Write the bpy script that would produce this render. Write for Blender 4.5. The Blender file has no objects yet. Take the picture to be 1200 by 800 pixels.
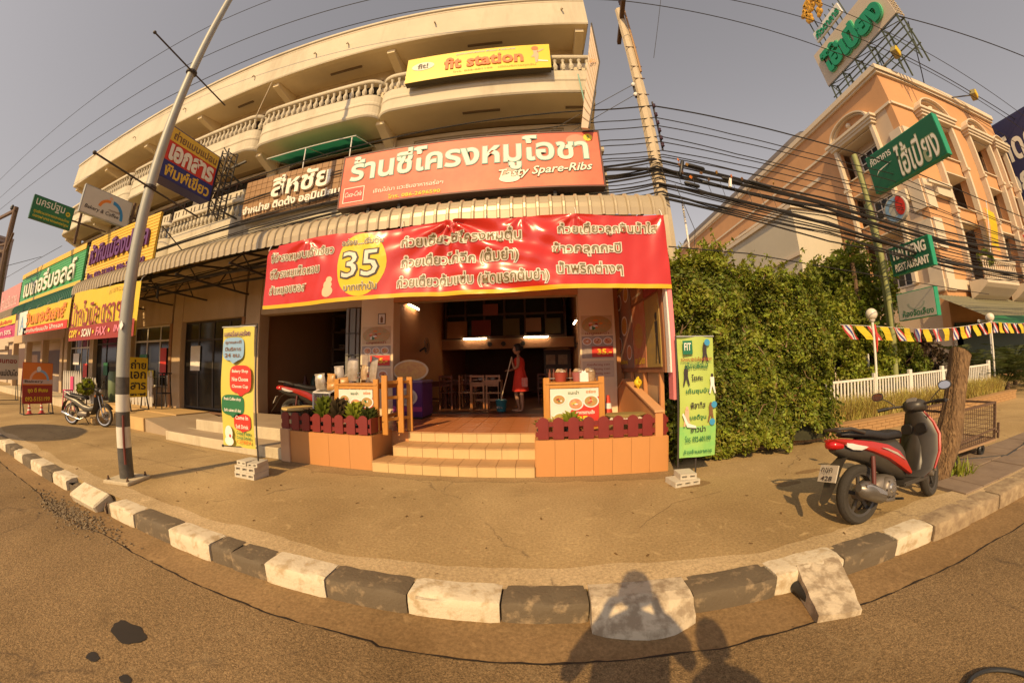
import bpy, bmesh, math, random
import numpy as np
from mathutils import Vector, Matrix, Euler, noise
random.seed(7); RNG = np.random.default_rng(7)
PI = math.pi
SC = bpy.context.scene; COL = SC.collection

# ------------------------------------------------------------------ camera
cd = bpy.data.cameras.new('camera'); cam = bpy.data.objects.new('camera', cd); COL.objects.link(cam)
cd.type = 'PANO'; cd.panorama_type = 'FISHEYE_LENS_POLYNOMIAL'
cd.sensor_fit = 'HORIZONTAL'; cd.sensor_width = 36.0; cd.sensor_height = 24.0
Fp = 393.5 * 36 / 1200                       # stereographic fisheye, focal length in mm
_r = np.linspace(0.01, 23, 400); _t = 2 * np.arctan(_r / (2 * Fp))
_k = np.linalg.lstsq(np.stack([_r, _r**2, _r**3, _r**4], 1), _t, rcond=None)[0]
cd.fisheye_fov = math.radians(200)
cd.fisheye_polynomial_k0 = 0.0
cd.fisheye_polynomial_k1 = -_k[0]; cd.fisheye_polynomial_k2 = -_k[1]
cd.fisheye_polynomial_k3 = -_k[2]; cd.fisheye_polynomial_k4 = -_k[3]
CAM = Vector((0, 0, 1.5))
Rm = Matrix(((0.996266, 0.028154, 0.081614), (0.083776, -0.08686, -0.992692), (-0.02086, 0.995823, -0.088894)))
cam.matrix_world = Matrix.Translation(CAM) @ Rm.to_4x4()
cd.clip_start = 0.02; cd.clip_end = 3000
SC.camera = cam

# ------------------------------------------------------------------ world, sun, exposure
SUN_DIR = Vector((0.215, 0.79, -0.57)).normalized()       # direction the light travels
w = bpy.data.worlds.new('World'); SC.world = w; w.use_nodes = True
nt = w.node_tree; bg = nt.nodes['Background']; bg.inputs[1].default_value = 0.112
sky = nt.nodes.new('ShaderNodeTexSky'); sky.sky_type = 'NISHITA'; sky.sun_disc = False
sky.sun_elevation = math.asin(-SUN_DIR.z); sky.sun_rotation = math.atan2(-SUN_DIR.x, -SUN_DIR.y)
sky.air_density = 2.0; sky.dust_density = 1.0; sky.ozone_density = 1.0
hs = nt.nodes.new('ShaderNodeHueSaturation'); hs.inputs['Saturation'].default_value = 0.16
tn = nt.nodes.new('ShaderNodeMix'); tn.data_type = 'RGBA'; tn.blend_type = 'MULTIPLY'; tn.inputs[0].default_value = 1
tn.inputs[7].default_value = (1.0, 0.91, 0.90, 1)         # warm white balance of the hazy sky
nt.links.new(sky.outputs[0], hs.inputs['Color']); nt.links.new(hs.outputs[0], tn.inputs[6]); nt.links.new(tn.outputs[2], bg.inputs[0])
sl = bpy.data.lights.new('sun', 'SUN'); sl.energy = 5.0; sl.angle = math.radians(0.6); sl.color = (1.0, 0.68, 0.32)
so = bpy.data.objects.new('sun', sl); COL.objects.link(so)
so.rotation_euler = SUN_DIR.to_track_quat('-Z', 'Y').to_euler(); so.location = (0, 0, 30)
SC.view_settings.view_transform = 'Standard'; SC.view_settings.look = 'None'
SC.view_settings.exposure = 0.0; SC.view_settings.gamma = 1
SC.render.engine = 'CYCLES'; SC.cycles.max_bounces = 10; SC.cycles.transparent_max_bounces = 8
SC.cycles.diffuse_bounces = 8; SC.cycles.glossy_bounces = 3; SC.cycles.transmission_bounces = 4

# ------------------------------------------------------------------ materials
MATS = {}
def M(name, c, r=0.7, c2=None, s=4.0, amt=0.5, bump=0.0, bs=None, metal=0.0, trans=0.0, emis=0.0, dirt=0.0, stretch=(1, 1, 1), island=0.0, spec=0.5, alpha=1.0, coat=0.0, distort=0.0):
    if name in MATS: return MATS[name]
    m = bpy.data.materials.new(name); m.use_nodes = True; t = m.node_tree; N = t.nodes; L = t.links
    b = N['Principled BSDF']; b.inputs['Roughness'].default_value = r; b.inputs['Metallic'].default_value = metal
    b.inputs['Specular IOR Level'].default_value = spec
    if coat: b.inputs['Coat Weight'].default_value = coat; b.inputs['Coat Roughness'].default_value = .08
    if c2 is None: c2 = tuple(x * 0.72 for x in c)
    tc = N.new('ShaderNodeTexCoord'); mp = N.new('ShaderNodeMapping'); mp.inputs['Scale'].default_value = stretch
    L.new(tc.outputs['Object'], mp.inputs[0])
    n1 = N.new('ShaderNodeTexNoise'); n1.inputs['Scale'].default_value = s; n1.inputs['Detail'].default_value = 7; n1.inputs['Roughness'].default_value = .62
    n1.inputs['Distortion'].default_value = distort
    L.new(mp.outputs[0], n1.inputs['Vector'])
    rp = N.new('ShaderNodeValToRGB'); rp.color_ramp.elements[0].position = .5 - .3 * amt ** .5 * .6; rp.color_ramp.elements[1].position = .5 + .3
    rp.color_ramp.elements[0].color = (*c2, 1); rp.color_ramp.elements[1].color = (*c, 1)
    L.new(n1.outputs['Fac'], rp.inputs[0])
    mx = N.new('ShaderNodeMix'); mx.data_type = 'RGBA'; mx.inputs[0].default_value = amt; mx.inputs[6].default_value = (*c, 1)
    L.new(rp.outputs[0], mx.inputs[7]); out = mx.outputs[2]
    if dirt:
        n2 = N.new('ShaderNodeTexNoise'); n2.inputs['Scale'].default_value = s * .35; n2.inputs['Detail'].default_value = 9; n2.inputs['Roughness'].default_value = .7
        mp2 = N.new('ShaderNodeMapping'); mp2.inputs['Scale'].default_value = (1.6, 1.6, .22); L.new(tc.outputs['Object'], mp2.inputs[0]); L.new(mp2.outputs[0], n2.inputs['Vector'])
        r2 = N.new('ShaderNodeValToRGB'); r2.color_ramp.elements[0].position = .5; r2.color_ramp.elements[1].position = .72
        r2.color_ramp.elements[0].color = (0, 0, 0, 1); r2.color_ramp.elements[1].color = (dirt,) * 3 + (1,)
        L.new(n2.outputs['Fac'], r2.inputs[0])
        m2 = N.new('ShaderNodeMix'); m2.data_type = 'RGBA'; m2.inputs[7].default_value = (c[0] * .35 + .02, c[1] * .31 + .015, c[2] * .27 + .01, 1)
        L.new(r2.outputs[0], m2.inputs[0]); L.new(out, m2.inputs[6]); out = m2.outputs[2]
    if island:
        g = N.new('ShaderNodeNewGeometry'); hv = N.new('ShaderNodeHueSaturation')
        ma = N.new('ShaderNodeMath'); ma.operation = 'MULTIPLY_ADD'; ma.inputs[1].default_value = 2 * island; ma.inputs[2].default_value = 1 - island
        mb_ = N.new('ShaderNodeMath'); mb_.operation = 'MULTIPLY_ADD'; mb_.inputs[1].default_value = .06; mb_.inputs[2].default_value = .465
        L.new(g.outputs['Random Per Island'], ma.inputs[0]); L.new(g.outputs['Random Per Island'], mb_.inputs[0])
        L.new(ma.outputs[0], hv.inputs['Value']); L.new(mb_.outputs[0], hv.inputs['Hue']); L.new(out, hv.inputs['Color']); out = hv.outputs[0]
    L.new(out, b.inputs['Base Color'])
    if bump:
        bn = N.new('ShaderNodeTexNoise'); bn.inputs['Scale'].default_value = bs or s * 6; bn.inputs['Detail'].default_value = 6
        L.new(mp.outputs[0], bn.inputs['Vector'])
        bu = N.new('ShaderNodeBump'); bu.inputs['Strength'].default_value = bump; bu.inputs['Distance'].default_value = .02
        L.new(bn.outputs['Fac'], bu.inputs['Height']); L.new(bu.outputs[0], b.inputs['Normal'])
    if emis:
        b.inputs['Emission Color'].default_value = (*c, 1); b.inputs['Emission Strength'].default_value = emis
    if trans:
        tr = N.new('ShaderNodeBsdfTranslucent'); L.new(out, tr.inputs[0]); ms = N.new('ShaderNodeMixShader'); ms.inputs[0].default_value = trans
        L.new(b.outputs[0], ms.inputs[1]); L.new(tr.outputs[0], ms.inputs[2]); L.new(ms.outputs[0], N['Material Output'].inputs[0])
    if alpha < 1:
        b.inputs['Alpha'].default_value = alpha
    MATS[name] = m; return m
def flat(name, c, r=.55, **k):
    k.setdefault('amt', .25); return M(name, c, r, **k)

# ------------------------------------------------------------------ mesh building
def org(o):
    v = Vector((0, 0, 0))
    while o is not None: v += o.location; o = o.parent
    return v
def link(name, me, parent=None, mats=()):
    o = bpy.data.objects.new(name, me); COL.objects.link(o)
    if parent is not None: o.parent = parent
    for m in mats: me.materials.append(m)
    return o
class MB:
    def __init__(s): s.v = []; s.f = []; s.mi = []
    def add(s, vs, fs, m=0):
        k = len(s.v); s.v += [tuple(v) for v in vs]; s.f += [tuple(i + k for i in f) for f in fs]; s.mi += [m] * len(fs); return s
    def box(s, x0, x1, y0, y1, z0, z1, m=0):
        v = [(x, y, z) for z in (z0, z1) for y in (y0, y1) for x in (x0, x1)]
        return s.add(v, [(0, 2, 3, 1), (4, 5, 7, 6), (0, 1, 5, 4), (2, 6, 7, 3), (0, 4, 6, 2), (1, 3, 7, 5)], m)
    def obox(s, c, sx, sy, sz, rot=(0, 0, 0), m=0):
        R = Euler(rot).to_matrix(); c = Vector(c)
        v = [c + R @ Vector((x * sx / 2, y * sy / 2, z * sz / 2)) for z in (-1, 1) for y in (-1, 1) for x in (-1, 1)]
        return s.add(v, [(0, 2, 3, 1), (4, 5, 7, 6), (0, 1, 5, 4), (2, 6, 7, 3), (0, 4, 6, 2), (1, 3, 7, 5)], m)
    def bar(s, a, b, wd, dp=None, m=0, up=(0, 0, 1)):
        a = Vector(a); b = Vector(b); dp = dp or wd; d = (b - a).normalized(); u = Vector(up)
        if abs(d.dot(u)) > .98: u = Vector((0, 1, 0))
        x = d.cross(u).normalized(); y = x.cross(d).normalized(); v = []
        for p in (a, b):
            for i, j in ((-1, -1), (1, -1), (1, 1), (-1, 1)): v.append(p + x * i * wd / 2 + y * j * dp / 2)
        return s.add(v, [(3, 2, 1, 0), (4, 5, 6, 7), (0, 1, 5, 4), (1, 2, 6, 5), (2, 3, 7, 6), (3, 0, 4, 7)], m)
    def tube(s, pts, r, n=8, m=0, cap=True):
        pts = [Vector(p) for p in pts]; rs = r if isinstance(r, (list, tuple)) else [r] * len(pts)
        k = len(s.v); X = None
        for i, p in enumerate(pts):
            d = (pts[min(i + 1, len(pts) - 1)] - pts[max(i - 1, 0)]).normalized()
            if X is None:
                u = Vector((0, 0, 1)) if abs(d.z) < .9 else Vector((1, 0, 0)); X = d.cross(u).normalized()
            else:
                X = (X - d * X.dot(d)).normalized()
            Y = d.cross(X)
            for j in range(n):
                a = 2 * PI * j / n; s.v.append(tuple(p + (X * math.cos(a) + Y * math.sin(a)) * rs[i]))
        for i in range(len(pts) - 1):
            for j in range(n):
                a = k + i * n + j; b = k + i * n + (j + 1) % n; s.f.append((a, b, b + n, a + n)); s.mi.append(m)
        if cap:
            s.f.append(tuple(k + j for j in reversed(range(n)))); s.mi.append(m)
            e = k + (len(pts) - 1) * n; s.f.append(tuple(e + j for j in range(n))); s.mi.append(m)
        return s
    def cyl(s, c, r, z0, z1, n=20, m=0, r1=None):
        return s.tube([(c[0], c[1], z0), (c[0], c[1], z1)], [r, r1 if r1 is not None else r], n, m)
    def lathe(s, prof, c=(0, 0, 0), n=20, axis='z', m=0):
        k = len(s.v); c = Vector(c)
        for r, h in prof:
            for j in range(n):
                a = 2 * PI * j / n; x, y = r * math.cos(a), r * math.sin(a)
                p = {'z': (x, y, h), 'y': (x, h, y), 'x': (h, x, y)}[axis]; s.v.append(tuple(c + Vector(p)))
        for i in range(len(prof) - 1):
            for j in range(n):
                a = k + i * n + j; b = k + i * n + (j + 1) % n; s.f.append((a, b, b + n, a + n)); s.mi.append(m)
        return s
    def prism(s, poly, h0, h1, axis='y', m=0):
        """poly: (a,b) pairs; axis y -> (a,h,b); x -> (h,a,b); z -> (a,b,h)"""
        n = len(poly); f = {'y': lambda a, b, h: (a, h, b), 'x': lambda a, b, h: (h, a, b), 'z': lambda a, b, h: (a, b, h)}[axis]
        v = [f(a, b, h0) for a, b in poly] + [f(a, b, h1) for a, b in poly]
        return s.add(v, [tuple(range(n)), tuple(reversed(range(n, 2 * n)))] + [(i, (i + 1) % n + 0, (i + 1) % n + n, i + n)[::-1] for i in range(n)], m)
    def loft(s, rings, m=0, cap=True):
        k = len(s.v); n = len(rings[0])
        for R_ in rings: s.v += [tuple(p) for p in R_]
        for i in range(len(rings) - 1):
            for j in range(n):
                a = k + i * n + j; b = k + i * n + (j + 1) % n; s.f.append((a, b, b + n, a + n)); s.mi.append(m)
        if cap:
            s.f.append(tuple(k + j for j in reversed(range(n)))); s.mi.append(m)
            e = k + (len(rings) - 1) * n; s.f.append(tuple(e + j for j in range(n))); s.mi.append(m)
        return s
    def ball(s, c, r, nu=14, nv=8, sc=(1, 1, 1), m=0):
        k = len(s.v)
        for i in range(nv + 1):
            t = PI * i / nv
            for j in range(nu):
                a = 2 * PI * j / nu; s.v.append((c[0] + sc[0] * r * math.sin(t) * math.cos(a), c[1] + sc[1] * r * math.sin(t) * math.sin(a), c[2] + sc[2] * r * math.cos(t)))
        for i in range(nv):
            for j in range(nu):
                a = k + i * nu + j; b = k + i * nu + (j + 1) % nu; s.f.append((a, a + nu, b + nu, b)); s.mi.append(m)
        return s
    def quad(s, a, b, c, d, m=0): return s.add([a, b, c, d], [(0, 1, 2, 3)], m)
    def build(s, name, mats, parent=None, smooth=False, bevel=0, seg=1, world=True, fix=True):
        mats = mats if isinstance(mats, (list, tuple)) else [mats]
        me = bpy.data.meshes.new(name); off = org(parent) if (world and parent is not None) else Vector((0, 0, 0))
        me.from_pydata([(v[0] - off.x, v[1] - off.y, v[2] - off.z) for v in s.v], [], s.f)
        me.polygons.foreach_set('material_index', s.mi)
        if fix or bevel or smooth:
            bm = bmesh.new(); bm.from_mesh(me)
            bmesh.ops.remove_doubles(bm, verts=bm.verts, dist=1e-5) if smooth else None
            bmesh.ops.recalc_face_normals(bm, faces=bm.faces)
            if bevel:
                bmesh.ops.bevel(bm, geom=[e for e in bm.edges if e.is_manifold and e.calc_face_angle(0) > .5], offset=bevel, segments=seg, affect='EDGES', clamp_overlap=True)
            if smooth:
                for f in bm.faces: f.smooth = True
                for e in bm.edges:
                    if e.is_manifold and e.calc_face_angle(0) > .7: e.smooth = False
            bm.to_mesh(me); bm.free()
        me.update()
        return link(name, me, parent, mats)

def tag(o, label, cat, group=None, kind=None):
    o['label'] = label; o['category'] = cat
    if group: o['group'] = group
    if kind: o['kind'] = kind
    return o
def thing(name, label, cat, loc=(0, 0, 0), group=None):
    o = bpy.data.objects.new(name, None); COL.objects.link(o); o.location = loc; o.empty_display_size = .2
    return tag(o, label, cat, group)
def struct(o): o['kind'] = 'structure'; return o
def copy_thing(o, parent=None):
    kids = [x for x in bpy.data.objects if x.parent is o] if parent is None and not hasattr(copy_thing, 'k') else None
    c = o.copy(); COL.objects.link(c); c.parent = parent
    for ch in o.children: copy_thing(ch, c)
    return c
def share(src, name, parent, dx=(0, 0, 0)):
    """one more object using src's mesh, shifted"""
    o = bpy.data.objects.new(name, src.data); COL.objects.link(o); o.parent = parent; o.location = Vector(src.location) + Vector(dx)
    return o
def base(x, y, z=0): return (x, y, z)

# ------------------------------------------------------------------ lettering
_tc = {}
def textmesh(body, bold=0.0, res=2, shear=0.0):
    k = (body, bold, res, shear)
    if k in _tc: return _tc[k]
    c = bpy.data.curves.new('lettering', 'FONT'); c.body = body; c.size = 1; c.resolution_u = res; c.offset = bold; c.shear = shear
    o = bpy.data.objects.new('lettering', c); COL.objects.link(o)
    me = bpy.data.meshes.new_from_object(o.evaluated_get(bpy.context.evaluated_depsgraph_get()))
    v = np.zeros(len(me.vertices) * 3); me.vertices.foreach_get('co', v); v = v.reshape(-1, 3)
    fs = [tuple(p.vertices) for p in me.polygons]
    bpy.data.objects.remove(o); bpy.data.curves.remove(c); bpy.data.meshes.remove(me)
    par = list(range(len(v)))                              # glyphs that overlap must not share a plane
    def fd(a):
        while par[a] != a: par[a] = par[par[a]]; a = par[a]
        return a
    for f in fs:
        for q in f[1:]: par[fd(q)] = fd(f[0])
    ids = {}
    for i in range(len(v)): v[i, 2] = .0006 * (ids.setdefault(fd(i), len(ids)) % 7)
    _tc[k] = (v, fs); return _tc[k]
def text(body, O, U, V, w, h, mat, parent, off=.003, depth=0, bold=.012, name='lettering', fn=None, cut=0, shear=0.0, ref=None):
    """fit the lettering centred at O into w x h; U right, V up. ref: body whose bounds define the fit"""
    v, fs = textmesh(body, bold, 2, shear)
    if len(v) == 0: return None
    rv = textmesh(body, ref if ref is not None else bold, 2, shear)[0]
    O = Vector(O); U = Vector(U).normalized(); V = Vector(V).normalized(); Nn = U.cross(V)
    lo, hi = rv.min(0), rv.max(0); cx, cy = (lo[0] + hi[0]) / 2, (lo[1] + hi[1]) / 2
    sx = w / (hi[0] - lo[0]); sy = h / (hi[1] - lo[1])
    vs = [((p[0] - cx) * sx, (p[1] - cy) * sy, p[2]) for p in v]
    mb = MB()
    if cut:
        bm = bmesh.new(); bv = [bm.verts.new(q) for q in vs]
        for f in fs:
            try: bm.faces.new([bv[i] for i in f])
            except ValueError: pass
        x = -w / 2
        while x < w / 2:
            bmesh.ops.bisect_plane(bm, geom=bm.verts[:] + bm.edges[:] + bm.faces[:], plane_co=(x, 0, 0), plane_no=(1, 0, 0)); x += cut
        x = -h / 2 + cut * .4
        while x < h / 2:
            bmesh.ops.bisect_plane(bm, geom=bm.verts[:] + bm.edges[:] + bm.faces[:], plane_co=(0, x, 0), plane_no=(0, 1, 0)); x += cut
        bm.verts.index_update(); vs = [tuple(q.co) for q in bm.verts]; fs = [tuple(q.index for q in f.verts) for f in bm.faces]; bm.free()
    P = [O + U * a + V * b + Nn * (off + depth + c_) for a, b, c_ in vs]
    if fn: P = [fn(p) for p in P]
    mb.add(P, fs)
    if depth:
        P2 = [p - Nn * depth for p in P]; mb.add(P2, [tuple(reversed(f)) for f in fs])
        cnt = {}
        for f in fs:
            for i in range(len(f)):
                a, b = f[i], f[(i + 1) % len(f)]; cnt[(a, b)] = 1
        n = len(P)
        for (a, b) in cnt:
            if (b, a) not in cnt: mb.f.append((b, a, a + n, b + n)); mb.mi.append(0)
    o_ = mb.build(name, mat, parent, fix=False); return o_
def disc(O, U, V, rx, ry, mat, parent, name, off=.003, n=28, a0=0, a1=2 * PI, r_in=0):
    O = Vector(O); U = Vector(U); V = Vector(V); Nn = U.cross(V).normalized(); mb = MB()
    if r_in:
        P = []
        for i in range(n + 1):
            a = a0 + (a1 - a0) * i / n
            for q in (1, r_in): P.append(O + U * math.cos(a) * rx * q + V * math.sin(a) * ry * q + Nn * off)
        mb.add(P, [(2 * i, 2 * i + 1, 2 * i + 3, 2 * i + 2)[::-1] for i in range(n)])
    else:
        P = [O + U * math.cos(a0 + (a1 - a0) * i / n) * rx + V * math.sin(a0 + (a1 - a0) * i / n) * ry + Nn * off for i in range(n + (a1 - a0 < 6.2))]
        mb.add(P, [tuple(range(len(P)))])
    return mb.build(name, mat, parent, fix=False)
def patch(O, U, V, poly, mat, parent, name, off=.003):
    O = Vector(O); U = Vector(U); V = Vector(V); Nn = U.cross(V).normalized()
    return MB().add([O + U * a + V * b + Nn * off for a, b in poly], [tuple(range(len(poly)))]).build(name, mat, parent, fix=False)
def rect(w, h, cx=0, cz=0): return [(cx - w / 2, cz - h / 2), (cx + w / 2, cz - h / 2), (cx + w / 2, cz + h / 2), (cx - w / 2, cz + h / 2)]
EX, EY, EZ = Vector((1, 0, 0)), Vector((0, 1, 0)), Vector((0, 0, 1))
WHITE = flat('white_paint', (.78, .76, .72)); CREAM = M('cream_plaster', (.63, .57, .44), .85, s=1.3, amt=.5, dirt=.6, bump=.15, bs=30)
CREAM2 = M('cream_wall', (.66, .55, .37), .85, s=1.2, amt=.4, dirt=.5, bump=.15, bs=30)
BLACK = flat('black_plastic', (.02, .02, .02), .45); STEEL = M('galvanised_steel', (.42, .43, .42), .5, s=5, amt=.5, dirt=.5, metal=.25)
DARK = M('dark_steel', (.05, .042, .036), .6, s=8); RUST = M('rusty_steel', (.13, .075, .045), .8, s=9)
GLASS = M('dark_glass', (.025, .024, .022), .12, amt=.2, spec=.35); RED = flat('red_print', (.62, .035, .02)); YEL = flat('yellow_print', (.80, .58, .03))
GREEN = flat('green_print', (.02, .16, .06)); BLUE = flat('blue_print', (.03, .10, .42)); ORNG = flat('orange_print', (.75, .22, .03)); PINK = flat('pink_print', (.75, .22, .30))
TERRA = M('terracotta_wall', (.60, .27, .10), .8, s=1.6, amt=.35, dirt=.35)
# ------------------------------------------------------------------ ground, road, gutter, pavement, kerb
def conc(name, c, c2, crack=0.0, s=1.0, bump=.35, c3=None, grit=False):
    m = bpy.data.materials.new(name); m.use_nodes = True; t = m.node_tree; N = t.nodes; L = t.links; b = N['Principled BSDF']; b.inputs['Roughness'].default_value = .9
    b.inputs['Specular IOR Level'].default_value = .2
    tc = N.new('ShaderNodeTexCoord')
    def noise_(sc, det=8, rough=.65, dist=0):
        n = N.new('ShaderNodeTexNoise'); n.inputs['Scale'].default_value = sc; n.inputs['Detail'].default_value = det; n.inputs['Roughness'].default_value = rough; n.inputs['Distortion'].default_value = dist
        L.new(tc.outputs['Object'], n.inputs['Vector']); return n.outputs['Fac']
    def ramp(f, p0, p1, a, bb):
        r = N.new('ShaderNodeValToRGB'); r.color_ramp.elements[0].position = p0; r.color_ramp.elements[1].position = p1
        r.color_ramp.elements[0].color = (*a, 1); r.color_ramp.elements[1].color = (*bb, 1); L.new(f, r.inputs[0]); return r.outputs[0]
    def mix(f, a, bb, mode='MIX'):
        x = N.new('ShaderNodeMix'); x.data_type = 'RGBA'; x.blend_type = mode
        if isinstance(f, float): x.inputs[0].default_value = f
        else: L.new(f, x.inputs[0])
        for q, i in ((a, 6), (bb, 7)):
            if isinstance(q, tuple): x.inputs[i].default_value = (*q, 1)
            else: L.new(q, x.inputs[i])
        return x.outputs[2]
    base_ = ramp(noise_(.55 * s, 9, .6, .4), .36, .64, c2, c)
    big = ramp(noise_(.45, 7, .6, .3), .38, .66, (.90, .88, .85), (1.20, 1.21, 1.26)); base_ = mix(1.0, base_, big, 'MULTIPLY')
    if grit:
        gv = N.new('ShaderNodeTexVoronoi'); gv.inputs['Scale'].default_value = 150; L.new(tc.outputs['Object'], gv.inputs['Vector']); gm = N.new('ShaderNodeSeparateColor'); L.new(gv.outputs['Color'], gm.inputs[0]); base_ = mix(1.0, base_, ramp(gm.outputs[0], .0, 1.0, (.62, .62, .62), (1.38, 1.36, 1.32)), 'MULTIPLY')
    fine = ramp(noise_(38 * s, 4, .8), .3, .72, (.62, .6, .58), (1.25, 1.24, 1.22))
    col = mix(1.0, base_, fine, 'MULTIPLY')
    st = ramp(noise_(1.7 * s, 10, .72, .3), .58, .76, (0, 0, 0), (.45, .45, .45))
    col = mix(st, col, tuple(x * .5 for x in c2))
    lt = ramp(noise_(1.1 * s + 3.3, 8, .6, 1.2), .60, .72, (0, 0, 0), (.45, .45, .45))
    col = mix(lt, col, c3 or tuple(min(.8, x * 1.45) for x in c))
    spk = N.new('ShaderNodeTexVoronoi'); spk.inputs['Scale'].default_value = 5.5; L.new(tc.outputs['Object'], spk.inputs['Vector'])
    sp = ramp(spk.outputs['Distance'], .035, .06, (.75, .75, .75), (0, 0, 0)); spm = mix(1.0, sp, ramp(noise_(2.3), .52, .6, (0, 0, 0), (1, 1, 1)), 'MULTIPLY')
    col = mix(spm, col, (.05, .035, .025))
    if crack:
        nz = N.new('ShaderNodeTexNoise'); nz.inputs['Scale'].default_value = 2.2; nz.inputs['Detail'].default_value = 6
        L.new(tc.outputs['Object'], nz.inputs['Vector'])
        va = N.new('ShaderNodeVectorMath'); va.operation = 'MULTIPLY_ADD'; va.inputs[1].default_value = (.55, .55, .55); L.new(nz.outputs['Color'], va.inputs[0]); L.new(tc.outputs['Object'], va.inputs[2])
        vo = N.new('ShaderNodeTexVoronoi'); vo.feature = 'DISTANCE_TO_EDGE'; vo.inputs['Scale'].default_value = crack; L.new(va.outputs[0], vo.inputs['Vector'])
        ck = ramp(vo.outputs['Distance'], .0012, .005, (.55, .55, .55), (0, 0, 0))
        gate = ramp(noise_(.9), .47, .53, (0, 0, 0), (1, 1, 1)); col = mix(mix(1.0, ck, gate, 'MULTIPLY'), col, (.07, .05, .035))
    L.new(col, b.inputs['Base Color'])
    bu = N.new('ShaderNodeBump'); bu.inputs['Strength'].default_value = bump; bu.inputs['Distance'].default_value = .01
    L.new(noise_(60 * s, 5, .7), bu.inputs['Height']); L.new(bu.outputs[0], b.inputs['Normal'])
    MATS[name] = m; return m
PAVE = conc('pavement_concrete', (.43, .315, .158), (.33, .235, .115), crack=.30)
PAVE2 = conc('paler_concrete', (.53, .41, .245), (.44, .335, .19), crack=0.3)
GUT = conc('gutter_concrete', (.30, .200, .098), (.225, .145, .068))
ASPH = conc('asphalt', (.262, .182, .094), (.20, .138, .072), crack=.25, s=1.0, bump=.9, c3=(.33, .24, .13), grit=True)
EARTH = M('ground_earth', (.22, .17, .11), .95, s=.4)
g = MB().box(-400, 400, -300, 500, -.6, -.22).build('ground', EARTH); struct(g)
# asphalt with a ragged edge towards the gutter
xs = [-90, -50, -30] + [x * .06 - 18 for x in range(0, 570)] + [18, 30, 60, 90]
ed = []
for x in xs:
    n_ = noise.fractal(Vector((x * 1.4, 0, 3)), .9, 2.2, 5)
    b0 = 1.60 if x < -1 else 1.565
    if -6.2 < x < -4.2: b0 -= .10 * math.sin((x + 6.2) / 2 * PI)
    ed.append((x, b0 + .028 * n_))
mb = MB(); k = len(xs)
mb.add([(x, -14, -.132) for x in xs] + [(x, y, -.132) for x, y in ed] + [(x, y + .006, -.158) for x, y in ed], [(i, i + 1, k + i + 1, k + i) for i in range(k - 1)] + [(k + i, k + i + 1, 2 * k + i + 1, 2 * k + i) for i in range(k - 1)])
road = mb.build('road', ASPH); struct(road)
struct(MB().box(-90, 90, 1.4, 2.2, -.4, -.150).build('gutter', GUT))
pv = MB().box(-90, 90, 2.12, 40, -.4, 0).build('pavement', PAVE); struct(pv)
struct(MB().box(-90, 90, -60, -14.01, -.3, -.02).build('opposite_bounce_ground', PAVE2))  # pale ground added behind the camera to bounce light up to the soffits
# black crumbling joint between gutter and asphalt
mb = MB(); P = []
for x, y in ed:
    n_ = noise.noise(Vector((x * 5, 4, 9))); P += [(x, y - .004, -.1310), (x, y + .026 + .018 * n_ + .006 * noise.noise(Vector((x * 21, 1, 2))), -.1465)]
mb.add(P, [(2 * i, 2 * i + 2, 2 * i + 3, 2 * i + 1) for i in range(len(ed) - 1)]); struct(mb.build('road_joint', M('black_joint', (.035, .022, .012), .95, s=20), fix=False))
# slab joints and grime in the pavement
JM = M('joint_grime', (.17, .115, .06), .95, s=6)
def joint(pts, w_):
    P = []; mb = MB()
    for a, b in zip(pts, pts[1:]):
        n = max(2, int(math.hypot(b[0] - a[0], b[1] - a[1]) / .08)); d = Vector((b[0] - a[0], b[1] - a[1], 0)).normalized(); q = Vector((-d.y, d.x, 0))
        for i in range(n):
            c = Vector((a[0], a[1], .0035)).lerp(Vector((b[0], b[1], .0035)), i / n) + q * .05 * noise.fractal(Vector((a[0] + i * .12, a[1], 2)), .8, 2.2, 4); ww = w_ * (.35 + .9 * abs(noise.noise(Vector((i * .3, a[0], a[1])))))
            P += [c + q * ww, c - q * ww]
    mb.add(P, [(2 * i, 2 * i + 1, 2 * i + 3, 2 * i + 2) for i in range(len(P) // 2 - 1)]); struct(mb.build('pavement_joint', JM, fix=False))
joint([(-11, 3.15), (-8, 3.3), (-4.6, 3.55)], .007); joint([(-9.5, 4.4), (-7.95, 4.5), (-6, 4.45)], .008); joint([(-6.4, 2.3), (-6.1, 3.2), (-5.7, 4.6)], .006); joint([(.9, 3.0), (1.4, 3.5), (2.2, 3.7)], .005)
joint([(1.2, 1.55), (1.75, 1.1), (2.4, .4)], .012) if False else None
mb = MB(); P = []                                            # damp grime at the foot of steps and planters
for i in range(90):
    x = -4.3 + 6.2 * i / 89; P += [(x, 4.70, .003), (x, 4.42 + .16 * noise.fractal(Vector((x * 1.1, 2, 5)), .9, 2.1, 5), .003)]
mb.add(P, [(2 * i, 2 * i + 1, 2 * i + 3, 2 * i + 2) for i in range(89)]); struct(mb.build('pavement_grime', conc('grimy_concrete', (.34, .245, .125), (.27, .185, .09)), fix=False))
# paler mortar strip behind the kerb, broken edge
mb = MB(); P = []; xs2 = [x * .1 - 16 for x in range(0, 330)]
for x in xs2:
    n_ = noise.fractal(Vector((x * .9, 7, 1)), .9, 2.2, 4); P.append((x, 2.36 + .10 * n_, .004))
mb.add([(x, 2.10, .004) for x in xs2] + P, [(i, i + 1, len(xs2) + i + 1, len(xs2) + i) for i in range(len(xs2) - 1)])
struct(mb.build('pavement_edge', PAVE2))
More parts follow.
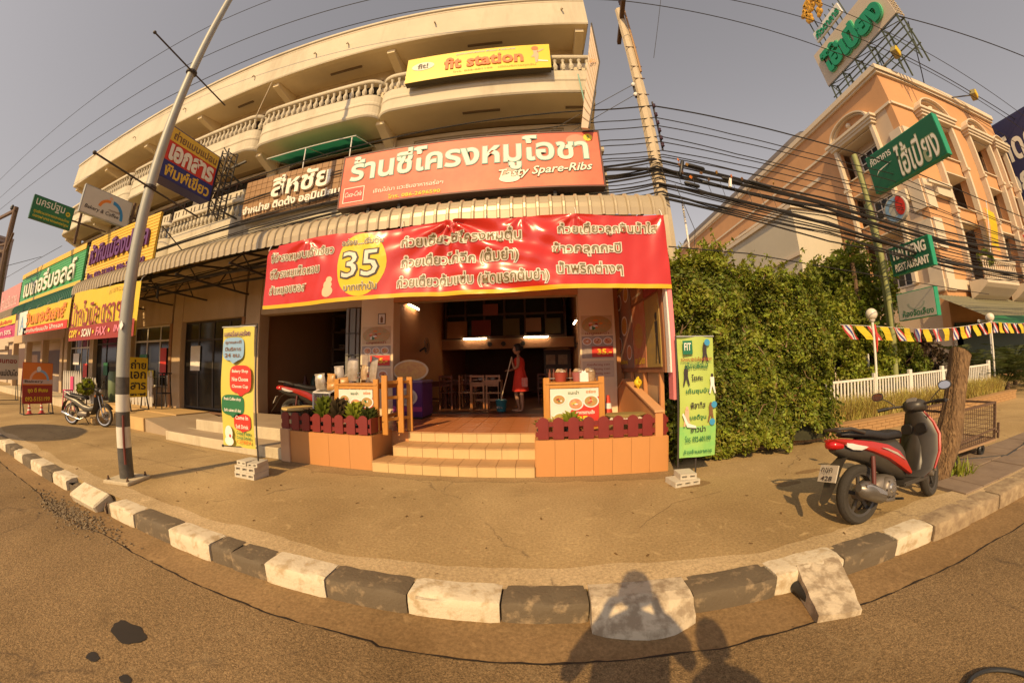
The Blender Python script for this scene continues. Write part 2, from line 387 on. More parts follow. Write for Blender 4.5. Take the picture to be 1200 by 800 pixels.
# dark wet patch, smaller stains and litter on the road
STAIN = M('tar_stain', (.03, .024, .018), .5, s=20)
def blot(name, cx, cy, rx, ry, z, mat, seed, n=26):
    random.seed(seed); P = []
    for i in range(n):
        a = 2 * PI * i / n; q = 1 + .35 * noise.noise(Vector((math.cos(a) * 1.6, math.sin(a) * 1.6, seed)))
        P.append((cx + rx * q * math.cos(a), cy + ry * q * math.sin(a), z))
    return MB().add(P, [tuple(range(n))]).build(name, mat, fix=False)
struct(blot('road_patch', -2.47, .95, .17, .075, -.128, STAIN, 3))
struct(blot('road_patch', -2.43, .68, .06, .03, -.128, STAIN, 8)); struct(blot('road_patch', -2.1, .70, .05, .025, -.128, STAIN, 5))
struct(blot('pavement_patch', 1.9, 4.05, .3, .1, .003, GUT, 6)); struct(blot('pavement_patch', 3.0, 3.6, .18, .08, .003, GUT, 9)); struct(blot('pavement_patch', 3.6, 3.9, .22, .06, .003, GUT, 12))
# loose grit where the gutter broke up on the left
random.seed(5); mb = MB()
for i in range(900):
    x = random.gauss(-5.1, .55); y = 1.62 + random.gauss(0, .09) ; r = random.uniform(.004, .014)
    mb.obox((x, y, -.130 if y < 1.58 else -.145), r * 2, r * 1.6, r, (random.random(), random.random(), random.random() * 3))
o = mb.build('gravel', M('grit', (.24, .18, .11), .9), fix=False); tag(o, 'loose grit lying in the gutter by the striped pole', 'gravel', kind='stuff')
# kerb blocks
def kerbmat(name, c, chip, lo, hi):
    m = M(name, c, .85, c2=chip, s=9, amt=1.0, bump=.3, bs=40)
    rp = [n for n in m.node_tree.nodes if n.type == 'VALTORGB'][0]; rp.color_ramp.elements[0].position = lo; rp.color_ramp.elements[1].position = hi; return m
KW = kerbmat('worn_white_kerb_paint', (.60, .52, .38), (.42, .32, .19), .34, .50); KB = kerbmat('worn_black_kerb_paint', (.125, .095, .06), (.30, .22, .13), .30, .44)
KG = kerbmat('bare_kerb_concrete', (.36, .27, .16), (.24, .17, .10), .4, .6); KS = kerbmat('spalled_kerb_concrete', (.54, .45, .32), (.30, .23, .15), .40, .56)
kerb = bpy.data.objects.new('kerb', None); COL.objects.link(kerb); struct(kerb)
B = [(-9.81, 'b'), (-9.1, 'w'), (-8.45, 'b'), (-7.9, 'w'), (-7.25, 'b'), (-6.75, 'w'), (-6.15, 'x'), (-5.62, 't'), (-4.92, 'r'), (-4.69, 'w'), (-4.11, 'b'), (-3.42, 'w'), (-2.79, 'b'), (-2.52, 'b'), (-2.12, 'w'), (-1.54, 'b'), (-.9, 'w'), (-.27, 'b'), (.30, 's'), (.98, 'b'), (1.63, 'w'), (2.27, 'b'), (2.9, 'w'), (3.42, 'g'), (4.08, 'g'), (4.7, 'g'), (5.4, None)]
x = -9.81; left = []; c_ = 'w'
while x > -40: left.append((x - .66, c_)); c_ = 'b' if c_ == 'w' else 'w'; x -= .66
left.reverse(); B = left + B[:-1]; x = 5.4
while x < 40: B.append((x, 'g')); x += .66
B.append((x, None)); random.seed(11)
for i in range(len(B) - 1):
    x0, t = B[i]; x1 = B[i + 1][0]; m = {'w': KW, 'b': KB, 'g': KG, 's': KS, 'x': KB, 't': KW, 'r': KB}[t]
    dy = random.uniform(-.012, .012); dz = random.uniform(-.006, .008); zt = .012 + dz; y0 = 1.93 + dy; yb = 2.14 if -12 < x0 < 8 else 2.13
    mb = MB()
    if t == 'x': zt = -.06; y0 += .05
    if t == 's':
        rows = 7; P = []
        for a in range(9):
            xx = x0 + .006 + (x1 - x0 - .012) * a / 8
            pr = [(y0 - .20, -.16), (y0 - .17, -.10), (y0 - .07, -.05), (y0 - .01, .0), (y0 + .06, .018), (yb, .012), (yb, -.2)]
            for q, (yy, zz) in enumerate(pr):
                n1 = noise.noise(Vector((xx * 9, yy * 9, zz * 9))); f = .5 + .5 * math.sin(PI * a / 8)
                P.append((xx, (y0 if q < 3 else yy) * (1 - f) + yy * f + (.02 * n1 if q < 5 else 0), zz + (.012 * n1 if q < 5 else 0)))
        mb.add(P, [(a * 7 + q, a * 7 + q + 1, a * 7 + q + 8, a * 7 + q + 7) for a in range(8) for q in range(6)] + [tuple(range(7)), tuple(range(56, 63))])
        mb.build('kerb_block', m, kerb)
    elif t == 't':
        o = MB().obox((0, 0, 0), x1 - x0 - .02, .26, .17).build('kerb_block', m, kerb, bevel=.02); o.location = ((x0 + x1) / 2, 1.96, -.075); o.rotation_euler = (.45, .05, .06)
    elif t == 'r':
        mb.prism([(x0 - .02, -.16), (x1 - .004, -.16), (x1 - .004, -.01), (x0 + .1, -.04), (x0 - .02, -.12)], y0 + .01, yb); mb.build('kerb_block', m, kerb, bevel=.01)
        MB().tube([(x0 + .12, y0, -.15), (x0 + .13, y0 - .01, -.06), (x0 + .1, y0 + .02, -.03)], .012).build('reinforcing_bar', RUST, kerb)
    else:
        if x0 < -13 or x0 > 9: mb.box(x0 + .005, x1 - .005, y0, yb, -.2, zt); mb.build('kerb_block', m, kerb, bevel=.016, seg=2)
        else:
            rings = []; n = 11
            for a in range(n + 1):
                xx = x0 + .006 + (x1 - x0 - .012) * a / n; e = .010 if a in (0, n) else 0; R_ = []
                for q, (yy, zz) in enumerate(((y0, -.2), (y0, -.12), (y0 - .002, -.05), (y0 + .002, zt - .028), (y0 + .012, zt - .008), (y0 + .035, zt), (y0 + .10, zt + .002), (yb, zt), (yb, -.2))):
                    nn_ = noise.fractal(Vector((xx * 7, yy * 11, zz * 11)), .9, 2.1, 4); chip = max(0, noise.noise(Vector((xx * 5 + 9, q * .35, i))) - .28) * .09 * (1 if q in (3, 4, 5) else .15)
                    R_.append((xx, yy + .0045 * nn_ + (e if q < 4 else 0) + chip, zz + (.004 * nn_ - (e if 2 < q < 8 else 0) - chip if 2 < q < 8 else 0)))
                rings.append(R_)
            mb.loft(rings); mb.build('kerb_block', m, kerb, smooth=True)
# concrete chute lying against the kerb, with a pipe end beside it
ch = thing('concrete_chute', 'sloping rough concrete chute block against the kerb, beside a small pipe end', 'kerb ramp', (2.0, 1.75, -.15))
P = [(1.74, 1.93, -.02), (2.28, 1.93, 0), (2.28, 1.93, -.16), (1.74, 1.93, -.16), (1.70, 1.56, -.155), (2.10, 1.46, -.155), (1.70, 1.56, -.10), (2.10, 1.46, -.11), (1.80, 2.0, .022), (2.26, 2.0, .02)]
mb = MB(); n = 6; G = []
for a in range(n + 1):
    for b in range(n + 1):
        u, v = a / n, b / n; top = Vector((1.83, 1.99, .024)).lerp(Vector((2.22, 1.97, .020)), u); bot = Vector((1.70, 1.56, -.080)).lerp(Vector((2.02, 1.50, -.095)), u)
        p = top.lerp(bot, v); p.z += .012 * noise.noise(p * 14) ; p.y += .01 * noise.noise(p * 9); G.append(p)
mb.add(G, [(a * (n + 1) + b, (a + 1) * (n + 1) + b, (a + 1) * (n + 1) + b + 1, a * (n + 1) + b + 1) for a in range(n) for b in range(n)])
N1 = n + 1
bd = [b for b in range(N1)] + [a * N1 + n for a in range(1, N1)] + [n * N1 + b for b in range(n - 1, -1, -1)] + [a * N1 for a in range(n - 1, 0, -1)]
kk = len(mb.v); mb.add([(G[i].x, G[i].y, -.16) for i in bd], []); 
for i in range(len(bd)): mb.f.append((bd[i], bd[(i + 1) % len(bd)], kk + (i + 1) % len(bd), kk + i)); mb.mi.append(0)
mb.build('chute', KS, ch)
mb = MB(); mb.lathe([(.045, 0), (.045, .16), (.036, .16), (.036, 0)], (1.80, 1.76, -.10), 16, 'y'); mb.build('pipe', BLACK, ch, smooth=True)
# dry crumbs and leaves on pavement
LEAFD = M('dry_leaf', (.16, .09, .03), .8)
mb = MB(); random.seed(3)
for i in range(90):
    x = random.uniform(-9, 6); y = random.uniform(2.2, 4.5); s_ = random.uniform(.006, .022); a = random.random() * 6
    mb.obox((x, y, .004 + s_ * .3), s_ * 2, s_ * random.uniform(.5, 1.2), .003, (random.uniform(-.3, .3), random.uniform(-.3, .3), a))
o = mb.build('litter', LEAFD, fix=False); tag(o, 'dry leaf crumbs scattered over the bare pavement', 'litter', kind='stuff')
# ------------------------------------------------------------------ the long cream shophouse
bd = thing('shophouse', 'long three-storey cream shophouse row with balconies above the eating place', 'building', (-10, 7, 0))
UB = [1.52, -3.65, -7.55, -11.1, -14.6, -18.1, -21.7]       # party-wall lines, right to left
CY = 7.0                                                    # front wall plane
XL, XR = UB[-1], UB[0]
SOF = flat('soffit_paint', (.90, .78, .52), .85, s=1.5, amt=.4)
BAND = flat('thin_shadow_line', (.45, .34, .22)); DK = M('unlit_interior', (.035, .025, .018), .9)
# upper floors: front wall with window openings, built from blocks round the openings
def wallpiece(x0, x1, z0, z1, mat=CREAM2, y0=CY, y1=CY + .2, name='wall', parent=bd): return MB().box(x0, x1, y0, y1, z0, z1).build(name, mat, parent)
FR = flat('window_frame_paint', (.50, .42, .30)); FRD = flat('brown_window_frame', (.10, .05, .03))
def window(x0, x1, z0, z1, n, fr=FRD, y=CY, w_=.05, name='window', sill=None):
    f = MB()
    f.box(x0, x1, y + .04, y + .10, z0, z0 + w_); f.box(x0, x1, y + .04, y + .10, z1 - w_, z1)
    f.box(x0, x0 + w_, y + .042, y + .098, z0 + w_, z1 - w_); f.box(x1 - w_, x1, y + .042, y + .098, z0 + w_, z1 - w_)
    for i in range(1, n):
        xx = x0 + (x1 - x0) * i / n; f.box(xx - w_ / 2, xx + w_ / 2, y + .042, y + .098, z0 + w_, z1 - w_)
    o = f.build(name, fr, bd)
    for i in range(n):
        a = x0 + (x1 - x0) * i / n + w_; b = x0 + (x1 - x0) * (i + 1) / n - w_
        MB().box(a - .03, b + .03, y + .068, y + .074, z0 + w_ - .02, z1 - w_ + .02).build('pane', GLASS, o)
    MB().box(x0 - .02, x1 + .02, y + .21, y + .24, z0, z1).build('unlit_backing', DK, o)  # dark sheet behind the glass, the unlit room put into its colour
    return o
W3 = [(-2.9, .9, 5), (-6.75, -4.2, 4), (-10.25, -7.8, 4), (-13.7, -11.4, 4), (-17.2, -14.9, 4), (-20.9, -18.4, 4)]
W2 = [(-3.0, .82, 6), (-6.95, -4.2, 5), (-10.5, -7.85, 4), (-14.0, -11.3, 4), (-17.4, -14.9, 4), (-21.0, -18.4, 4)]
for (z0, z1, wz0, wz1, WW) in ((7.7, 10.42, 8.35, 9.98, W3), (4.7, 7.5, 5.7, 7.38, W2)):
    for i, (a, b, n) in enumerate(WW):
        x1, x0 = UB[i], UB[i + 1]
        wallpiece(x0, a, z0, z1); wallpiece(b, x1, z0, z1); wallpiece(a, b, z0, wz0); wallpiece(a, b, wz1, z1)
        window(a, b, wz0, wz1, n, fr=(FR if (i == 0 and z0 < 7) else FRD))
# side wall at right, back, floor slabs (closes the volume)
wallpiece(XR - .2, XR, 0, 10.42, CREAM2, CY + .2, 17); wallpiece(XL, XL + .2, 0, 10.42, CREAM2, CY + .2, 17); wallpiece(XL, XR, 0, 10.42, CREAM2, 17, 17.2)
for z in (4.55, 7.5): MB().box(XL + .2, XR - .2, CY + .2, 17, z, z + .15).build('floor_slab', SOF, bd)
MB().box(XL + .2, XR - .2, CY + .1, 17, 10.2, 10.4).build('floor_slab', SOF, bd)
# roof parapet fascia (two-step profile) and soffit
mb = MB(); pf = [(6.0, 10.16), (5.98, 10.2), (5.98, 11.28), (5.94, 11.30), (5.94, 11.38), (6.12, 11.38), (6.12, 10.30), (7.2, 10.42), (7.2, 10.36), (6.12, 10.16)]
mb.prism(pf, XL - .05, XR + .12, 'x'); mb.build('parapet', CREAM, bd)
mb = MB().box(XL - .05, XR + .12, 5.975, 5.979, 11.20, 11.212); mb.build('parapet_line', BAND, bd)
MB().add([(XL, 6.0, 10.155), (XR + .1, 6.0, 10.155), (XR + .1, 6.12, 10.154), (XL, 6.12, 10.154), (XR + .1, 6.999, 10.316), (XL, 6.999, 10.316)], [(0, 1, 2, 3), (3, 2, 4, 5)]).build('soffit_bounce_sheet', SOF, bd, fix=False)  # added pale sheet; brighter bounced light is put into its colour
MB().box(XL, XR + .05, 6.13, 17.2, 10.43, 10.5).build('roof_deck', SOF, bd)
MB().box(XR, XR + .12, 6.13, 17.2, 10.43, 11.38).build('parapet', CREAM, bd)
MB().ball((-7.0, 7.6, 11.75), .42, 12, 8, (1.6, 1, .8)).build('roof_tank', flat('red_tank', (.5, .08, .03)), bd, smooth=True)
for x in UB:
    xx = x - .11 if x == XR else x + .11 if x == XL else x
    MB().prism([(6.14, 10.15), (7.0, 10.31), (7.0, 9.92), (6.14, 10.02)], xx - .11, xx + .11, 'x').build('roof_beam', SOF, bd)
    MB().box(xx - .16, xx + .16, CY - .08, CY - .002, 4.8, 9.95).build('pilaster', CREAM2, bd)
# small spouts on the parapet
random.seed(2)
for x, z in ((1.0, 10.8), (-2.4, 10.75), (-5.0, 10.7), (-6.1, 10.7), (-8.5, 10.7), (-12, 10.7), (-15.5, 10.7)):
    MB().tube([(x, 6.0, z), (x, 5.9, z - .02), (x + .02, 5.87, z - .12)], .022, 6).build('rain_spout', FR, bd)
# fluorescent battens under the soffits (unlit)
for x, y, z, l in ((-1.1, 6.5, 10.22, .95), (-5.25, 6.5, 10.22, 1.05), (-9.2, 6.5, 10.22, .7), (-1.15, 6.45, 7.62, .9), (1.15, 6.5, 7.62, .6), (-9, 6.5, 7.62, .8)):
    MB().box(x - l / 2, x + l / 2, y - .03, y + .03, z - .05, z - .01).build('lamp_batten', flat('batten_grey', (.22, .16, .10)), bd)
# balconies
def bow(x, y0, depth=.26, r=.42):
    for i in range(6):
        a, b = UB[i + 1], UB[i]
        if a - 1e-6 <= x <= b + 1e-6:
            if i == 0: b = 99
            d = min(x - a, b - x)
            if i == 0 and x > 1.3: return y0 + .02
            if d < r: return y0 + depth * (1 - math.sqrt(max(0, 1 - (1 - d / r) ** 2)))
            return y0
    return y0
def xsamp(i):
    a, b = UB[i + 1] + .001, UB[i] - .001; R_ = [0, .03, .08, .15, .24, .34, .42]
    L_ = [a + q for q in R_]; E_ = [b - q for q in reversed(R_)]; n = 6; mid = [L_[-1] + (E_[0] - L_[-1]) * j / n for j in range(1, n)]
    return L_ + mid + (E_ if i else [b - .2, b])
def sweep(i, prof, name, mat, parent, y0):
    mb = MB(); rings = []
    for x in xsamp(i):
        yy = bow(x, y0); rings.append([(x, min(yy + dy, 6.99), z) for dy, z in prof])
    mb.loft(rings); return mb.build(name, mat, parent)
def baluster_mesh(h, r):
    mb = MB(); prof = [(r * .8, 0), (r * .8, .06 * h), (r * .45, .1 * h), (r, .32 * h), (r * .9, .45 * h), (r * .42, .72 * h), (r * .5, .85 * h), (r * .8, .93 * h), (r * .8, h)]
    mb.lathe(prof, (0, 0, 0), 8); return mb
for fl, (z0, zs) in enumerate(((7.58, 'c'), (4.85, 'b'))):
    for i in range(6):
        bal = bpy.data.objects.new('balcony', None); COL.objects.link(bal); bal.parent = bd; y0 = 5.98 if fl == 0 else 6.12
        sweep(i, [(0, z0), (-.03, z0 + .04), (-.03, z0 + .10), (.0, z0 + .13), (.0, z0 + .37), (-.02, z0 + .40), (-.02, z0 + .46), (.0, z0 + .50), (.0, z0 + .73), (.10, z0 + .75), (.10, z0 + .20), (.95, z0 + .20), (.95, z0 + .06)], 'balcony_slab', CREAM, bal, y0)
        sweep(i, [(.02, z0 - .006), (.02, z0 - .002), (.94, z0 + .054), (.94, z0 + .05)], 'balcony_ceiling', SOF, bal, y0)
        zr = z0 + 1.14
        sweep(i, [(-.03, zr), (-.05, zr + .03), (-.05, zr + .09), (-.02, zr + .12), (.12, zr + .12), (.14, zr)], 'handrail', CREAM, bal, y0)
        n = int((UB[i] - UB[i + 1]) / .185); src = None
        for j in range(n):
            x = UB[i + 1] + (j + .5) * (UB[i] - UB[i + 1]) / n; yy = bow(x, y0)
            if yy > 6.5: continue
            if src is None:
                src = baluster_mesh(.39, .068).build('baluster', CREAM, bal, smooth=True, world=False); src.location = Vector((x, yy + .05, z0 + .75)) - org(bal)
            else:
                o = bpy.data.objects.new('baluster', src.data); COL.objects.link(o); o.parent = bal; o.location = Vector((x, yy + .05, z0 + .75)) - org(bal)
        if fl == 1:   # upper breeze-block band of small square openings on the lower balcony
            q = MB(); x0, x1 = UB[i + 1] + .12, UB[i] - .12; k = int((x1 - x0) / .2)
            q.box(x0, x1, 6.16, 6.22, zr + .12, zr + .17); q.box(x0, x1, 6.16, 6.22, zr + .34, zr + .40)
            for j in range(k + 1):
                xx = x0 + (x1 - x0) * j / k; wd = .05 if j % 2 else .09; q.box(max(x0, xx - wd), min(x1, xx + wd), 6.161, 6.219, zr + .17, zr + .34)
            q.build('breeze_block_band', CREAM, bal)
    for x in UB[:]:
        xx = x - .11 if x == XR else x + .11 if x == XL else x
        z = 7.6 if fl == 0 else 4.87
        MB().prism([(6.26, z + .05), (6.999, z + .05), (6.999, z - .38), (6.26, z - .12)], xx - .11, xx + .11, 'x').build('balcony_beam', SOF, bd)
# thin cords and clips under balconies
MB().tube([(-7.6, 6.0, 10.1), (-7.75, 5.95, 8.75)], .012, 5).build('drain_cord', flat('cream_cord', (.6, .5, .35)), bd)
MB().tube([(-8.3, 5.95, 7.6), (-8.9, 5.9, 5.6)], .012, 5).build('drain_cord', MATS['cream_cord'], bd)
MB().tube([(1.15, 5.93, 8.1), (1.2, 5.75, 6.5)], .016, 5).build('drain_cord', flat('teal_cord', (.25, .45, .38)), bd)
# ---- ground floor front: columns, lintels, shop fronts
COLX = [(-4.06, -3.23), (-7.83, -7.27), (-11.4, -10.9), (-14.75, -14.3), (-18.35, -17.9), (-21.7, -21.25)]
COLM = M('column_paint', (.52, .38, .23), .8, s=1.6, amt=.4, dirt=.4); BRN = M('brown_column', (.30, .15, .06), .75, s=2, amt=.4)
COLP = M('lit_pale_column_paint', (.80, .66, .46), .8, s=1.6, amt=.3, dirt=.2)  # paler copy of the column paint, brighter canopy light included in the colour
for i, (a, b) in enumerate(COLX): MB().box(a, b, CY - .03, CY + .35, 0, 4.45).build('column', COLM if i else COLP, bd, bevel=.008)
MB().box(.84, 1.60, CY - .03, CY + .35, 0, 4.45).build('column', COLP, bd, bevel=.008)
for a, b in ((-7.95, -7.84), (-11.55, -11.41), (-14.9, -14.76)): MB().box(a, b, CY - .06, CY + .2, .35, 3.0).build('door_jamb', BRN, bd)
XC = [1.6] + [a for a, b in COLX]
edges = [(-3.23, .84), (-7.27, -4.06), (-10.9, -7.95), (-14.3, -11.55), (-17.9, -14.9), (-21.25, -18.35)]
for i, (a, b) in enumerate(edges):
    z = 3.10 if i == 0 else 3.03
    MB().box(a, b, CY, CY + .3, z, 4.44).build('lintel', COLM, bd)
MB().box(-3.23, .84, CY - .05, CY - .001, 3.08, 3.2).build('lintel_band', TERRA, bd)
MB().box(XL, XR, 6.0, CY - .031, 4.46, 4.84).build('beam', CREAM2, bd)
# shop 3: dark sliding glass doors
def shopfront(a, b, z0, z1, n, fr, y=7.15, trans=None):
    f = MB(); w_ = .06
    f.box(a, b, y, y + .06, z1 - w_, z1); f.box(a, b, y, y + .06, z0, z0 + w_)
    for i in range(n + 1):
        xx = a + (b - a) * i / n; f.box(max(a, xx - w_ / 2), min(b, xx + w_ / 2), y + .002, y + .058, z0 + w_, z1 - w_)
    if trans: f.box(a, b, y - .003, y + .063, trans - .03, trans + .03)
    o = f.build('shop_window', fr, bd)
    for i in range(n):
        c = a + (b - a) * i / n; d = a + (b - a) * (i + 1) / n
        MB().box(c + .03, d - .03, y + .025, y + .031, z0 + .05, z1 - .05).build('pane', GLASS, o)
    return o
ALU = flat('white_aluminium', (.60, .56, .48), .45)
shopfront(-10.9, -7.95, .38, 3.03, 4, DARK, trans=2.45)
shopfront(-14.3, -11.55, .95, 3.03, 3, ALU, trans=2.5); MB().box(-14.3, -11.55, 7.1, 7.3, .3, .94).build('wall', COLM, bd)
shopfront(-17.9, -14.9, .35, 3.03, 3, DARK, trans=2.5); shopfront(-21.25, -18.35, .35, 3.03, 4, ALU, trans=2.4)
# dim rooms behind each front
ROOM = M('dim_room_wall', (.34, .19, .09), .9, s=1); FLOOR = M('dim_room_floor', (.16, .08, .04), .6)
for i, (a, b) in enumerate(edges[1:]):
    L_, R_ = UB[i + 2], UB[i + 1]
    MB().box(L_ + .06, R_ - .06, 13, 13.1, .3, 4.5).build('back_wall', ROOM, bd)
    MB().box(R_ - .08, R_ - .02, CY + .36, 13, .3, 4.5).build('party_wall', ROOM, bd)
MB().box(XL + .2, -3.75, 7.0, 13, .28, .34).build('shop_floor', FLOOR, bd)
# notices taped inside the shop glass
random.seed(9)
for x, z, w_, h, m in ((-10.3, 1.9, .5, .75, WHITE), (-13.6, 1.7, .55, .7, GREEN), (-12.2, 1.8, .4, .9, RED), (-11.8, 1.2, .25, .3, WHITE), (-13.0, 1.35, .35, .3, YEL), (-16.9, 1.5, .4, .5, GREEN), (-20.4, 1.9, .8, .5, WHITE), (-19.2, 1.4, .5, .6, RED)):
    MB().box(x - w_ / 2, x + w_ / 2, 7.135, 7.14, z - h / 2, z + h / 2).build('notice', m, bd)
# shelving filled with goods in the second shop (pipes and timber in the dark)
sh = thing('shelf_rack', 'dark storage rack of long profiles inside the open aluminium shop', 'shelf', (-5.8, 11, .34))
for x in (-7.2, -5.8, -4.4): MB().box(x - .04, x + .04, 10.4, 11.4, .34, 3.9).build('upright', RUST, sh)
for z in (1.1, 1.7, 2.3, 2.9, 3.5): MB().box(-7.3, -4.3, 10.4, 11.4, z, z + .05).build('shelf', RUST, sh)
mb = MB()
for z in (1.15, 1.75, 2.35, 2.95):
    for k in range(16): mb.bar((-7.2 + random.random() * .4, 10.45 + .06 * k, z + .03 + random.random() * .1), (-4.5 + random.random() * .3, 10.45 + .06 * k, z + .03 + random.random() * .2), .03)
o = mb.build('stored_profiles', flat('dull_aluminium', (.20, .15, .10)), sh, fix=False); o['kind'] = 'stuff'
# grey folded shutter beside the middle column
st = thing('folding_shutter', 'grey folded metal shutter standing against the poster column', 'shutter', (-4.25, 7.0, .5))
for k in range(4): MB().box(-4.44 + k * .09, -4.37 + k * .09, 6.93 + .03 * (k % 2), 7.1, .5, 3.0).build('shutter_leaf', M('shutter_grey', (.20, .19, .16), .5, s=3), st)
for z in (.9, 1.4, 1.9, 2.4): MB().box(-4.44, -4.10, 6.915, 6.925, z, z + .025).build('hinge_bar', DARK, st)
# red lettering on the lintel of the second shop, mostly behind the banner
text('อลูมิเนียม', (-5.4, CY, 3.42), EX, EZ, 1.9, .34, RED, bd, bold=.03)
# mezzanine interior of the eating place
IW = M('interior_wall', (.55, .24, .09), .85, s=1.2); IB = M('interior_beam', (.42, .20, .09), .85); IC = M('interior_ceiling', (.45, .30, .17), .9)
TILE = M('terracotta_floor', (.52, .20, .075), .35, c2=(.36, .13, .05), s=3, amt=.5, dirt=.2); TILE2 = M('inner_floor', (.20, .075, .03), .35, s=2)  # inner floor is a darker terracotta, with the room's shade in its colour
MB().box(-3.66, -3.60, 7.35, 16, .5, 4.55).build('inner_wall', IW, bd); MB().box(1.25, 1.31, 7.35, 16, .5, 4.55).build('inner_wall', IW, bd)
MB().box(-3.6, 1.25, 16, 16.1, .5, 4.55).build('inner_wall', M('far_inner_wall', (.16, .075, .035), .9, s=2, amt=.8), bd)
MB().box(-3.6, 1.25, 12.0, 12.25, 2.33, 2.66).build('mezzanine_beam', IB, bd)
MB().box(-3.6, 1.25, 12.0, 16, 2.66, 2.7).build('mezzanine_floor', IC, bd)
MB().box(-3.6, 1.25, 7.35, 12.2, 4.44, 4.5).build('inner_ceiling', IC, bd)
f = MB()
for x in [-3.45, -2.7, -2.0, -1.25, -.5, .25, .95]: f.box(x - .035, x + .035, 12.02, 12.12, 2.7, 4.4)
for z in (2.72, 3.55, 4.36): f.box(-3.48, .98, 12.0, 12.14, z, z + .07)
o = f.build('mezzanine_window', FRD, bd); MB().box(-3.4, .9, 12.15, 12.16, 2.8, 4.4).build('pane', GLASS, o)
for x, z, w_, h, m in ((-3.0, 3.05, .75, .62, IB), (-2.1, 3.1, .7, .55, flat('dull_red_board', (.22, .02, .012))), (-1.0, 3.1, .6, .6, flat('olive_board', (.12, .08, .02))), (-.2, 3.15, .55, .5, flat('tan_board', (.34, .17, .09))), (.5, 3.1, .55, .55, MATS['olive_board']), (-1.75, 3.75, .55, .42, flat('dull_pink_board', (.35, .09, .06)))):
    MB().box(x - w_ / 2, x + w_ / 2, 11.94, 11.98, z - h / 2, z + h / 2).build('wall_board', m, bd)
TUBE = M('lit_tube', (1.0, .80, .52), .5, emis=22, amt=0)
def tubelamp(x0, y0, x1, y1, z, label):
    t = thing('fluorescent_lamp', label, 'ceiling lamp', ((x0 + x1) / 2, (y0 + y1) / 2, z))
    MB().tube([(x0, y0, z), (x1, y1, z)], .02, 8).build('tube', TUBE, t); MB().bar((x0, y0, z + .05), (x1, y1, z + .05), .06, .05).build('batten', WHITE, t)
tubelamp(-2.75, 11.9, -1.9, 11.9, 2.70, 'lit white tube lamp on the inner beam, left one of the pair')
tubelamp(-.55, 11.9, .32, 11.9, 2.70, 'lit white tube lamp on the inner beam behind the woman, right one of the pair')
tubelamp(-3.5, 8.5, -3.5, 9.3, 3.35, 'lit tube lamp high on the left inner wall near the doorway')
tubelamp(1.15, 10.2, 1.15, 11.0, 3.0, 'lit tube lamp on the right inner wall beside the poster column')
MB().box(1.601, 1.755, 7.2, 7.26, .5, 4.2).build('wall', TERRA, bd)
# ---- raised floors and steps
fl = bpy.data.objects.new('terrace', None); COL.objects.link(fl); struct(fl)
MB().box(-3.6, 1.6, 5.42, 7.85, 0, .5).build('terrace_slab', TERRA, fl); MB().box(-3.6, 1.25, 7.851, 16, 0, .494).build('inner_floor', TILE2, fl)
nx, ny = 17, 8
GR = M('tile_grout', (.16, .09, .05), .9)
t0 = None
for i in range(nx):
    for j in range(ny):
        x0 = -3.6 + i * 5.2 / nx; y0 = 5.40 + j * 2.44 / ny
        if t0 is None:
            t0 = MB().box(x0 + .004, x0 + 5.2 / nx - .004, y0 + .004, y0 + 2.44 / ny - .004, .496, .506).build('floor_tile', TILE, fl); q0 = (x0, y0)
        else: share(t0, 'floor_tile', fl, (x0 - q0[0], y0 - q0[1], 0))
# three tiled steps
ST = M('step_tile', (.62, .43, .20), .45, s=3, amt=.35, dirt=.25); STP = M('step_tread', (.50, .29, .13), .55, s=3, amt=.4, dirt=.3)
stp = bpy.data.objects.new('entrance_steps', None); COL.objects.link(stp); struct(stp)
for k, (ys, zt) in enumerate(((4.63, .17), (5.02, .335), (5.40, .505))):
    x0 = -2.54 + (.18 if k == 1 else .30 if k == 2 else 0); x1 = -.1
    MB().box(x0, x1, ys + .012, ys + .42, max(0, zt - .175), zt - .012).build('step_core', GR, stp)
    n = 9; src = None
    for j in range(n):
        a = x0 + (x1 - x0) * j / n; b = x0 + (x1 - x0) * (j + 1) / n; MB().box(a + .003, b - .003, ys, ys + .011, zt - .165, zt - .014).build('riser_tile', ST, stp)
        MB().box(a + .003, b - .003, ys - .012, ys + (.40 if k < 2 else .06), zt - .0125, zt).build('tread_tile', STP, stp)
# pale concrete steps and terrace of the second shop
mb = bpy.data.objects.new('side_steps', None); COL.objects.link(mb); struct(mb)
CST = M('old_cream_concrete', (.60, .52, .36), .9, c2=(.44, .36, .24), s=3, amt=.7, dirt=.5, bump=.4, bs=30); CTOP = M('worn_concrete_top', (.40, .31, .21), .9, c2=(.30, .22, .14), s=2, amt=.7, dirt=.3)
MB().box(-7.95, -4.30, 4.70, 5.35, 0, .20).build('step', CST, mb, bevel=.012); MB().box(-7.55, -4.30, 5.25, 6.2, .18, .43).build('step', CST, mb, bevel=.012)
MB().box(-7.93, -4.32, 4.72, 5.24, .2005, .204).build('step_top', CTOP, mb); MB().box(-7.53, -3.9, 5.27, 7.0, .4305, .436).build('step_top', CTOP, mb)
MB().box(-7.6, -3.61, 6.2, 7.0, 0, .43).build('step', CST, mb)
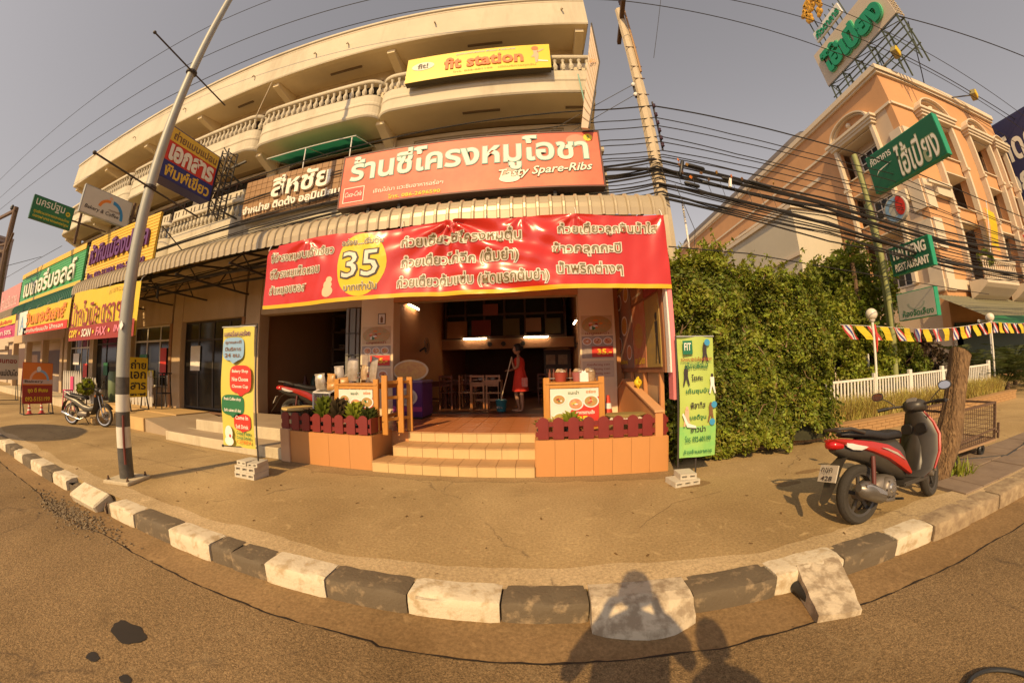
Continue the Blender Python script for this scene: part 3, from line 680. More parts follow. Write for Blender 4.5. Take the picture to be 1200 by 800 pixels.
# ochre block and ramp of the third shop
OC = M('ochre_concrete', (.60, .40, .17), .85, s=2, amt=.5, dirt=.35)
r = bpy.data.objects.new('shop_ramp', None); COL.objects.link(r); struct(r)
MB().box(-14.5, -9.4, 5.9, 7.0, 0, .35).build('landing', OC, r); MB().box(-11.6, -9.42, 4.95, 5.9, 0, .33).build('ramp_block', OC, r, bevel=.01)
MB().box(-12.0, -11.6, 4.6, 5.9, 0, .17).build('low_step', OC, r, bevel=.01)
MB().prism([(-9.42, .32), (-7.56, .02), (-7.56, 0), (-9.42, 0)], 5.0, 6.99).build('ramp', CTOP, r)
MB().box(-30, -14.5, 5.6, 7.0, 0, .30).build('landing', CST, r)
# ------------------------------------------------------------------ corrugated canopy with steel truss
def canopy(name, label, x0, x1, y_lip, z_lip, z_top, y_wall, z_wall, mat, pitch=.19, par=None):
    t = thing(name, label, 'awning', ((x0 + x1) / 2, y_wall, z_wall))
    n = max(2, round((x1 - x0) / pitch)); dx = (x1 - x0) / n; prof = [(y_lip, z_lip), (y_lip - .005, z_lip + .12)]
    R_ = z_top - z_lip - .06
    for k in range(0, 7):
        a = PI / 2 * k / 6; prof.append((y_lip + .22 * (1 - math.cos(a)) - .0, z_lip + .14 + (z_top - z_lip - .14) * math.sin(a)))
    prof.append((y_wall, z_wall)); src = None
    for i in range(n):
        if src is None:
            mb = MB(); cs = [(0, 0), (dx - .06, 0), (dx - .045, .024), (dx - .015, .026), (dx, .0)]; rings = []
            for (cx_, h) in cs:
                rings.append([(x0 + cx_, p[0] - h * (1 if q < 6 else .1), p[1] + h * (0 if q < 3 else .5 if q < 6 else 1)) for q, p in enumerate(prof)])
            m_ = len(prof); vs = [p for r_ in rings for p in r_]
            mb.add(vs, [(a * m_ + b, a * m_ + b + 1, (a + 1) * m_ + b + 1, (a + 1) * m_ + b) for a in range(len(cs) - 1) for b in range(m_ - 1)])
            src = mb.build('roofing_sheet', mat, t, fix=False)
            md = None
        else: share(src, 'roofing_sheet', t, (dx * i, 0, 0))
    return t
CAN = M('cream_metal_sheet', (.43, .35, .225), .36, s=2.5, amt=.35, dirt=.35, spec=.7, metal=.15)
cn = canopy('canopy', 'long cream corrugated canopy with rolled edge over the eating place and its neighbours', -13.85, 1.98, 4.5, 3.70, 4.12, 6.0, 4.52, CAN)
TR = M('truss_steel', (.06, .055, .05), .6, s=6)
mb = MB(); mb.box(-13.8, 1.93, 4.66, 4.70, 3.92, 3.97); mb.build('edge_rail', TR, cn)
for x in [-13.5 + 1.9 * k for k in range(9)]:
    mb = MB(); mb.bar((x, 4.68, 3.86), (x, 7.0, 4.3), .045); mb.bar((x, 4.68, 3.62), (x, 7.0, 3.62), .045) if x < -4.4 else None
    if x < -4.4:
        for k in range(0, 4, 2): mb.bar((x, 4.7 + .6 * k, 3.62), (x, 5.0 + .6 * k, 3.9 + .1 * k), .025); mb.bar((x, 5.0 + .6 * k, 3.9 + .1 * k), (x, 5.3 + .6 * k, 3.62), .025)
    mb.build('truss', TR, cn)
for y, z in ((5.3, 3.68), (6.1, 3.72)): MB().bar((-13.6, y, z), (-4.5, y, z), .05).build('purlin', TR, cn)
for x in (-12.9, -9.6): MB().bar((x, 5.3, 3.7), (x, 5.3, 3.35), .05).build('hanger', TR, cn)
MB().box(-13.85, 1.98, 6.01, 6.98, 4.36, 4.44).build('ledge', CREAM2, cn)
c2 = canopy('canopy', 'dark green canopy edge directly below the green slatted board', -22.4, -13.95, 4.55, 3.62, 4.1, 6.0, 4.5, M('green_metal_sheet', (.03, .14, .08), .4, s=3))
c3 = canopy('canopy', 'short cream canopy edge at the far left below the pink board', -31, -22.5, 4.55, 3.62, 4.1, 6.0, 4.5, CAN)
# green translucent awning on the second floor
ga = thing('window_awning', 'small green translucent window awning with white frame, above the brown lettered board', 'awning', (-5.4, 7, 7.4))
GT = M('green_fibreglass', (.03, .22, .12), .4, trans=.35)
mb = MB(); n = 14
P = [[(-6.85 + 2.75 * i / n, y, z + .015 * (i % 2)) for i in range(n + 1)] for y, z in ((6.98, 7.42), (6.0, 7.05))]
mb.add(P[0] + P[1], [(i, i + 1, n + 2 + i, n + 1 + i) for i in range(n)]); mb.build('awning_sheet', GT, ga, fix=False)
for x in (-6.85, -5.5, -4.1):
    MB().tube([(x, 6.98, 7.38), (x, 6.0, 7.02)], .012, 6).build('awning_arm', WHITE, ga)
MB().tube([(-6.86, 6.0, 7.03), (-4.09, 6.0, 7.03)], .013, 6).build('awning_rail', WHITE, ga)
for x in (-5.55, -4.2):
    MB().tube([(x, 6.0, 7.0), (x, 6.05, 6.1)], .014, 6).build('prop', WHITE, ga)
# restaurant side panel of posters, pink edge post, slanted wall
sp = thing('poster_screen', 'tall side screen covered in food and fitness posters right of the doorway', 'screen', (1.75, 6, .5))
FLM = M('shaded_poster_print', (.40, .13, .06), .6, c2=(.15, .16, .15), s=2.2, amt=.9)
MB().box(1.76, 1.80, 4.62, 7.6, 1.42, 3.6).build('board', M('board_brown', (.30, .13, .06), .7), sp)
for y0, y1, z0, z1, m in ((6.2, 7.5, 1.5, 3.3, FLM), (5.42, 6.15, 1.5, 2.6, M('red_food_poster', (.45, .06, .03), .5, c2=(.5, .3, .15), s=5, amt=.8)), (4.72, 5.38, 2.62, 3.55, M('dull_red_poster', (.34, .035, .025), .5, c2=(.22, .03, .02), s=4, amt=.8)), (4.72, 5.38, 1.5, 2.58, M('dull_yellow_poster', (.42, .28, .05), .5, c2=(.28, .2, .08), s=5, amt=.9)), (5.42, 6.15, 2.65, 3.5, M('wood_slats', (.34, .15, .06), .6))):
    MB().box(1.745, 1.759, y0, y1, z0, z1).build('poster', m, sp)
for k in range(4): text(('ก๋วยเตี๋ยว', 'ข้าวต้ม', 'เย็นตาโฟ', 'ต้มยำ')[k], (1.745, 5.05, 3.4 - .2 * k), -EY, EZ, .5, .12, PINK, sp)
for z, r_, m in ((2.05, .07, BLACK),): disc((1.745, 4.85, 2.25), -EY, EZ, .05, .06, BLACK, sp, 'figure_head')
patch((1.745, 4.86, 1.9), -EY, EZ, [(-.07, .28), (.07, .28), (.05, 0), (.1, -.35), (.05, -.35), (0, -.05), (-.07, -.35), (-.1, -.35), (-.05, 0)], BLACK, sp, 'figure_print')
disc((1.745, 5.8, 2.05), -EY, EZ, .26, .22, M('food_print', (.5, .12, .03), .5, c2=(.45, .35, .08), s=14, amt=.9), sp, 'food_picture')
for y, z, r_, m in ((7.1, 2.9, .22, FLM), (6.75, 2.35, .25, MATS['food_print']), (7.2, 2.0, .2, MATS['red_food_poster']), (6.5, 2.95, .2, MATS['food_print']), (6.45, 1.8, .18, MATS['red_food_poster'])):
    disc((1.744, y, z), -EY, EZ, r_, r_ * .8, MATS['white_paint'], sp, 'plate_picture'); disc((1.742, y, z), -EY, EZ, r_ * .85, r_ * .66, m, sp, 'food_picture')
for y, z, q in ((6.85, 3.15, 'อาหารตามสั่ง'), (6.9, 1.62, 'ก๋วยเตี๋ยวหมู'), (5.78, 1.62, 'ราคา 35 บาท')): text(q, (1.743, y, z), -EY, EZ, .6, .12, YEL, sp, bold=.03)
for k in range(3): MB().box(1.742, 1.746, 5.5, 6.05, 2.74 + .25 * k, 2.78 + .25 * k).build('slat', FR, sp)
for y in (4.9, 5.7, 6.5, 7.3): MB().box(1.77, 1.83, y - .03, y + .03, .8, 1.42).build('post', TERRA, sp)
MB().box(1.84, 1.88, 5.0, 7.4, .75, 1.45).build('backing_panel', M('tan_panel', (.55, .38, .22), .7), sp)
pp = thing('pink_post', 'pink plastic edge post at the front of the poster screen by the hedge', 'post', (1.82, 4.5, 1.1))
MB().box(1.80, 1.86, 4.44, 4.60, 1.05, 3.66).build('post', flat('pink_plastic', (.72, .22, .24)), pp); MB().box(1.775, 1.799, 4.46, 4.58, 1.42, 3.6).build('trim', WHITE, pp)
sw = thing('slanted_wall', 'low terracotta wall with slanting top at the right end of the terrace', 'wall', (1.72, 6, 0))
MB().prism([(4.68, .5), (4.68, .86), (6.5, 1.26), (8.3, .52), (8.3, .5)], 1.62, 1.735, 'x').build('wall', TERRA, sw, bevel=.006)
MB().prism([(4.66, .863), (6.5, 1.268), (8.3, .53), (8.3, .56), (6.5, 1.30), (4.66, .893)], 1.60, 1.752, 'x').build('coping', M('coping', (.66, .36, .17), .7, s=2), sw)
b = thing('yellow_flower', 'round yellow knob-like flower on the slanted wall coping', 'flower', (1.7, 5.9, 1.16))
MB().ball((1.7, 5.8, 1.24), .075, 12, 8).build('bloom', YEL, b, smooth=True)
for k in range(7):
    a = k * PI * 2 / 7; MB().ball((1.7, 5.8 + .08 * math.cos(a), 1.24 + .08 * math.sin(a)), .035, 8, 5, (.6, 1, 1)).build('petal', YEL, b, smooth=True)
MB().tube([(1.7, 5.8, 1.1), (1.7, 5.8, 1.2)], .012, 6).build('stalk', GREEN, b)
# ------------------------------------------------------------------ sign boards on the building
def box_sign(name, label, x0, x1, z0, z1, y, dep, face, side, cat='sign', frame=None, bev=0):
    t = thing(name, label, cat, ((x0 + x1) / 2, y + dep, z0))
    MB().box(x0, x1, y + .004, y + dep, z0, z1).build('sign_box', side, t)
    fw = frame[0] if frame else 0
    MB().box(x0 + fw, x1 - fw, y - .004, y + .003, z0 + fw, z1 - fw).build('sign_face', face, t)
    if frame:
        mb = MB(); mb.box(x0, x1, y - .012, y + .0035, z0, z0 + fw); mb.box(x0, x1, y - .012, y + .0035, z1 - fw, z1); mb.box(x0, x0 + fw, y - .011, y + .0034, z0 + fw, z1 - fw); mb.box(x1 - fw, x1, y - .011, y + .0034, z0 + fw, z1 - fw)
        mb.build('sign_frame', frame[1], t)
    return t
LW = flat('cream_lettering', (.80, .76, .66)); TEAL = flat('teal_outline', (.16, .34, .32)); INK = flat('dark_ink', (.04, .03, .03)); BRNI = flat('brown_ink', (.20, .10, .04))
PUR = flat('purple_letter', (.12, .03, .16)); MAR = flat('maroon_print', (.30, .03, .02)); LBL = flat('pale_blue_print', (.25, .42, .62)); FLESH = flat('flesh_print', (.75, .42, .28))
def outl(body, O, U, V, w, h, m1, m2, t, off=.005, b1=.012, b2=.06, **k):
    text(body, O, U, V, w, h, m2, t, off=off, bold=b2, ref=b1, name='lettering_outline', **k); return text(body, O, U, V, w, h, m1, t, off=off + .004, bold=b1, ref=b1, **k)
# 1 main shop sign
MS = M('faded_glare_red_print', (.76, .22, .12), .5, c2=(.66, .075, .05), s=.8, amt=.9, spec=.4)  # salmon mottling holds both the print and sun glare on the sign
s = box_sign('shop_sign', 'wide red main sign with big cream letters and a script line in English', -4.09, 1.36, 4.88, 6.19, 5.70, .22, MS, flat('dark_sign_side', (.045, .025, .02)), frame=(.035, flat('dark_sign_frame', (.10, .03, .02))))
outl('ร้านซี่โครงหมูโอชา', (-1.38, 5.69, 5.72), EX, EZ, 4.95, .80, LW, TEAL, s, b1=.02, b2=.045)
text('เชิญไปมา แวะชิมอาหารอร่อย', (-2.5, 5.69, 5.17), EX, EZ, 1.5, .13, LW, s, off=.005, bold=.01)
text('โทร. 086-2696590', (-2.35, 5.69, 4.99), EX, EZ, 1.1, .10, YEL, s, off=.005, bold=.02)
outl('Tasty Spare-Ribs', (.25, 5.69, 5.26), (1, 0, .06), (-.06, 0, 1), 1.8, .24, LW, flat('dark_green_outline', (.03, .10, .06)), s, b1=.015, b2=.05, shear=.35)
patch((-3.72, 5.69, 5.17), EX, EZ, rect(.50, .36), LW, s, 'logo_plate'); patch((-3.72, 5.686, 5.17), EX, EZ, rect(.46, .32), flat('logo_red', (.60, .05, .04)), s, 'logo_field')
text('Coca-Cola', (-3.72, 5.682, 5.18), EX, EZ, .40, .12, LW, s, off=.004, bold=.01, shear=.4)
disc((-.45, 5.69, 5.22), EX, EZ, .16, .15, flat('pale_pink_print', (.72, .40, .30)), s, 'emblem', off=.004); disc((-.45, 5.688, 5.12), EX, EZ, .20, .09, LW, s, 'emblem', off=.006)
disc((1.12, 5.69, 6.02), EX, EZ, .09, .09, YEL, s, 'price_spot', off=.006); text('9', (1.12, 5.688, 6.02), EX, EZ, .05, .09, GREEN, s, off=.008)
disc((.88, 5.69, 5.95), EX, EZ, .2, .15, flat('pale_red_print', (.72, .26, .17)), s, 'emblem', off=.0035)
for x in (-3.4, -2.7, .4): MB().box(x - .03, x + .03, 5.8, 5.88, 4.42, 4.88).build('bracket', DARK, s)
# 2 fit station
s = box_sign('shop_sign', 'yellow gym sign with orange lowercase words on the third-floor balcony', -2.86, .54, 8.12, 8.96, 5.72, .16, M('yellow_sign_print', (.80, .58, .03), .35, amt=.3, s=2), flat('dark_olive_side', (.05, .035, .01)))
text('fit station', (-1.0, 5.712, 8.56), EX, EZ, 1.85, .40, flat('red_orange_letter', (.72, .17, .04)), s, off=.004, bold=.03, depth=.015)
text('ศูนย์ออกกำลังกาย ฟิตเนส สำหรับสตรี', (-.95, 5.712, 8.86), EX, EZ, 1.4, .09, LBL, s, off=.004); text('โทร. 032-601199   เปิดบริการทุกวัน', (-.75, 5.712, 8.24), EX, EZ, 1.9, .08, ORNG, s, off=.004)
disc((-2.45, 5.712, 8.62), EX, EZ, .28, .14, flat('white_oval', (.7, .7, .6)), s, 'emblem'); text('fit!', (-2.45, 5.710, 8.62), EX, EZ, .26, .18, INK, s, off=.006, bold=.02)
disc((.2, 5.712, 8.82), EX, EZ, .08, .08, flat('red_orange_letter', (.72, .17, .04)), s, 'figure_head'); patch((.2, 5.712, 8.55), EX, EZ, [(-.05, .2), (.06, .2), (.08, .02), (.05, -.22), (.0, -.26), (-.02, -.05), (-.10, -.05), (-.03, .08)], FLESH, s, 'figure_print')
patch((.2, 5.712, 8.6), EX, EZ, [(.05, .12), (.2, .2), (.2, .16), (.06, .06)], FLESH, s, 'figure_arm'); patch((.2, 5.712, 8.4), EX, EZ, [(.05, 0), (.28, -.04), (.28, -.08), (.04, -.05)], WHITE, s, 'figure_leg')
# 3 brown board with raised cream letters: board of tiles
s = thing('shop_sign', 'brown tiled board with raised cream letters beside the red main sign', 'sign', (-5.7, 6.0, 5.25))
BT = M('brown_board_tile', (.33, .19, .09), .7, s=3, amt=.4, dirt=.3)
MB().box(-7.30, -4.1, 5.93, 5.97, 5.24, 6.36).build('sign_board', flat('dark_board_joint', (.10, .05, .025)), s)
src = None; nx_, nz_ = 17, 7
for i in range(nx_):
    for j in range(nz_):
        dx, dz = 3.2 / nx_, 1.12 / nz_
        if src is None: src = MB().box(-7.30 + .006, -7.30 + dx - .006, 5.918, 5.929, 5.24 + .006, 5.24 + dz - .006).build('board_panel', BT, s)
        else: share(src, 'board_panel', s, (i * dx, 0, j * dz))
text('สีหชัย', (-5.40, 5.905, 5.96), EX, EZ, 1.75, .58, LW, s, depth=.05, bold=.025); text('จำหน่าย ติดตั้ง อลูมิเนียม', (-5.7, 5.905, 5.46), EX, EZ, 3.0, .30, LW, s, depth=.04, bold=.03)
# slatted aluminium boards (yellow, green)
def slat_sign(name, label, x0, x1, z0, z1, y, mat, pitch=.09, rim=None):
    t = thing(name, label, 'sign', ((x0 + x1) / 2, y + .05, z0)); src = None; n = round((z1 - z0) / pitch); d = (z1 - z0) / n
    MB().box(x0, x1, y + .02, y + .06, z0, z1).build('sign_board', mat, t)
    for k in range(n):
        if src is None: src = MB().prism([(y + .019, z0 + .004), (y - .006, z0 + .010), (y + .002, z0 + d - .002), (y + .019, z0 + d - .002)], x0, x1, 'x').build('slat', mat, t)
        else: share(src, 'slat', t, (0, 0, d * k))
    if rim:
        for a, b in ((z0 - .10, z0 + .10), (z1 - .10, z1 + .10)): MB().box(x0, x1, y - .03, y - .008, a, b).build('rim', rim, t)
    for x in (x0 + .1, x1 - .1): MB().box(x - .03, x + .03, y + .06, y + .12, z0 - .3, z1).build('stay', DARK, t)
    return t
YS = M('yellow_metal_board', (.74, .47, .05), .45, s=3, amt=.35, dirt=.2)
s = slat_sign('shop_sign', 'yellow slatted board with thick purple letters above the canopy, behind the striped pole', -13.95, -9.42, 4.0, 5.57, 4.9, YS)
text('หัวหินเมืองปาร์ค', (-11.7, 4.885, 5.02), EX, EZ, 3.9, .66, PUR, s, depth=.06, bold=.025); text('โทร. 032-513034, 086-5355993', (-11.75, 4.885, 4.33), EX, EZ, 3.9, .22, PUR, s, depth=.03, bold=.015)
s = slat_sign('shop_sign', 'green slatted board with yellow borders and tall white letters, left of the yellow board', -22.7, -14.3, 4.22, 5.48, 4.9, M('green_metal_board', (.07, .36, .12), .45, s=3, amt=.3, dirt=.15), rim=YS)
text('เบเกอรี่บอลล์', (-18.4, 4.885, 4.86), EX, EZ, 6.9, .85, LW, s, depth=.05, bold=.02)
s = box_sign('shop_sign', 'faded pink board at the far left of the row above the cream canopy edge', -28, -22.85, 4.0, 5.3, 4.9, .1, M('faded_pink_print', (.62, .20, .20), .5, c2=(.5, .28, .25), amt=.7, s=1), DARK)
text('ร้านเสริมสวย', (-25.2, 4.89, 4.65), EX, EZ, 3.6, .7, flat('pale_pink_letter', (.72, .45, .42)), s, bold=.03)
# vinyl banners under canopies (own cloth geometry)
def vinyl(name, label, x0, x1, z0, z1, y, mat, fn, nx=60, nz=14, grommets=True, hem=None, cat='banner', ztop=None, flut=None):
    t = thing(name, label, cat, ((x0 + x1) / 2, y, z1))
    P = []; zt = ztop or (lambda x: z1); zb = flut or (lambda x: z0)
    for j in range(nz + 1):
        for i in range(nx + 1):
            x = x0 + (x1 - x0) * i / nx; z = zb(x) + (zt(x) - zb(x)) * j / nz; P.append(fn(Vector((x, y, z))))
    mb = MB(); mb.add(P, [(j * (nx + 1) + i, j * (nx + 1) + i + 1, (j + 1) * (nx + 1) + i + 1, (j + 1) * (nx + 1) + i) for j in range(nz) for i in range(nx)])
    if hem:
        for i, f in enumerate(mb.f):
            if i < nx: mb.mi[i] = 1
    o = mb.build('cloth', [mat, hem] if hem else mat, t, fix=False)
    for p in o.data.polygons: p.use_smooth = True
    sides = [(x0 + .02, zt(x0) - .03), (x1 - .02, zt(x1) - .03)] + [(x0 + (x1 - x0) * k / 5, zt(x0 + (x1 - x0) * k / 5) - .02) for k in range(1, 5)]
    for x, z in sides: MB().tube([(x, y, z), (x, y + .05, z + .12), (x, y + .14, z + .2)], .006, 5).build('tie_cord', WHITE, t)
    return t
TIES = [(-4.50, 3.62), (-3.65, 3.66), (-1.22, 3.66), (-.2, 3.67), (.55, 3.67), (1.85, 3.67)]
def wrink(p):
    d = 0
    for i, (tx, tz) in enumerate(TIES):
        dx, dz = p.x - tx, p.z - tz; r_ = math.hypot(dx, dz) + .05; a = math.atan2(dx, -dz)
        A = (.035 if i == 2 else .018 if i in (1, 4) else .012) * math.exp(-r_ / (1.1 if i == 2 else .6)) * min(1, r_ / .12)
        d += A * math.sin(a * (9 if i == 2 else 7) + i * 1.3)
    d += .016 * math.sin(p.x * 2.1 + p.z * 1.6) + .012 * noise.noise(Vector((p.x * 1.6, 2, p.z * 2.6 + p.x))) + .008 * noise.noise(Vector((p.x * 5, 9, p.z * 3 - p.x * 2)))
    # catenary folds between the centre ties
    d += .014 * math.sin((p.z - 3.66 + .35 * math.sin((p.x + 1.22) / 1.6) ** 2) * 18 + p.x) * max(0, 1 - abs(p.x + .4) / 1.6)
    return Vector((p.x, p.y + d * 1.5, p.z))
BR = M('glossy_red_vinyl', (.74, .036, .024), .26, amt=.15, trans=.32, spec=.75, coat=.35); BY = M('yellow_vinyl', (.85, .55, .02), .4, trans=.25, amt=.1)
bzt = lambda x: 3.655 + (.02 * math.sin(x * 3.3)) - (.05 if x < -4.3 else 0)
bzb = lambda x: 2.56 + .012 * (x + 4.5) / 6 + .01 * math.sin(x * 2)
s = vinyl('food_banner', 'long glossy red vinyl menu banner with the price 35, tied under the canopy', -4.55, 1.86, 2.56, 3.65, 4.40, BR, wrink, nx=220, nz=36, hem=None, ztop=bzt, flut=bzb)
mb = MB(); P = []
for i in range(221):
    x = -4.55 + 6.41 * i / 220
    for q in (0, .5, 1): P.append(wrink(Vector((x, 4.396, bzb(x) + .06 * q - .004))) + Vector((0, -.003, 0)))
mb.add(P, [(3 * i + q, 3 * i + q + 3, 3 * i + q + 4, 3 * i + q + 1) for i in range(220) for q in (0, 1)]); mb.build('yellow_hem', BY, s, fix=False)
VT = M('vinyl_cream_print', (.82, .78, .66), .35, amt=.1, trans=.2); VG = M('vinyl_olive_print', (.20, .16, .07), .4, amt=.1, trans=.1)
def btext(body, x, z, w, h, m1=VG, m2=VT, b2=.085):
    text(body, (x, 4.40, z), EX, EZ, w, h, m2, s, off=.010, bold=b2, ref=.008, name='lettering_outline', fn=wrink, cut=.075); text(body, (x, 4.40, z), EX, EZ, w, h, m1, s, off=.018, bold=.004, ref=.008, fn=wrink, cut=.075)
btext('ซี่โครงหมูอบเต้าเจี้ยว', -3.78, 3.40, 1.33, .20); btext('ซี่โครงหมูเห็ดหอม', -3.90, 3.12, 1.08, .20); btext('สันหมูอบซอส', -4.02, 2.84, .80, .19)
YD = M('vinyl_yellow_print', (.90, .66, .02), .32, amt=.1, trans=.25)
def wdisc(cx, cz, rx, rz, mat, off):
    mb = MB(); P = []; R_ = 6; n = 36
    for r_ in range(R_ + 1):
        for j in range(n):
            a = 2 * PI * j / n; q = r_ / R_; P.append(wrink(Vector((cx + rx * q * math.cos(a) * (1 + .05 * math.cos(3 * a)), 4.40, cz + rz * q * math.sin(a)))) + Vector((0, -off, 0)))
    mb.add(P, [(r_ * n + j, (r_ + 1) * n + j, (r_ + 1) * n + (j + 1) % n, r_ * n + (j + 1) % n) for r_ in range(R_) for j in range(n)]); mb.build('price_spot', mat, s, fix=False)
wdisc(-2.62, 3.13, .42, .50, YD, .004)
btext('35', -2.62, 3.13, .62, .42, VT, INK, b2=.045); btext('อร่อย....เริ่มต้น', -2.62, 3.50, .70, .11, m2=VT, b2=.05); btext('บาทเท่านั้น', -2.60, 2.78, .55, .12, b2=.05)
for cx, cz, rr in ((-3.18, 2.84, .08), (-3.18, 2.74, .10), (-3.16, 2.92, .06)): wdisc(cx, cz, rr, rr * .9, M('vinyl_flesh_print', (.80, .50, .30), .4), .006)
btext('ก๋วยเตี๋ยวซี่โครงหมูตุ๋น', -1.08, 3.38, 1.75, .22); btext('ก๋วยเตี๋ยวไก่ฉีก (ต้มยำ)', -1.10, 3.08, 1.70, .21); btext('ก๋วยเตี๋ยวต้มแซ่บ (ผัดแรกต้มยำ)', -.92, 2.77, 2.15, .21)
btext('ก๋วยเตี๋ยวลูกชิ้นน้ำใส', 1.02, 3.43, 1.42, .20); btext('ข้าวคลุกกะปิ', .70, 3.14, .95, .20); btext('น้ำพริกต่างๆ', .72, 2.85, .90, .20)
plain = lambda p: Vector((p.x, p.y + .02 * math.sin(p.x * 3 + p.z) + .01 * math.sin(p.x * 7), p.z))
VYEL = M('yellow_vinyl_print', (.82, .60, .04), .45, trans=.2, amt=.2)
s = vinyl('print_shop_banner', 'yellow vinyl banner with a red band reading COPY SCAN, hanging behind the striped pole', -13.35, -8.90, 2.28, 3.66, 4.42, VYEL, plain, nx=40, ztop=lambda x: 3.70 - .035 * (x + 13.35))
patch((-11.12, 4.39, 2.46), EX, EZ, rect(4.42, .40), MAR, s, 'red_band', off=.004)
text('ป้ายไวนิล·ตรายาง', (-11.15, 4.38, 3.02), EX, EZ, 4.1, .72, M('maroon_letter', (.28, .04, .05)), s, bold=.01); text('ถ่ายเอกสาร', (-9.9, 4.38, 3.50), EX, EZ, 1.5, .16, YS, s)
for i, (q, m) in enumerate((('COPY', YEL), ('SCAN', LW), ('FAX', PINK), ('INKJET', PINK))): text(q, (-12.9 + 1.05 * i + (.25 if i == 3 else 0), 4.375, 2.46), EX, EZ, .72 if i < 3 else 1.0, .22, m, s, bold=.03, off=.006, shear=.2)
for i in range(3): disc((-12.38 + 1.05 * i, 4.375, 2.46), EX, EZ, .05, .05, YEL, s, 'dot', off=.007)
s = vinyl('print_shop_banner', 'smaller yellow vinyl banner with a red strip, below the green canopy edge', -20.2, -13.55, 2.68, 3.58, 4.42, VYEL, plain, nx=40)
patch((-16.4, 4.39, 2.80), EX, EZ, rect(5.6, .26), RED, s, 'red_band'); patch((-19.4, 4.39, 3.13), EX, EZ, rect(1.5, .90), WHITE, s, 'white_end')
text('วินเทอร์เฮาส์', (-16.3, 4.38, 3.25), EX, EZ, 4.9, .45, ORNG, s, bold=.04); text('ผลิตภัณฑ์ขนมปัง ไส้กรอก', (-16.4, 4.38, 2.80), EX, EZ, 4.9, .15, LW, s, off=.006); text('A', (-19.4, 4.38, 3.1), EX, EZ, .7, .6, LBL, s)
s = vinyl('print_shop_banner', 'pink and yellow vinyl banner at the far left edge under the cream canopy', -28, -20.7, 2.68, 3.6, 4.42, M('pink_vinyl_print', (.70, .07, .22), .45, trans=.2), plain, nx=20)
patch((-24.3, 4.39, 3.40), EX, EZ, rect(7.2, .36), YEL, s, 'yellow_band'); text('โปรโมชั่นพิเศษ', (-23.6, 4.38, 3.38), EX, EZ, 4.5, .22, RED, s, off=.006); text('ลดราคา 50%', (-23.6, 4.38, 2.9), EX, EZ, 4.5, .2, LW, s)
# ---- projecting signs (faces towards +x)
def proj_sign(label, x, y0, y1, z0, z1, th, face, side, slope=0.0):
    t = thing('projecting_sign', label, 'sign', (x - th / 2, y1, z0))
    MB().box(x - th, x - .003, y0, y1, z0, z1).build('sign_box', side, t); MB().box(x - .004, x + .003, y0 + .03, y1 - .03, z0 + .03, z1 - .03).build('sign_face', face, t); return t
s = proj_sign('projecting box sign in yellow, red and blue bands, on a lattice bracket', -7.8, 3.74, 5.24, 5.62, 6.90, .40, RED, flat('dark_blue_side', (.03, .03, .16)))
X_ = -7.794
patch((X_, 4.49, 6.70), EY, EZ, rect(1.44, .34), YS, s, 'yellow_band'); patch((X_, 4.49, 5.83), EY, EZ, rect(1.44, .42), flat('navy_band', (.02, .025, .17)), s, 'navy_band')
text('ถ่ายแบบแปลน', (X_ + .003, 4.50, 6.71), EY, EZ, 1.32, .24, BRNI, s, bold=.03); text('เอกสาร', (X_ + .003, 4.50, 6.28), EY, EZ, 1.30, .42, LW, s, bold=.045, depth=.01); text('พิมพ์เขียว', (X_ + .003, 4.5, 5.84), EY, EZ, 1.30, .32, YS, s, bold=.03)
mb = MB()
for yy in (5.30, 5.62):
    for xx in (-7.86, -7.62): mb.bar((xx, yy, 5.25), (xx, yy, 7.15), .03)
for k in range(9):
    z = 5.3 + .22 * k; mb.bar((-7.86, 5.30, z), (-7.62, 5.62, z + .1), .02); mb.bar((-7.86, 5.62, z), (-7.86, 5.30, z + .2), .02); mb.bar((-7.62, 5.3, z), (-7.62, 5.62, z), .02)
mb.bar((-7.74, 5.6, 6.6), (-7.74, 6.1, 6.5), .04); mb.bar((-7.74, 5.6, 5.5), (-7.74, 6.14, 5.5), .04); mb.bar((-7.7, 5.6, 6.75), (-7.3, 5.7, 6.9), .05); mb.build('lattice_bracket', DARK, s)
s = proj_sign('dark green projecting sign with yellow small print, left of the white bakery sign', -16, 3.20, 4.70, 6.30, 7.14, .14, GREEN, flat('green_side', (.02, .10, .05)))
text('นครปฐม', (-15.996, 3.83, 6.92), EY, EZ, 1.05, .36, LW, s, bold=.01); text('ศูนย์รวมอาหารและขนมไทย', (-15.996, 3.95, 6.58), EY, EZ, 1.3, .14, YEL, s); text('ของฝากจากนครปฐม', (-15.996, 3.95, 6.42), EY, EZ, 1.3, .12, YEL, s)
for k in range(8): disc((-15.995, 4.50 + .06 * math.cos(k * PI / 4), 6.83 + .06 * math.sin(k * PI / 4)), EY, EZ, .03, .03, YEL, s, 'petal')
MB().bar((-16.07, 4.7, 6.7), (-16.07, 6.1, 6.7), .05).bar((-16.07, 5.0, 5.9), (-16.07, 5.0, 7.2), .08).build('bracket', RUST, s)
s = proj_sign('pale grey projecting bakery sign with a rainbow arc in orange and blue', -12.7, 3.85, 5.50, 5.95, 6.84, .12, M('pale_sign_face', (.60, .56, .50), .5, amt=.2), STEEL)
disc((-12.696, 4.72, 6.28), EY, EZ, .34, .34, ORNG, s, 'rainbow_arc', a0=PI * .45, a1=PI * .95, r_in=.72, n=16); disc((-12.696, 4.85, 6.16), EY, EZ, .42, .48, flat('sky_blue_print', (.03, .25, .55)), s, 'rainbow_arc', a0=-.15, a1=PI * .5, r_in=.76, n=16)
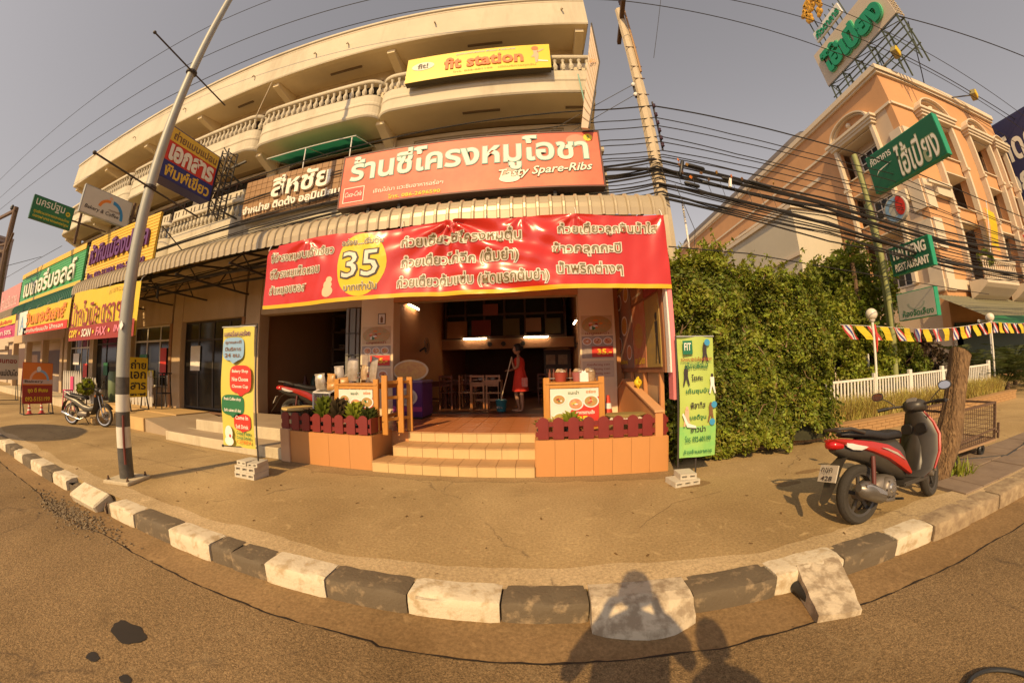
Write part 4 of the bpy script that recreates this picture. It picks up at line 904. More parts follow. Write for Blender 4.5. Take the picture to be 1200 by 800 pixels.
text('Bakery & Coffee', (-12.695, 4.55, 6.17), EY, EZ, 1.15, .16, INK, s, shear=.2); text('เบเกอรี่', (-12.694, 4.95, 6.33), EY, EZ, .4, .08, BRNI, s); disc((-12.695, 4.75, 6.68), EY, EZ, .06, .05, FLESH, s, 'emblem')
MB().bar((-12.76, 5.5, 6.4), (-12.76, 6.1, 6.4), .05).bar((-12.76, 5.6, 5.8), (-12.76, 5.6, 6.9), .07).bar((-12.76, 5.75, 5.8), (-12.76, 5.75, 6.9), .05).build('bracket', RUST, s)
# tall side light-box at the right end of the building, seen nearly edge on
s = thing('projecting_sign', 'tall narrow lattice-backed sign board at the right end of the upper floors', 'sign', (1.62, 6.0, 6.3))
MB().add([(1.00, 5.6, 6.2), (1.12, 5.5, 6.1), (1.56, 5.5, 8.0), (1.60, 5.6, 9.6), (1.03, 5.66, 6.2), (1.15, 5.56, 6.1), (1.59, 5.56, 8.0), (1.63, 5.66, 9.6)], [(0, 1, 2, 3), (7, 6, 5, 4), (0, 4, 5, 1), (1, 5, 6, 2), (2, 6, 7, 3), (3, 7, 4, 0)]).build('sign_board', M('weathered_pink_board', (.60, .48, .38), .7, s=2, amt=.6, dirt=.3), s)
mb = MB()
for k in range(1, 12):
    a = Vector((1.00, 5.59, 6.2)).lerp(Vector((1.60, 5.59, 9.6)), k / 12); b = Vector((1.12, 5.49, 6.1)).lerp(Vector((1.56, 5.49, 8.0)), k / 12); mb.bar(a, b, .012)
mb.build('seam', BAND, s); MB().bar((1.13, 5.49, 6.1), (1.575, 5.49, 8.0), .03).bar((1.575, 5.49, 8.0), (1.61, 5.59, 9.6), .03).build('edge_strip', DARK, s)
text('ฟิต', (1.43, 5.52, 8.05), (1, -.25, 0), EZ, .14, .14, ORNG, s, off=.04)
# pillar posters
def poster(name, label, cx, cz, w_, h, y, mat, frame=None, cat='poster'):
    t = thing(name, label, cat, (cx, y, cz - h / 2)); MB().box(cx - w_ / 2, cx + w_ / 2, y - .006, y, cz - h / 2, cz + h / 2).build('sheet', mat, t)
    if frame:
        mb = MB(); a, b, c, d = cx - w_ / 2, cx + w_ / 2, cz - h / 2, cz + h / 2; e = .012
        mb.box(a - e, b + e, y - .012, y, c - e, c); mb.box(a - e, b + e, y - .012, y, d, d + e); mb.box(a - e, a, y - .012, y, c, d); mb.box(b, b + e, y - .012, y, c, d); mb.build('frame', frame, t)
    return t
FOOD = M('food_photo_print', (.60, .25, .07), .4, c2=(.30, .28, .10), s=16, amt=.95); FOOD2 = M('red_food_print', (.50, .08, .03), .4, c2=(.62, .40, .20), s=12, amt=.95); GREY_ = M('grey_food_print', (.45, .36, .28), .4, c2=(.25, .20, .2), s=10, amt=.9)
def plate(o, x, z, r_, y, m=FOOD): disc((x, y, z), EX, EZ, r_, r_ * .8, WHITE, o, 'plate_picture', off=.003); disc((x, y, z), EX, EZ, r_ * .82, r_ * .64, m, o, 'food_picture', off=.006); rr = random.Random(int(x * 991 + z * 77))
def garnish(o, x, z, r_, y, rr):
    for k in range(6): a = rr.random() * 6.3; q = rr.random() * .5; disc((x + r_ * q * math.cos(a), y, z + r_ * q * .7 * math.sin(a)), EX, EZ, r_ * rr.uniform(.08, .24), r_ * rr.uniform(.06, .14), rr.choice([RED, GREEN, YEL, MAR, FLESH, WHITE, ORNG]), o, 'garnish_print', off=.009 + .0007 * k, n=9)
_pl = plate
def plate(o, x, z, r_, y, m=FOOD): _pl(o, x, z, r_, y, m); garnish(o, x, z, r_, y, random.Random(int(abs(x) * 991 + z * 77)))
YC = CY - .031
for side, xc in (('left', -3.65), ('right', 1.21)):
    w_ = .72 if side == 'left' else .66
    t = poster('menu_poster', f'food picture poster with an oval dish on the {side} column, uppermost', xc, 2.35 if side == 'left' else 2.42, w_, .40, YC, M('tan_poster', (.62, .46, .28), .5, amt=.4, s=4))
    disc((xc, YC - .006, 2.35 if side == 'left' else 2.42), EX, EZ, w_ * .48, .19, FOOD, t, 'food_picture'); garnish(t, xc, 2.35 if side == 'left' else 2.42, .30, YC - .006, random.Random(5)); garnish(t, xc - .1, 2.35 if side == 'left' else 2.42, .26, YC - .006, random.Random(9))
    text('เมนูแนะนำ', (xc, YC - .006, 2.18 if side == 'left' else 2.24), EX, EZ, .5, .07, MAR, t, off=.008)
    z = 1.88 if side == 'left' else 1.96
    t = poster('menu_poster', f'red and cream food poster on the {side} column, in the middle of the posters', xc, z, w_, .46, YC, GREY_)
    patch((xc + .1, YC - .006, z - .1), EX, EZ, rect(w_ * .68, .22), RED, t, 'red_panel'); text('35.-', (xc + .14, YC - .008, z - .1), EX, EZ, .3, .12, YEL, t, bold=.03, off=.006)
    for q in (-.22, 0, .22): plate(t, xc + q, z + .12, .10, YC - .007, FOOD2)
    z = 1.44 if side == 'left' else 1.50
    t = poster('menu_poster', f'pale menu card on the {side} column, lowest of the posters', xc, z, w_, .34, YC, flat('pale_menu_card', (.60, .48, .36)))
    if side == 'left':
        for q in (-.17, .17): plate(t, xc + q, z + .02, .12, YC - .007, FOOD2)
    else:
        for k in range(3): text('ก๋วยเตี๋ยวหมู ราคา', (xc, YC - .006, z + .09 - .09 * k), EX, EZ, .48, .06, MAR, t)
t = poster('framed_picture', 'small framed picture high on the left column under the banner', -3.52, 2.72, .16, .22, YC, WHITE, frame=DARK, cat='picture'); patch((-3.52, YC - .006, 2.71), EX, EZ, [(-.03, -.08), (.03, -.08), (.035, .02), (.0, .08), (-.035, .02)], BRNI, t, 'figure_print')
# ---- flag-type vinyl stands
def feather(label, x0, x1, z0, z1, y, mat, nx=8, nz=24, amp=.012, lean=0.0):
    t = thing('banner_stand', label, 'banner stand', ((x0 + x1) / 2, y, 0))
    f = lambda p: Vector((p.x + lean * (p.z - z0), p.y + amp * math.sin(p.z * 5 + p.x * 3) + amp * math.sin(p.x * 14), p.z))
    P = [f(Vector((x0 + (x1 - x0) * i / nx, y, z0 + (z1 - z0) * j / nz))) for j in range(nz + 1) for i in range(nx + 1)]
    o = MB().add(P, [(j * (nx + 1) + i, j * (nx + 1) + i + 1, (j + 1) * (nx + 1) + i + 1, (j + 1) * (nx + 1) + i) for j in range(nz) for i in range(nx)]).build('cloth', mat, t, fix=False)
    for p in o.data.polygons: p.use_smooth = True
    return t, f
SY = M('stand_yellow_vinyl', (.68, .60, .10), .45, c2=(.60, .52, .12), trans=.12, s=2, amt=.4)
s, f = feather('yellow vertical banner stand with coloured speech bubbles and a white mascot, on cement blocks', -4.71, -4.00, .40, 2.16, 3.75, SY, lean=-.0)
MB().tube([(-3.985, 3.78, .12), (-3.985, 3.78, 2.2), (-4.35, 3.78, 2.19)], .012, 8).tube([(-3.99, 3.78, .42), (-4.74, 3.77, .38)], .01, 6).build('pole', DARK, s)
MB().tube([(-4.73, 3.75, 2.175), (-3.98, 3.75, 2.16)], .012, 8).build('top_rod', STEEL, s); MB().ball((-4.74, 3.77, .38), .022, 8, 6).build('end_cap', BLACK, s)
def bubble(cx, cz, rx, rz, mat, lines, tail=(0, -1)):
    P = []; n = 30
    for i in range(n):
        a = 2 * PI * i / n; q = abs(math.cos(a)) ** .55 * (1 if math.cos(a) > 0 else -1), abs(math.sin(a)) ** .55 * (1 if math.sin(a) > 0 else -1)
        P.append((q[0] * rx, q[1] * rz))
        if abs(a - (3 * PI / 2 + .35 * tail[0])) < .12: P.append((tail[0] * rx * .3, -rz * 1.28))
    patch((cx, 3.735, cz), EX, EZ, P, mat, s, 'speech_bubble', off=.012)
    for k, l_ in enumerate(lines): text(l_, (cx, 3.735, cz + rz * .55 - rz * 1.1 * k / max(1, len(lines) - 1)), EX, EZ, rx * 1.5, .06, LW if mat is not LBL else BRNI, s, off=.018, bold=.02)
bubble(-4.42, 1.84, .24, .17, LBL, ['ถูกและดี', 'มีบริการ', '24 ชม.']); bubble(-4.25, 1.40, .235, .20, RED, ['Bakery Shop', 'Nice Choose', 'Choose Cup']); bubble(-4.42, 1.02, .255, .15, GREEN, ['Fresh Coffee shop', 'Soft cakes all day']); bubble(-4.22, .78, .18, .12, RED, ['Come In', 'Soft Drink'])
text('เบเกอรี่แสนอร่อย', (-4.36, 3.735, 2.07), EX, EZ, .58, .09, PUR, s, off=.014, bold=.02)
for k, (q, m) in enumerate((('Good Taste', GREEN), ('Good Smile', GREEN), ('OPEN', ORNG))): text(q, (-4.2, 3.735, .62 - .065 * k), EX, EZ, .30, .05, m, s, off=.014, bold=.02)
disc((-4.53, 3.735, .60), EX, EZ, .085, .11, WHITE, s, 'mascot_shape', off=.012); disc((-4.53, 3.735, .48), EX, EZ, .10, .07, WHITE, s, 'mascot_shape', off=.011)
disc((-4.50, 3.735, .56), EX, EZ, .02, .025, RED, s, 'mascot_mouth', off=.016)
GV = M('lime_vinyl', (.50, .62, .14), .45, c2=(.42, .58, .14), trans=.12, s=2, amt=.4); GV2 = flat('emerald_print', (.10, .52, .20))
s, f = feather('lime green vertical banner stand with exercise figures in front of the hedge', 1.84, 2.37, .27, 1.88, 4.33, GV, amp=.014)
mb = MB(); P = []
for j in range(9):
    for i in range(9): P.append(f(Vector((1.84 + .53 * i / 8, 4.33, .27 + .42 * j / 8))) - Vector((0, .004, 0)))
mb.add(P, [(j * 9 + i, j * 9 + i + 1, j * 9 + i + 10, j * 9 + i + 9) for j in range(8) for i in range(8)]); mb.build('green_lower_print', M('green_fade_print', (.16, .52, .16), .45, c2=(.36, .58, .14), s=3, amt=.9), s, fix=False)
MB().tube([(1.83, 4.36, .02), (1.83, 4.36, 1.9)], .012, 6).tube([(2.1, 4.38, .02), (2.1, 4.40, 1.9)], .012, 6).build('pole', DARK, s); MB().tube([(1.83, 4.33, 1.89), (2.38, 4.33, 1.88)], .012, 6).build('top_rod', STEEL, s)
patch((1.97, 4.31, 1.74), EX, EZ, rect(.14, .18), flat('deep_green_print', (.01, .16, .08)), s, 'logo_field', off=.01); text('FIT', (1.97, 4.31, 1.75), EX, EZ, .10, .10, LW, s, off=.013, bold=.02)
for z, q, m, w_ in ((1.585, 'สมัครสมาชิกวันนี้ลดครึ่งราคา', MAR, .46), (1.50, 'บริการฟิตเนส', GREEN, .34), (1.34, 'โยคะ', INK, .17), (1.16, 'เต้นซุมบ้า', GREEN, .34), (.97, 'พิลาทิส', INK, .22), (.81, 'บอดี้จูน', GREEN, .24), (.66, 'ซาวน่า', INK, .22), (.53, 'โทร. 032-601199', GREEN, .38), (.36, 'ข้างร้านอาหาร', GREEN, .42)):
    text(q, (2.09, 4.31, z), EX, EZ, w_, .085 if w_ < .4 else .055, m, s, off=.012, bold=.02)
for x, z, fl_, m in ((1.93, 1.36, 1, INK), (2.31, 1.24, -1, WHITE), (2.22, 1.66, 1, INK), (2.28, .86, -1, BRNI), (1.93, .82, 1, FLESH)):
    disc((x, 4.31, z + .12), EX, EZ, .02, .025, m if m is not WHITE else INK, s, 'figure_head', off=.012)
    patch((x, 4.31, z), EX, EZ, [(-.03 * fl_, .10), (.03 * fl_, .10), (.025 * fl_, 0), (.05 * fl_, -.12), (.03 * fl_, -.12), (0, -.02), (-.03 * fl_, -.12), (-.05 * fl_, -.12), (-.03 * fl_, 0)][::fl_], m, s, 'figure_print', off=.012)
for x, z in ((2.26, 1.80), (2.33, .97), (2.30, .74)): disc((x, 4.31, z), EX, EZ, .042, .045, flat('ball_blue', (.05, .30, .55)), s, 'ball_print', off=.014)
patch((2.0, 4.31, .80), EX, EZ, [(-.14, .06), (-.12, .08), (-.05, -.06), (.06, -.10), (.06, -.13), (-.07, -.11)], WHITE, s, 'arc_print', off=.013)
# ------------------------------------------------------------------ things on the pavement
def aboard(label, x, y0, y1, z0, z1, face, legs=.3):
    t = thing('standing_sign', label, 'sign', (x, (y0 + y1) / 2, 0))
    MB().box(x - .03, x, y0, y1, z0, z1).build('sign_board', face, t)
    mb = MB()
    for y in (y0 + .02, y1 - .02):
        mb.bar((x - .01, y, z0 + .02), (x + .12, y, z0 - legs), .03); mb.bar((x - .03, y, z1 - .1), (x - .4, y, z0 - legs), .03); mb.bar((x + .14, y, z0 - legs + .015), (x - .42, y, z0 - legs + .015), .03)
    mb.bar((x + .13, y0, z0 - legs + .015), (x + .13, y1, z0 - legs + .015), .03); mb.build('sign_stand', DARK, t); return t
s = aboard('red and orange bakery board on a steel stand with two cones beneath', -15.3, 3.58, 4.56, .33, 1.62, MAR, .33)
patch((-15.298, 4.07, 1.26), EY, EZ, rect(.96, .70), flat('orange_panel', (.68, .19, .03)), s, 'orange_panel'); patch((-15.297, 4.07, 1.02), EY, EZ, rect(.96, .14), flat('pale_strip', (.55, .42, .38)), s, 'pale_strip')
disc((-15.296, 4.12, 1.06), EY, EZ, .32, .34, LBL, s, 'rainbow_arc', a0=0, a1=PI * .6, r_in=.78, n=14); disc((-15.296, 4.12, 1.06), EY, EZ, .32, .34, FLESH, s, 'rainbow_arc', a0=PI * .6, a1=PI, r_in=.78, n=10); disc((-15.295, 4.1, 1.42), EY, EZ, .07, .08, WHITE, s, 'emblem')
text('Bakery', (-15.294, 3.95, 1.02), EY, EZ, .6, .10, INK, s); text('ชุด ดี พิเศษ', (-15.297, 4.08, .74), EY, EZ, .66, .17, YEL, s, bold=.03); text('092-5151199', (-15.297, 4.07, .48), EY, EZ, .80, .14, YEL, s, bold=.02)
s = aboard('yellow board with bold black words on a small stand behind the striped pole', -11.3, 5.48, 6.09, .72, 1.86, YEL, .38)
for k, q in enumerate(('ถ่าย', 'เอก', 'สาร')): text(q, (-11.296, 5.785, 1.66 - .31 * k), EY, EZ, .50, .27 if k < 1 else .21, INK, s, bold=.025)
text('เลเซอร์', (-11.296, 5.785, .80), EY, EZ, .50, .08, INK, s, bold=.06)
s = aboard('white board with brown Thai words at the far left edge, partly out of frame', -22, 3.4, 4.95, .88, 1.95, flat('cream_board', (.62, .54, .44)), .88)
text('ทุเรียนทอง', (-21.997, 4.25, 1.66), EY, EZ, 1.25, .30, MAR, s, bold=.03); text('มะม่วงแม่บันได', (-21.997, 4.25, 1.18), EY, EZ, 1.35, .28, INK, s, bold=.03)
def cone(label, x, y, z, h=.5, grp=None, m=None):
    t = thing('traffic_cone', label, 'traffic cone', (x, y, z), grp); r = h * .2
    MB().box(x - r * 1.35, x + r * 1.35, y - r * 1.35, y + r * 1.35, z, z + .02).build('cone_base', m or RED, t, bevel=.004)
    MB().lathe([(r, z + .02), (r * .22, z + h), (r * .1, z + h + .005), (0, z + h + .005)], (x, y, 0), 18).build('cone_body', m or RED, t, smooth=True)
    for a, b in ((.30, .46), (.62, .78)):
        ra = r + (r * .22 - r) * (a * h - .02) / (h - .02) + .003; rb = r + (r * .22 - r) * (b * h - .02) / (h - .02) + .003
        MB().lathe([(ra, z + a * h), (rb, z + b * h)], (x, y, 0), 18).build('reflective_band', WHITE, t, smooth=True)
    return t
CR = flat('cone_red', (.60, .06, .03)); cone('red and white cone on the terrace beside the right menu cart', 1.10, 5.5, .506, .56, m=CR)
cone('left one of the two pink-red cones under the bakery board', -15.50, 3.85, 0, .36, 'cones under the bakery board', flat('cone_pink', (.62, .08, .08))); cone('right one of the two pink-red cones under the bakery board', -15.50, 4.25, 0, .36, 'cones under the bakery board', MATS['cone_pink'])
# striped lamp pole
p = thing('striped_pole', 'tall grey steel pole with black and white painted foot near the kerb', 'lamp post', (-5.44, 2.55, 0))
PG = M('pole_grey_paint', (.36, .37, .34), .5, s=3, amt=.5, dirt=.35, metal=.1)
MB().tube([(-5.44, 2.55, z) for z in (.04, 2, 4, 6, 8.6, 11)], [.098, .088, .078, .068, .058, .05], 20).build('pole_shaft', PG, p, smooth=True)
PB = M('pole_black_paint', (.045, .045, .042), .5, amt=.5, s=12, c2=(.14, .12, .1)); PW = M('pole_white_paint', (.68, .66, .58), .55, amt=.5, s=8, c2=(.5, .44, .34))
for a, b, m in ((.05, .46, PB), (.461, .74, PW), (.741, .94, PB), (.941, 1.17, PW), (1.171, 1.40, PB)):
    MB().tube([(-5.44, 2.55, a), (-5.44, 2.55, b)], [.1005 - a * .005, .1005 - b * .005], 24).build('painted_band', m, p, smooth=True)
MB().obox((-5.44, 2.55, .02), .46, .46, .05, (0, 0, .35)).build('base_plate', CST, p, bevel=.01)
for k in range(4):
    a = .35 + PI / 4 + k * PI / 2; x, y = -5.44 + .25 * math.cos(a), 2.55 + .25 * math.sin(a); MB().cyl((x, y), .012, .0, .10, 8).cyl((x, y), .022, .045, .066, 6).build('anchor_bolt', RUST, p, smooth=False)
MB().tube([(-5.32, 2.49, .25), (-5.33, 2.50, .9)], .018, 6).build('conduit', flat('dark_red_conduit', (.15, .03, .02)), p)
for z, ya, yb in ((6.38, 1.66, 3.36), (4.16, 1.6, 3.42)):
    MB().tube([(-5.36, ya, z + .02), (-5.36, yb, z - .18)], .014, 6).ball((-5.36, ya, z + .02), .03, 8, 6).build('flag_rod', DARK, p); MB().lathe([(.075, z - .06), (.095, z - .06), (.095, z - .02), (.075, z - .02)], (-5.44, 2.55, 0), 16).build('pipe_clamp', DARK, p, smooth=False)
MB().tube([(-7.9, 4.2, 4.6), (-7.9, 5.0, 4.12)], .014, 6).build('flag_rod', DARK, p)
MB().obox((-5.38, 2.46, 2.08), .09, .004, .09, (0, PI / 4, 0)).build('sticker', WHITE, p)
# concrete utility pole with crossarm, insulators, splice boxes
CP = M('pole_concrete', (.55, .46, .33), .85, s=2, amt=.5, dirt=.3, bump=.2)
u = thing('utility_pole', 'pale concrete utility pole with wooden crossarm rising behind the canopy end', 'utility pole', (2.49, 5.85, 0))
MB().tube([(2.49, 5.85, z) for z in (0, 3, 6, 9, 10.6)], [.17, .155, .135, .115, .10], 8).build('pole_shaft', CP, u, smooth=False)
MB().bar((2.40, 4.9, 10.15), (2.55, 6.6, 10.15), .10, .12).build('crossarm', RUST, u)
for y in (5.0, 5.45): MB().lathe([(.02, 10.2), (.05, 10.24), (.08, 10.3), (.05, 10.34), (.08, 10.40), (.03, 10.48), (0, 10.48)], (2.41 + (y - 4.9) * .09, y, 0), 12).build('insulator', flat('dark_insulator', (.06, .03, .05), .3), u, smooth=True)
MB().tube([(2.56, 5.72, 8.0), (2.58, 5.7, 11.2)], .025, 6).build('riser_pipe', flat('orange_brown_pipe', (.35, .2, .08)), u)
for k, z in enumerate((6.95, 6.7, 6.48, 6.28, 6.08, 5.9)): MB().lathe([(.02, z - .05), (.04, z - .03), (.028, z), (.04, z + .03), (.02, z + .05)], (2.66, 5.72, 0), 10).build('insulator', MATS['dark_insulator'], u, smooth=True)
MB().bar((2.66, 5.76, 5.8), (2.66, 5.76, 7.1), .03).build('insulator_rack', DARK, u); MB().bar((2.30, 5.70, 7.15), (2.30, 5.70, 7.55), .04).build('insulator_rack', DARK, u)
for z in (7.2, 7.5): MB().lathe([(.02, z - .05), (.045, z - .02), (.045, z + .02), (.02, z + .05)], (2.28, 5.66, 0), 10).build('insulator', WHITE, u, smooth=True)
for z in (8.9, 8.2, 7.8, 7.3): MB().tube([(2.36, 5.74, z), (2.62, 5.74, z)], .012, 5).build('step_bolt', RUST, u)
# cement block stacks
def blocks(label, x, y, lay, rz):
    t = thing('cement_blocks', label, 'cement blocks'); m = M('cement_block', (.58, .53, .43), .9, s=8, amt=.5, dirt=.25)
    for (bx, by, bz, w_, d_, h, r_) in lay:
        mb = MB(); c, s_ = math.cos(r_), math.sin(r_)
        # a hollow block: end walls, webs, top and bottom shells, leaving dark slots towards the front
        parts = [(-w_ / 2, w_ / 2, -d_ / 2, d_ / 2, 0, h * .30), (-w_ / 2, w_ / 2, -d_ / 2, d_ / 2, h * .68, h)]
        n = 3 if w_ > .3 else 2
        for k in range(n + 1):
            xx = -w_ / 2 + w_ * k / n; e = .022; parts.append((max(-w_ / 2, xx - e), min(w_ / 2, xx + e), -d_ / 2 + .002, d_ / 2 - .002, h * .30, h * .68))
        parts.append((-w_ / 2 + .005, w_ / 2 - .005, -d_ / 2 + .05, -d_ / 2 + .06, h * .3, h * .68))
        for a in parts: mb.box(*a)
        mb.v = [(bx + v[0] * c - v[1] * s_, by + v[0] * s_ + v[1] * c, bz + v[2]) for v in mb.v]
        mb.build('block', m, t, world=False)
    t.location = (x, y, 0); t.rotation_euler = (0, 0, rz); return t
blocks('stack of hollow cement blocks holding the yellow banner stand', -4.1, 3.74, [(0, 0, 0, .40, .30, .085, 0), (0, .01, .087, .39, .30, .085, .04), (-.08, .02, .174, .20, .26, .06, -.05), (.12, .02, .174, .17, .28, .055, .2)], .0)
blocks('low pair of cement blocks at the foot of the lime green banner', 1.80, 4.12, [(0, 0, 0, .36, .26, .07, .05), (.05, .03, .072, .22, .24, .07, -.12)], .1)
# planters
PLT = M('orange_planter_tile', (.55, .255, .085), .45, s=2, amt=.25, dirt=.12)
def planter(label, x0, x1, y0, y1, h, n, end=None):
    t = thing('planter', label, 'planter', ((x0 + x1) / 2, (y0 + y1) / 2, 0)); MB().box(x0 + .01, x1 - .01, y0 + .014, y1, 0, h - .005).build('core', GR, t); src = None; d = (x1 - x0) / n
    for k in range(n):
        if src is None: src = MB().box(x0 + .002, x0 + d - .002, y0, y0 + .0135, .005, h).build('face_tile', PLT, t)
        else: share(src, 'face_tile', t, (d * k, 0, 0))
    MB().box(x0, x1, y0 + .0137, y1 - .01, h - .0049, h + .006).build('top_tile', PLT, t)
    for xx, o_ in ((x0, -1), (x1, 1)): MB().box(xx - .012 if o_ < 0 else xx, xx if o_ < 0 else xx + .012, y0 + .002, y1, .005, h - .001).build('side_tile', PLT, t)
    return t
planter('left orange tiled planter wall beside the steps', -4.12, -2.56, 4.67, 5.4, .53, 4)
MB_ = thing('wall_pier', 'narrow peach pier at the left end of the left orange planter', 'wall', (-4.25, 4.9, 0)); MB().box(-4.33, -4.135, 4.64, 5.4, 0, .56).build('pier', M('peach_pier', (.62, .38, .22), .7, s=3), MB_, bevel=.006)
planter('right orange tiled planter wall between the steps and the hedge', -.085, 1.80, 4.67, 5.38, .52, 7)
def picket(label, x0, x1, y, z0, h, n, mat, thick=.018, back=None, gap=.70):
    t = thing('picket_fence', label, 'fence', ((x0 + x1) / 2, y, z0)); src = None; d = (x1 - x0) / n; w_ = d * gap
    for zz in (z0 + h * .22, z0 + h * .68): MB().box(x0, x1, y + thick, y + thick * 2, zz - h * .11, zz + h * .11).build('rail', mat, t)
    for k in range(n):
        a = x0 + d * k + (d - w_) / 2
        if src is None: src = MB().prism([(a, z0), (a + w_, z0), (a + w_, z0 + h * .86), (a + w_ * .78, z0 + h * .96), (a + w_ / 2, z0 + h), (a + w_ * .22, z0 + h * .96), (a, z0 + h * .86)], y, y + thick - .001).build('picket', mat, t)
        else: share(src, 'picket', t, (d * k, 0, 0))
    return t
PR = M('maroon_paint', (.20, .022, .018), .45, s=6, amt=.4)
a = picket('maroon little picket fence on the left planter', -4.36, -2.60, 4.70, .545, .30, 8, PR); MB().box(-2.60, -2.58, 4.72, 5.1, .56, .80).build('end_picket', PR, a)
picket('maroon little picket fence on the right planter', -.08, 1.82, 4.69, .535, .31, 9, PR)
# blue ball-like thing and bottles behind pickets
# stool with a pale round top, display case of goods, menu carts, freezer
t = thing('round_stool', 'round pale-topped table left of the display case', 'stool', (-4.38, 5.2, .436)); MB().lathe([(0, .83), (.33, .83), (.34, .845), (.33, .87), (0, .87)], (-4.38, 5.25, 0), 28).build('stool_top', M('yellow_tan_top', (.62, .44, .15), .5, s=3), t, smooth=True)
MB().lathe([(.24, .436), (.26, .5), (.26, .80), (.22, .83)], (-4.38, 5.25, 0), 20).build('drum', M('dim_drum', (.10, .09, .07), .6), t, smooth=True)
WOOD = M('varnished_wood', (.58, .27, .055), .38, c2=(.42, .17, .03), s=4, amt=.6, stretch=(6, 6, 1)); DWOOD = M('dim_wood', (.40, .17, .05), .45, s=4, amt=.5)
t = thing('display_case', 'glass display case with white frame and slanting top full of packaged snacks', 'display case', (-3.75, 5.4, .53))
mb = MB(); P = [(-4.02, 5.2), (-3.64, 5.2)]
for x in (-4.02, -3.66): mb.bar((x, 5.2, .53), (x, 5.2, 1.15), .025); mb.bar((x, 5.2, 1.15), (x + .42, 5.8, 1.50), .025); mb.bar((x + .42, 5.8, .53), (x + .42, 5.8, 1.5), .025)
for z in (.85, 1.15): mb.bar((-4.02, 5.2, z), (-3.66, 5.2, z), .025)
mb.bar((-3.6, 5.8, 1.5), (-3.24, 5.8, 1.5), .025); mb.build('case_frame', WHITE, t)
GL2 = M('clear_pane', (.55, .5, .42), .1, alpha=.22, spec=.8)
MB().box(-4.0, -3.68, 5.195, 5.2, .55, 1.14).build('pane', GL2, t); MB().add([(-4.0, 5.22, 1.16), (-3.68, 5.22, 1.16), (-3.26, 5.8, 1.5), (-3.58, 5.8, 1.5)], [(0, 1, 2, 3)]).build('pane', GL2, t)
random.seed(21); PK = [M('clear_bag_goods', (.55, .42, .28), .3, c2=(.32, .22, .12), s=20, amt=.9), M('silver_bag', (.55, .5, .44), .3, c2=(.3, .25, .2), s=14, amt=.9, metal=.3), M('amber_goods', (.55, .30, .10), .35, c2=(.4, .2, .05), s=20, amt=.8)]
def bag(x, y, z, w_, h, m, label, ry=0, grp='snack packets on the display case'):
    t2 = thing('snack_packet', label, 'snack packet', (x, y, z), grp); rings = []
    for k in range(7):
        u = k / 6; ww = w_ * (.46 + .06 * math.sin(PI * u)); dd = .035 * math.sin(PI * (u * .84 + .08)) + .004
        rings.append([(ww * math.cos(a), dd * math.sin(a) + .01 * noise.noise(Vector((a, u * 4, x * 9))), u * h) for a in [j * PI / 5 for j in range(10)]])
    o = MB().loft(rings).build('bag', m, t2, smooth=True, world=False); MB().box(-w_ / 2, w_ / 2, -.003, .003, h, h + .03).build('seal', m, t2, world=False); t2.rotation_euler = (0, ry, random.uniform(-.5, .5)); return t2
for k, (x, y, z, w_, h, m) in enumerate(((-3.92, 5.3, 1.20, .20, .26, 1), (-3.74, 5.36, 1.24, .18, .22, 2), (-3.60, 5.45, 1.30, .18, .30, 1), (-3.42, 5.55, 1.36, .22, .38, 1), (-3.22, 5.65, 1.38, .16, .24, 0), (-3.02, 5.6, 1.35, .22, .42, 1), (-3.68, 5.3, 1.19, .2, .12, 2), (-3.5, 5.42, 1.25, .2, .14, 2))):
    bag(x, y, z, w_, h, PK[m], ['lowest silver packet at the left end of the case', 'small amber packet second from the left on the case', 'silver packet standing in the middle of the case top', 'tall silver packet right of the middle of the case top', 'short tan packet near the right end of the case top', 'tallest tilted silver packet at the right end of the case', 'flat amber packet lying at the front of the case top', 'flat amber packet lying behind the front one on the case'][k], ry=.25 if k == 5 else random.uniform(-.15, .15))
t = thing('goods_shelf', 'shelf of jars inside the white framed display case', 'jars', (-3.84, 5.35, .55)); 
for k in range(3):
    for j in range(2): MB().lathe([(.05, 0), (.055, .02), (.055, .16), (.04, .19), (.04, .21), (0, .21)], (-3.95 + .12 * k, 5.35, .56 + .31 * j), 12).build('jar', PK[(k + j) % 3], t, smooth=True)
MB().box(-4.0, -3.3, 5.22, 5.8, .845, .855).build('shelf', WHITE, t)
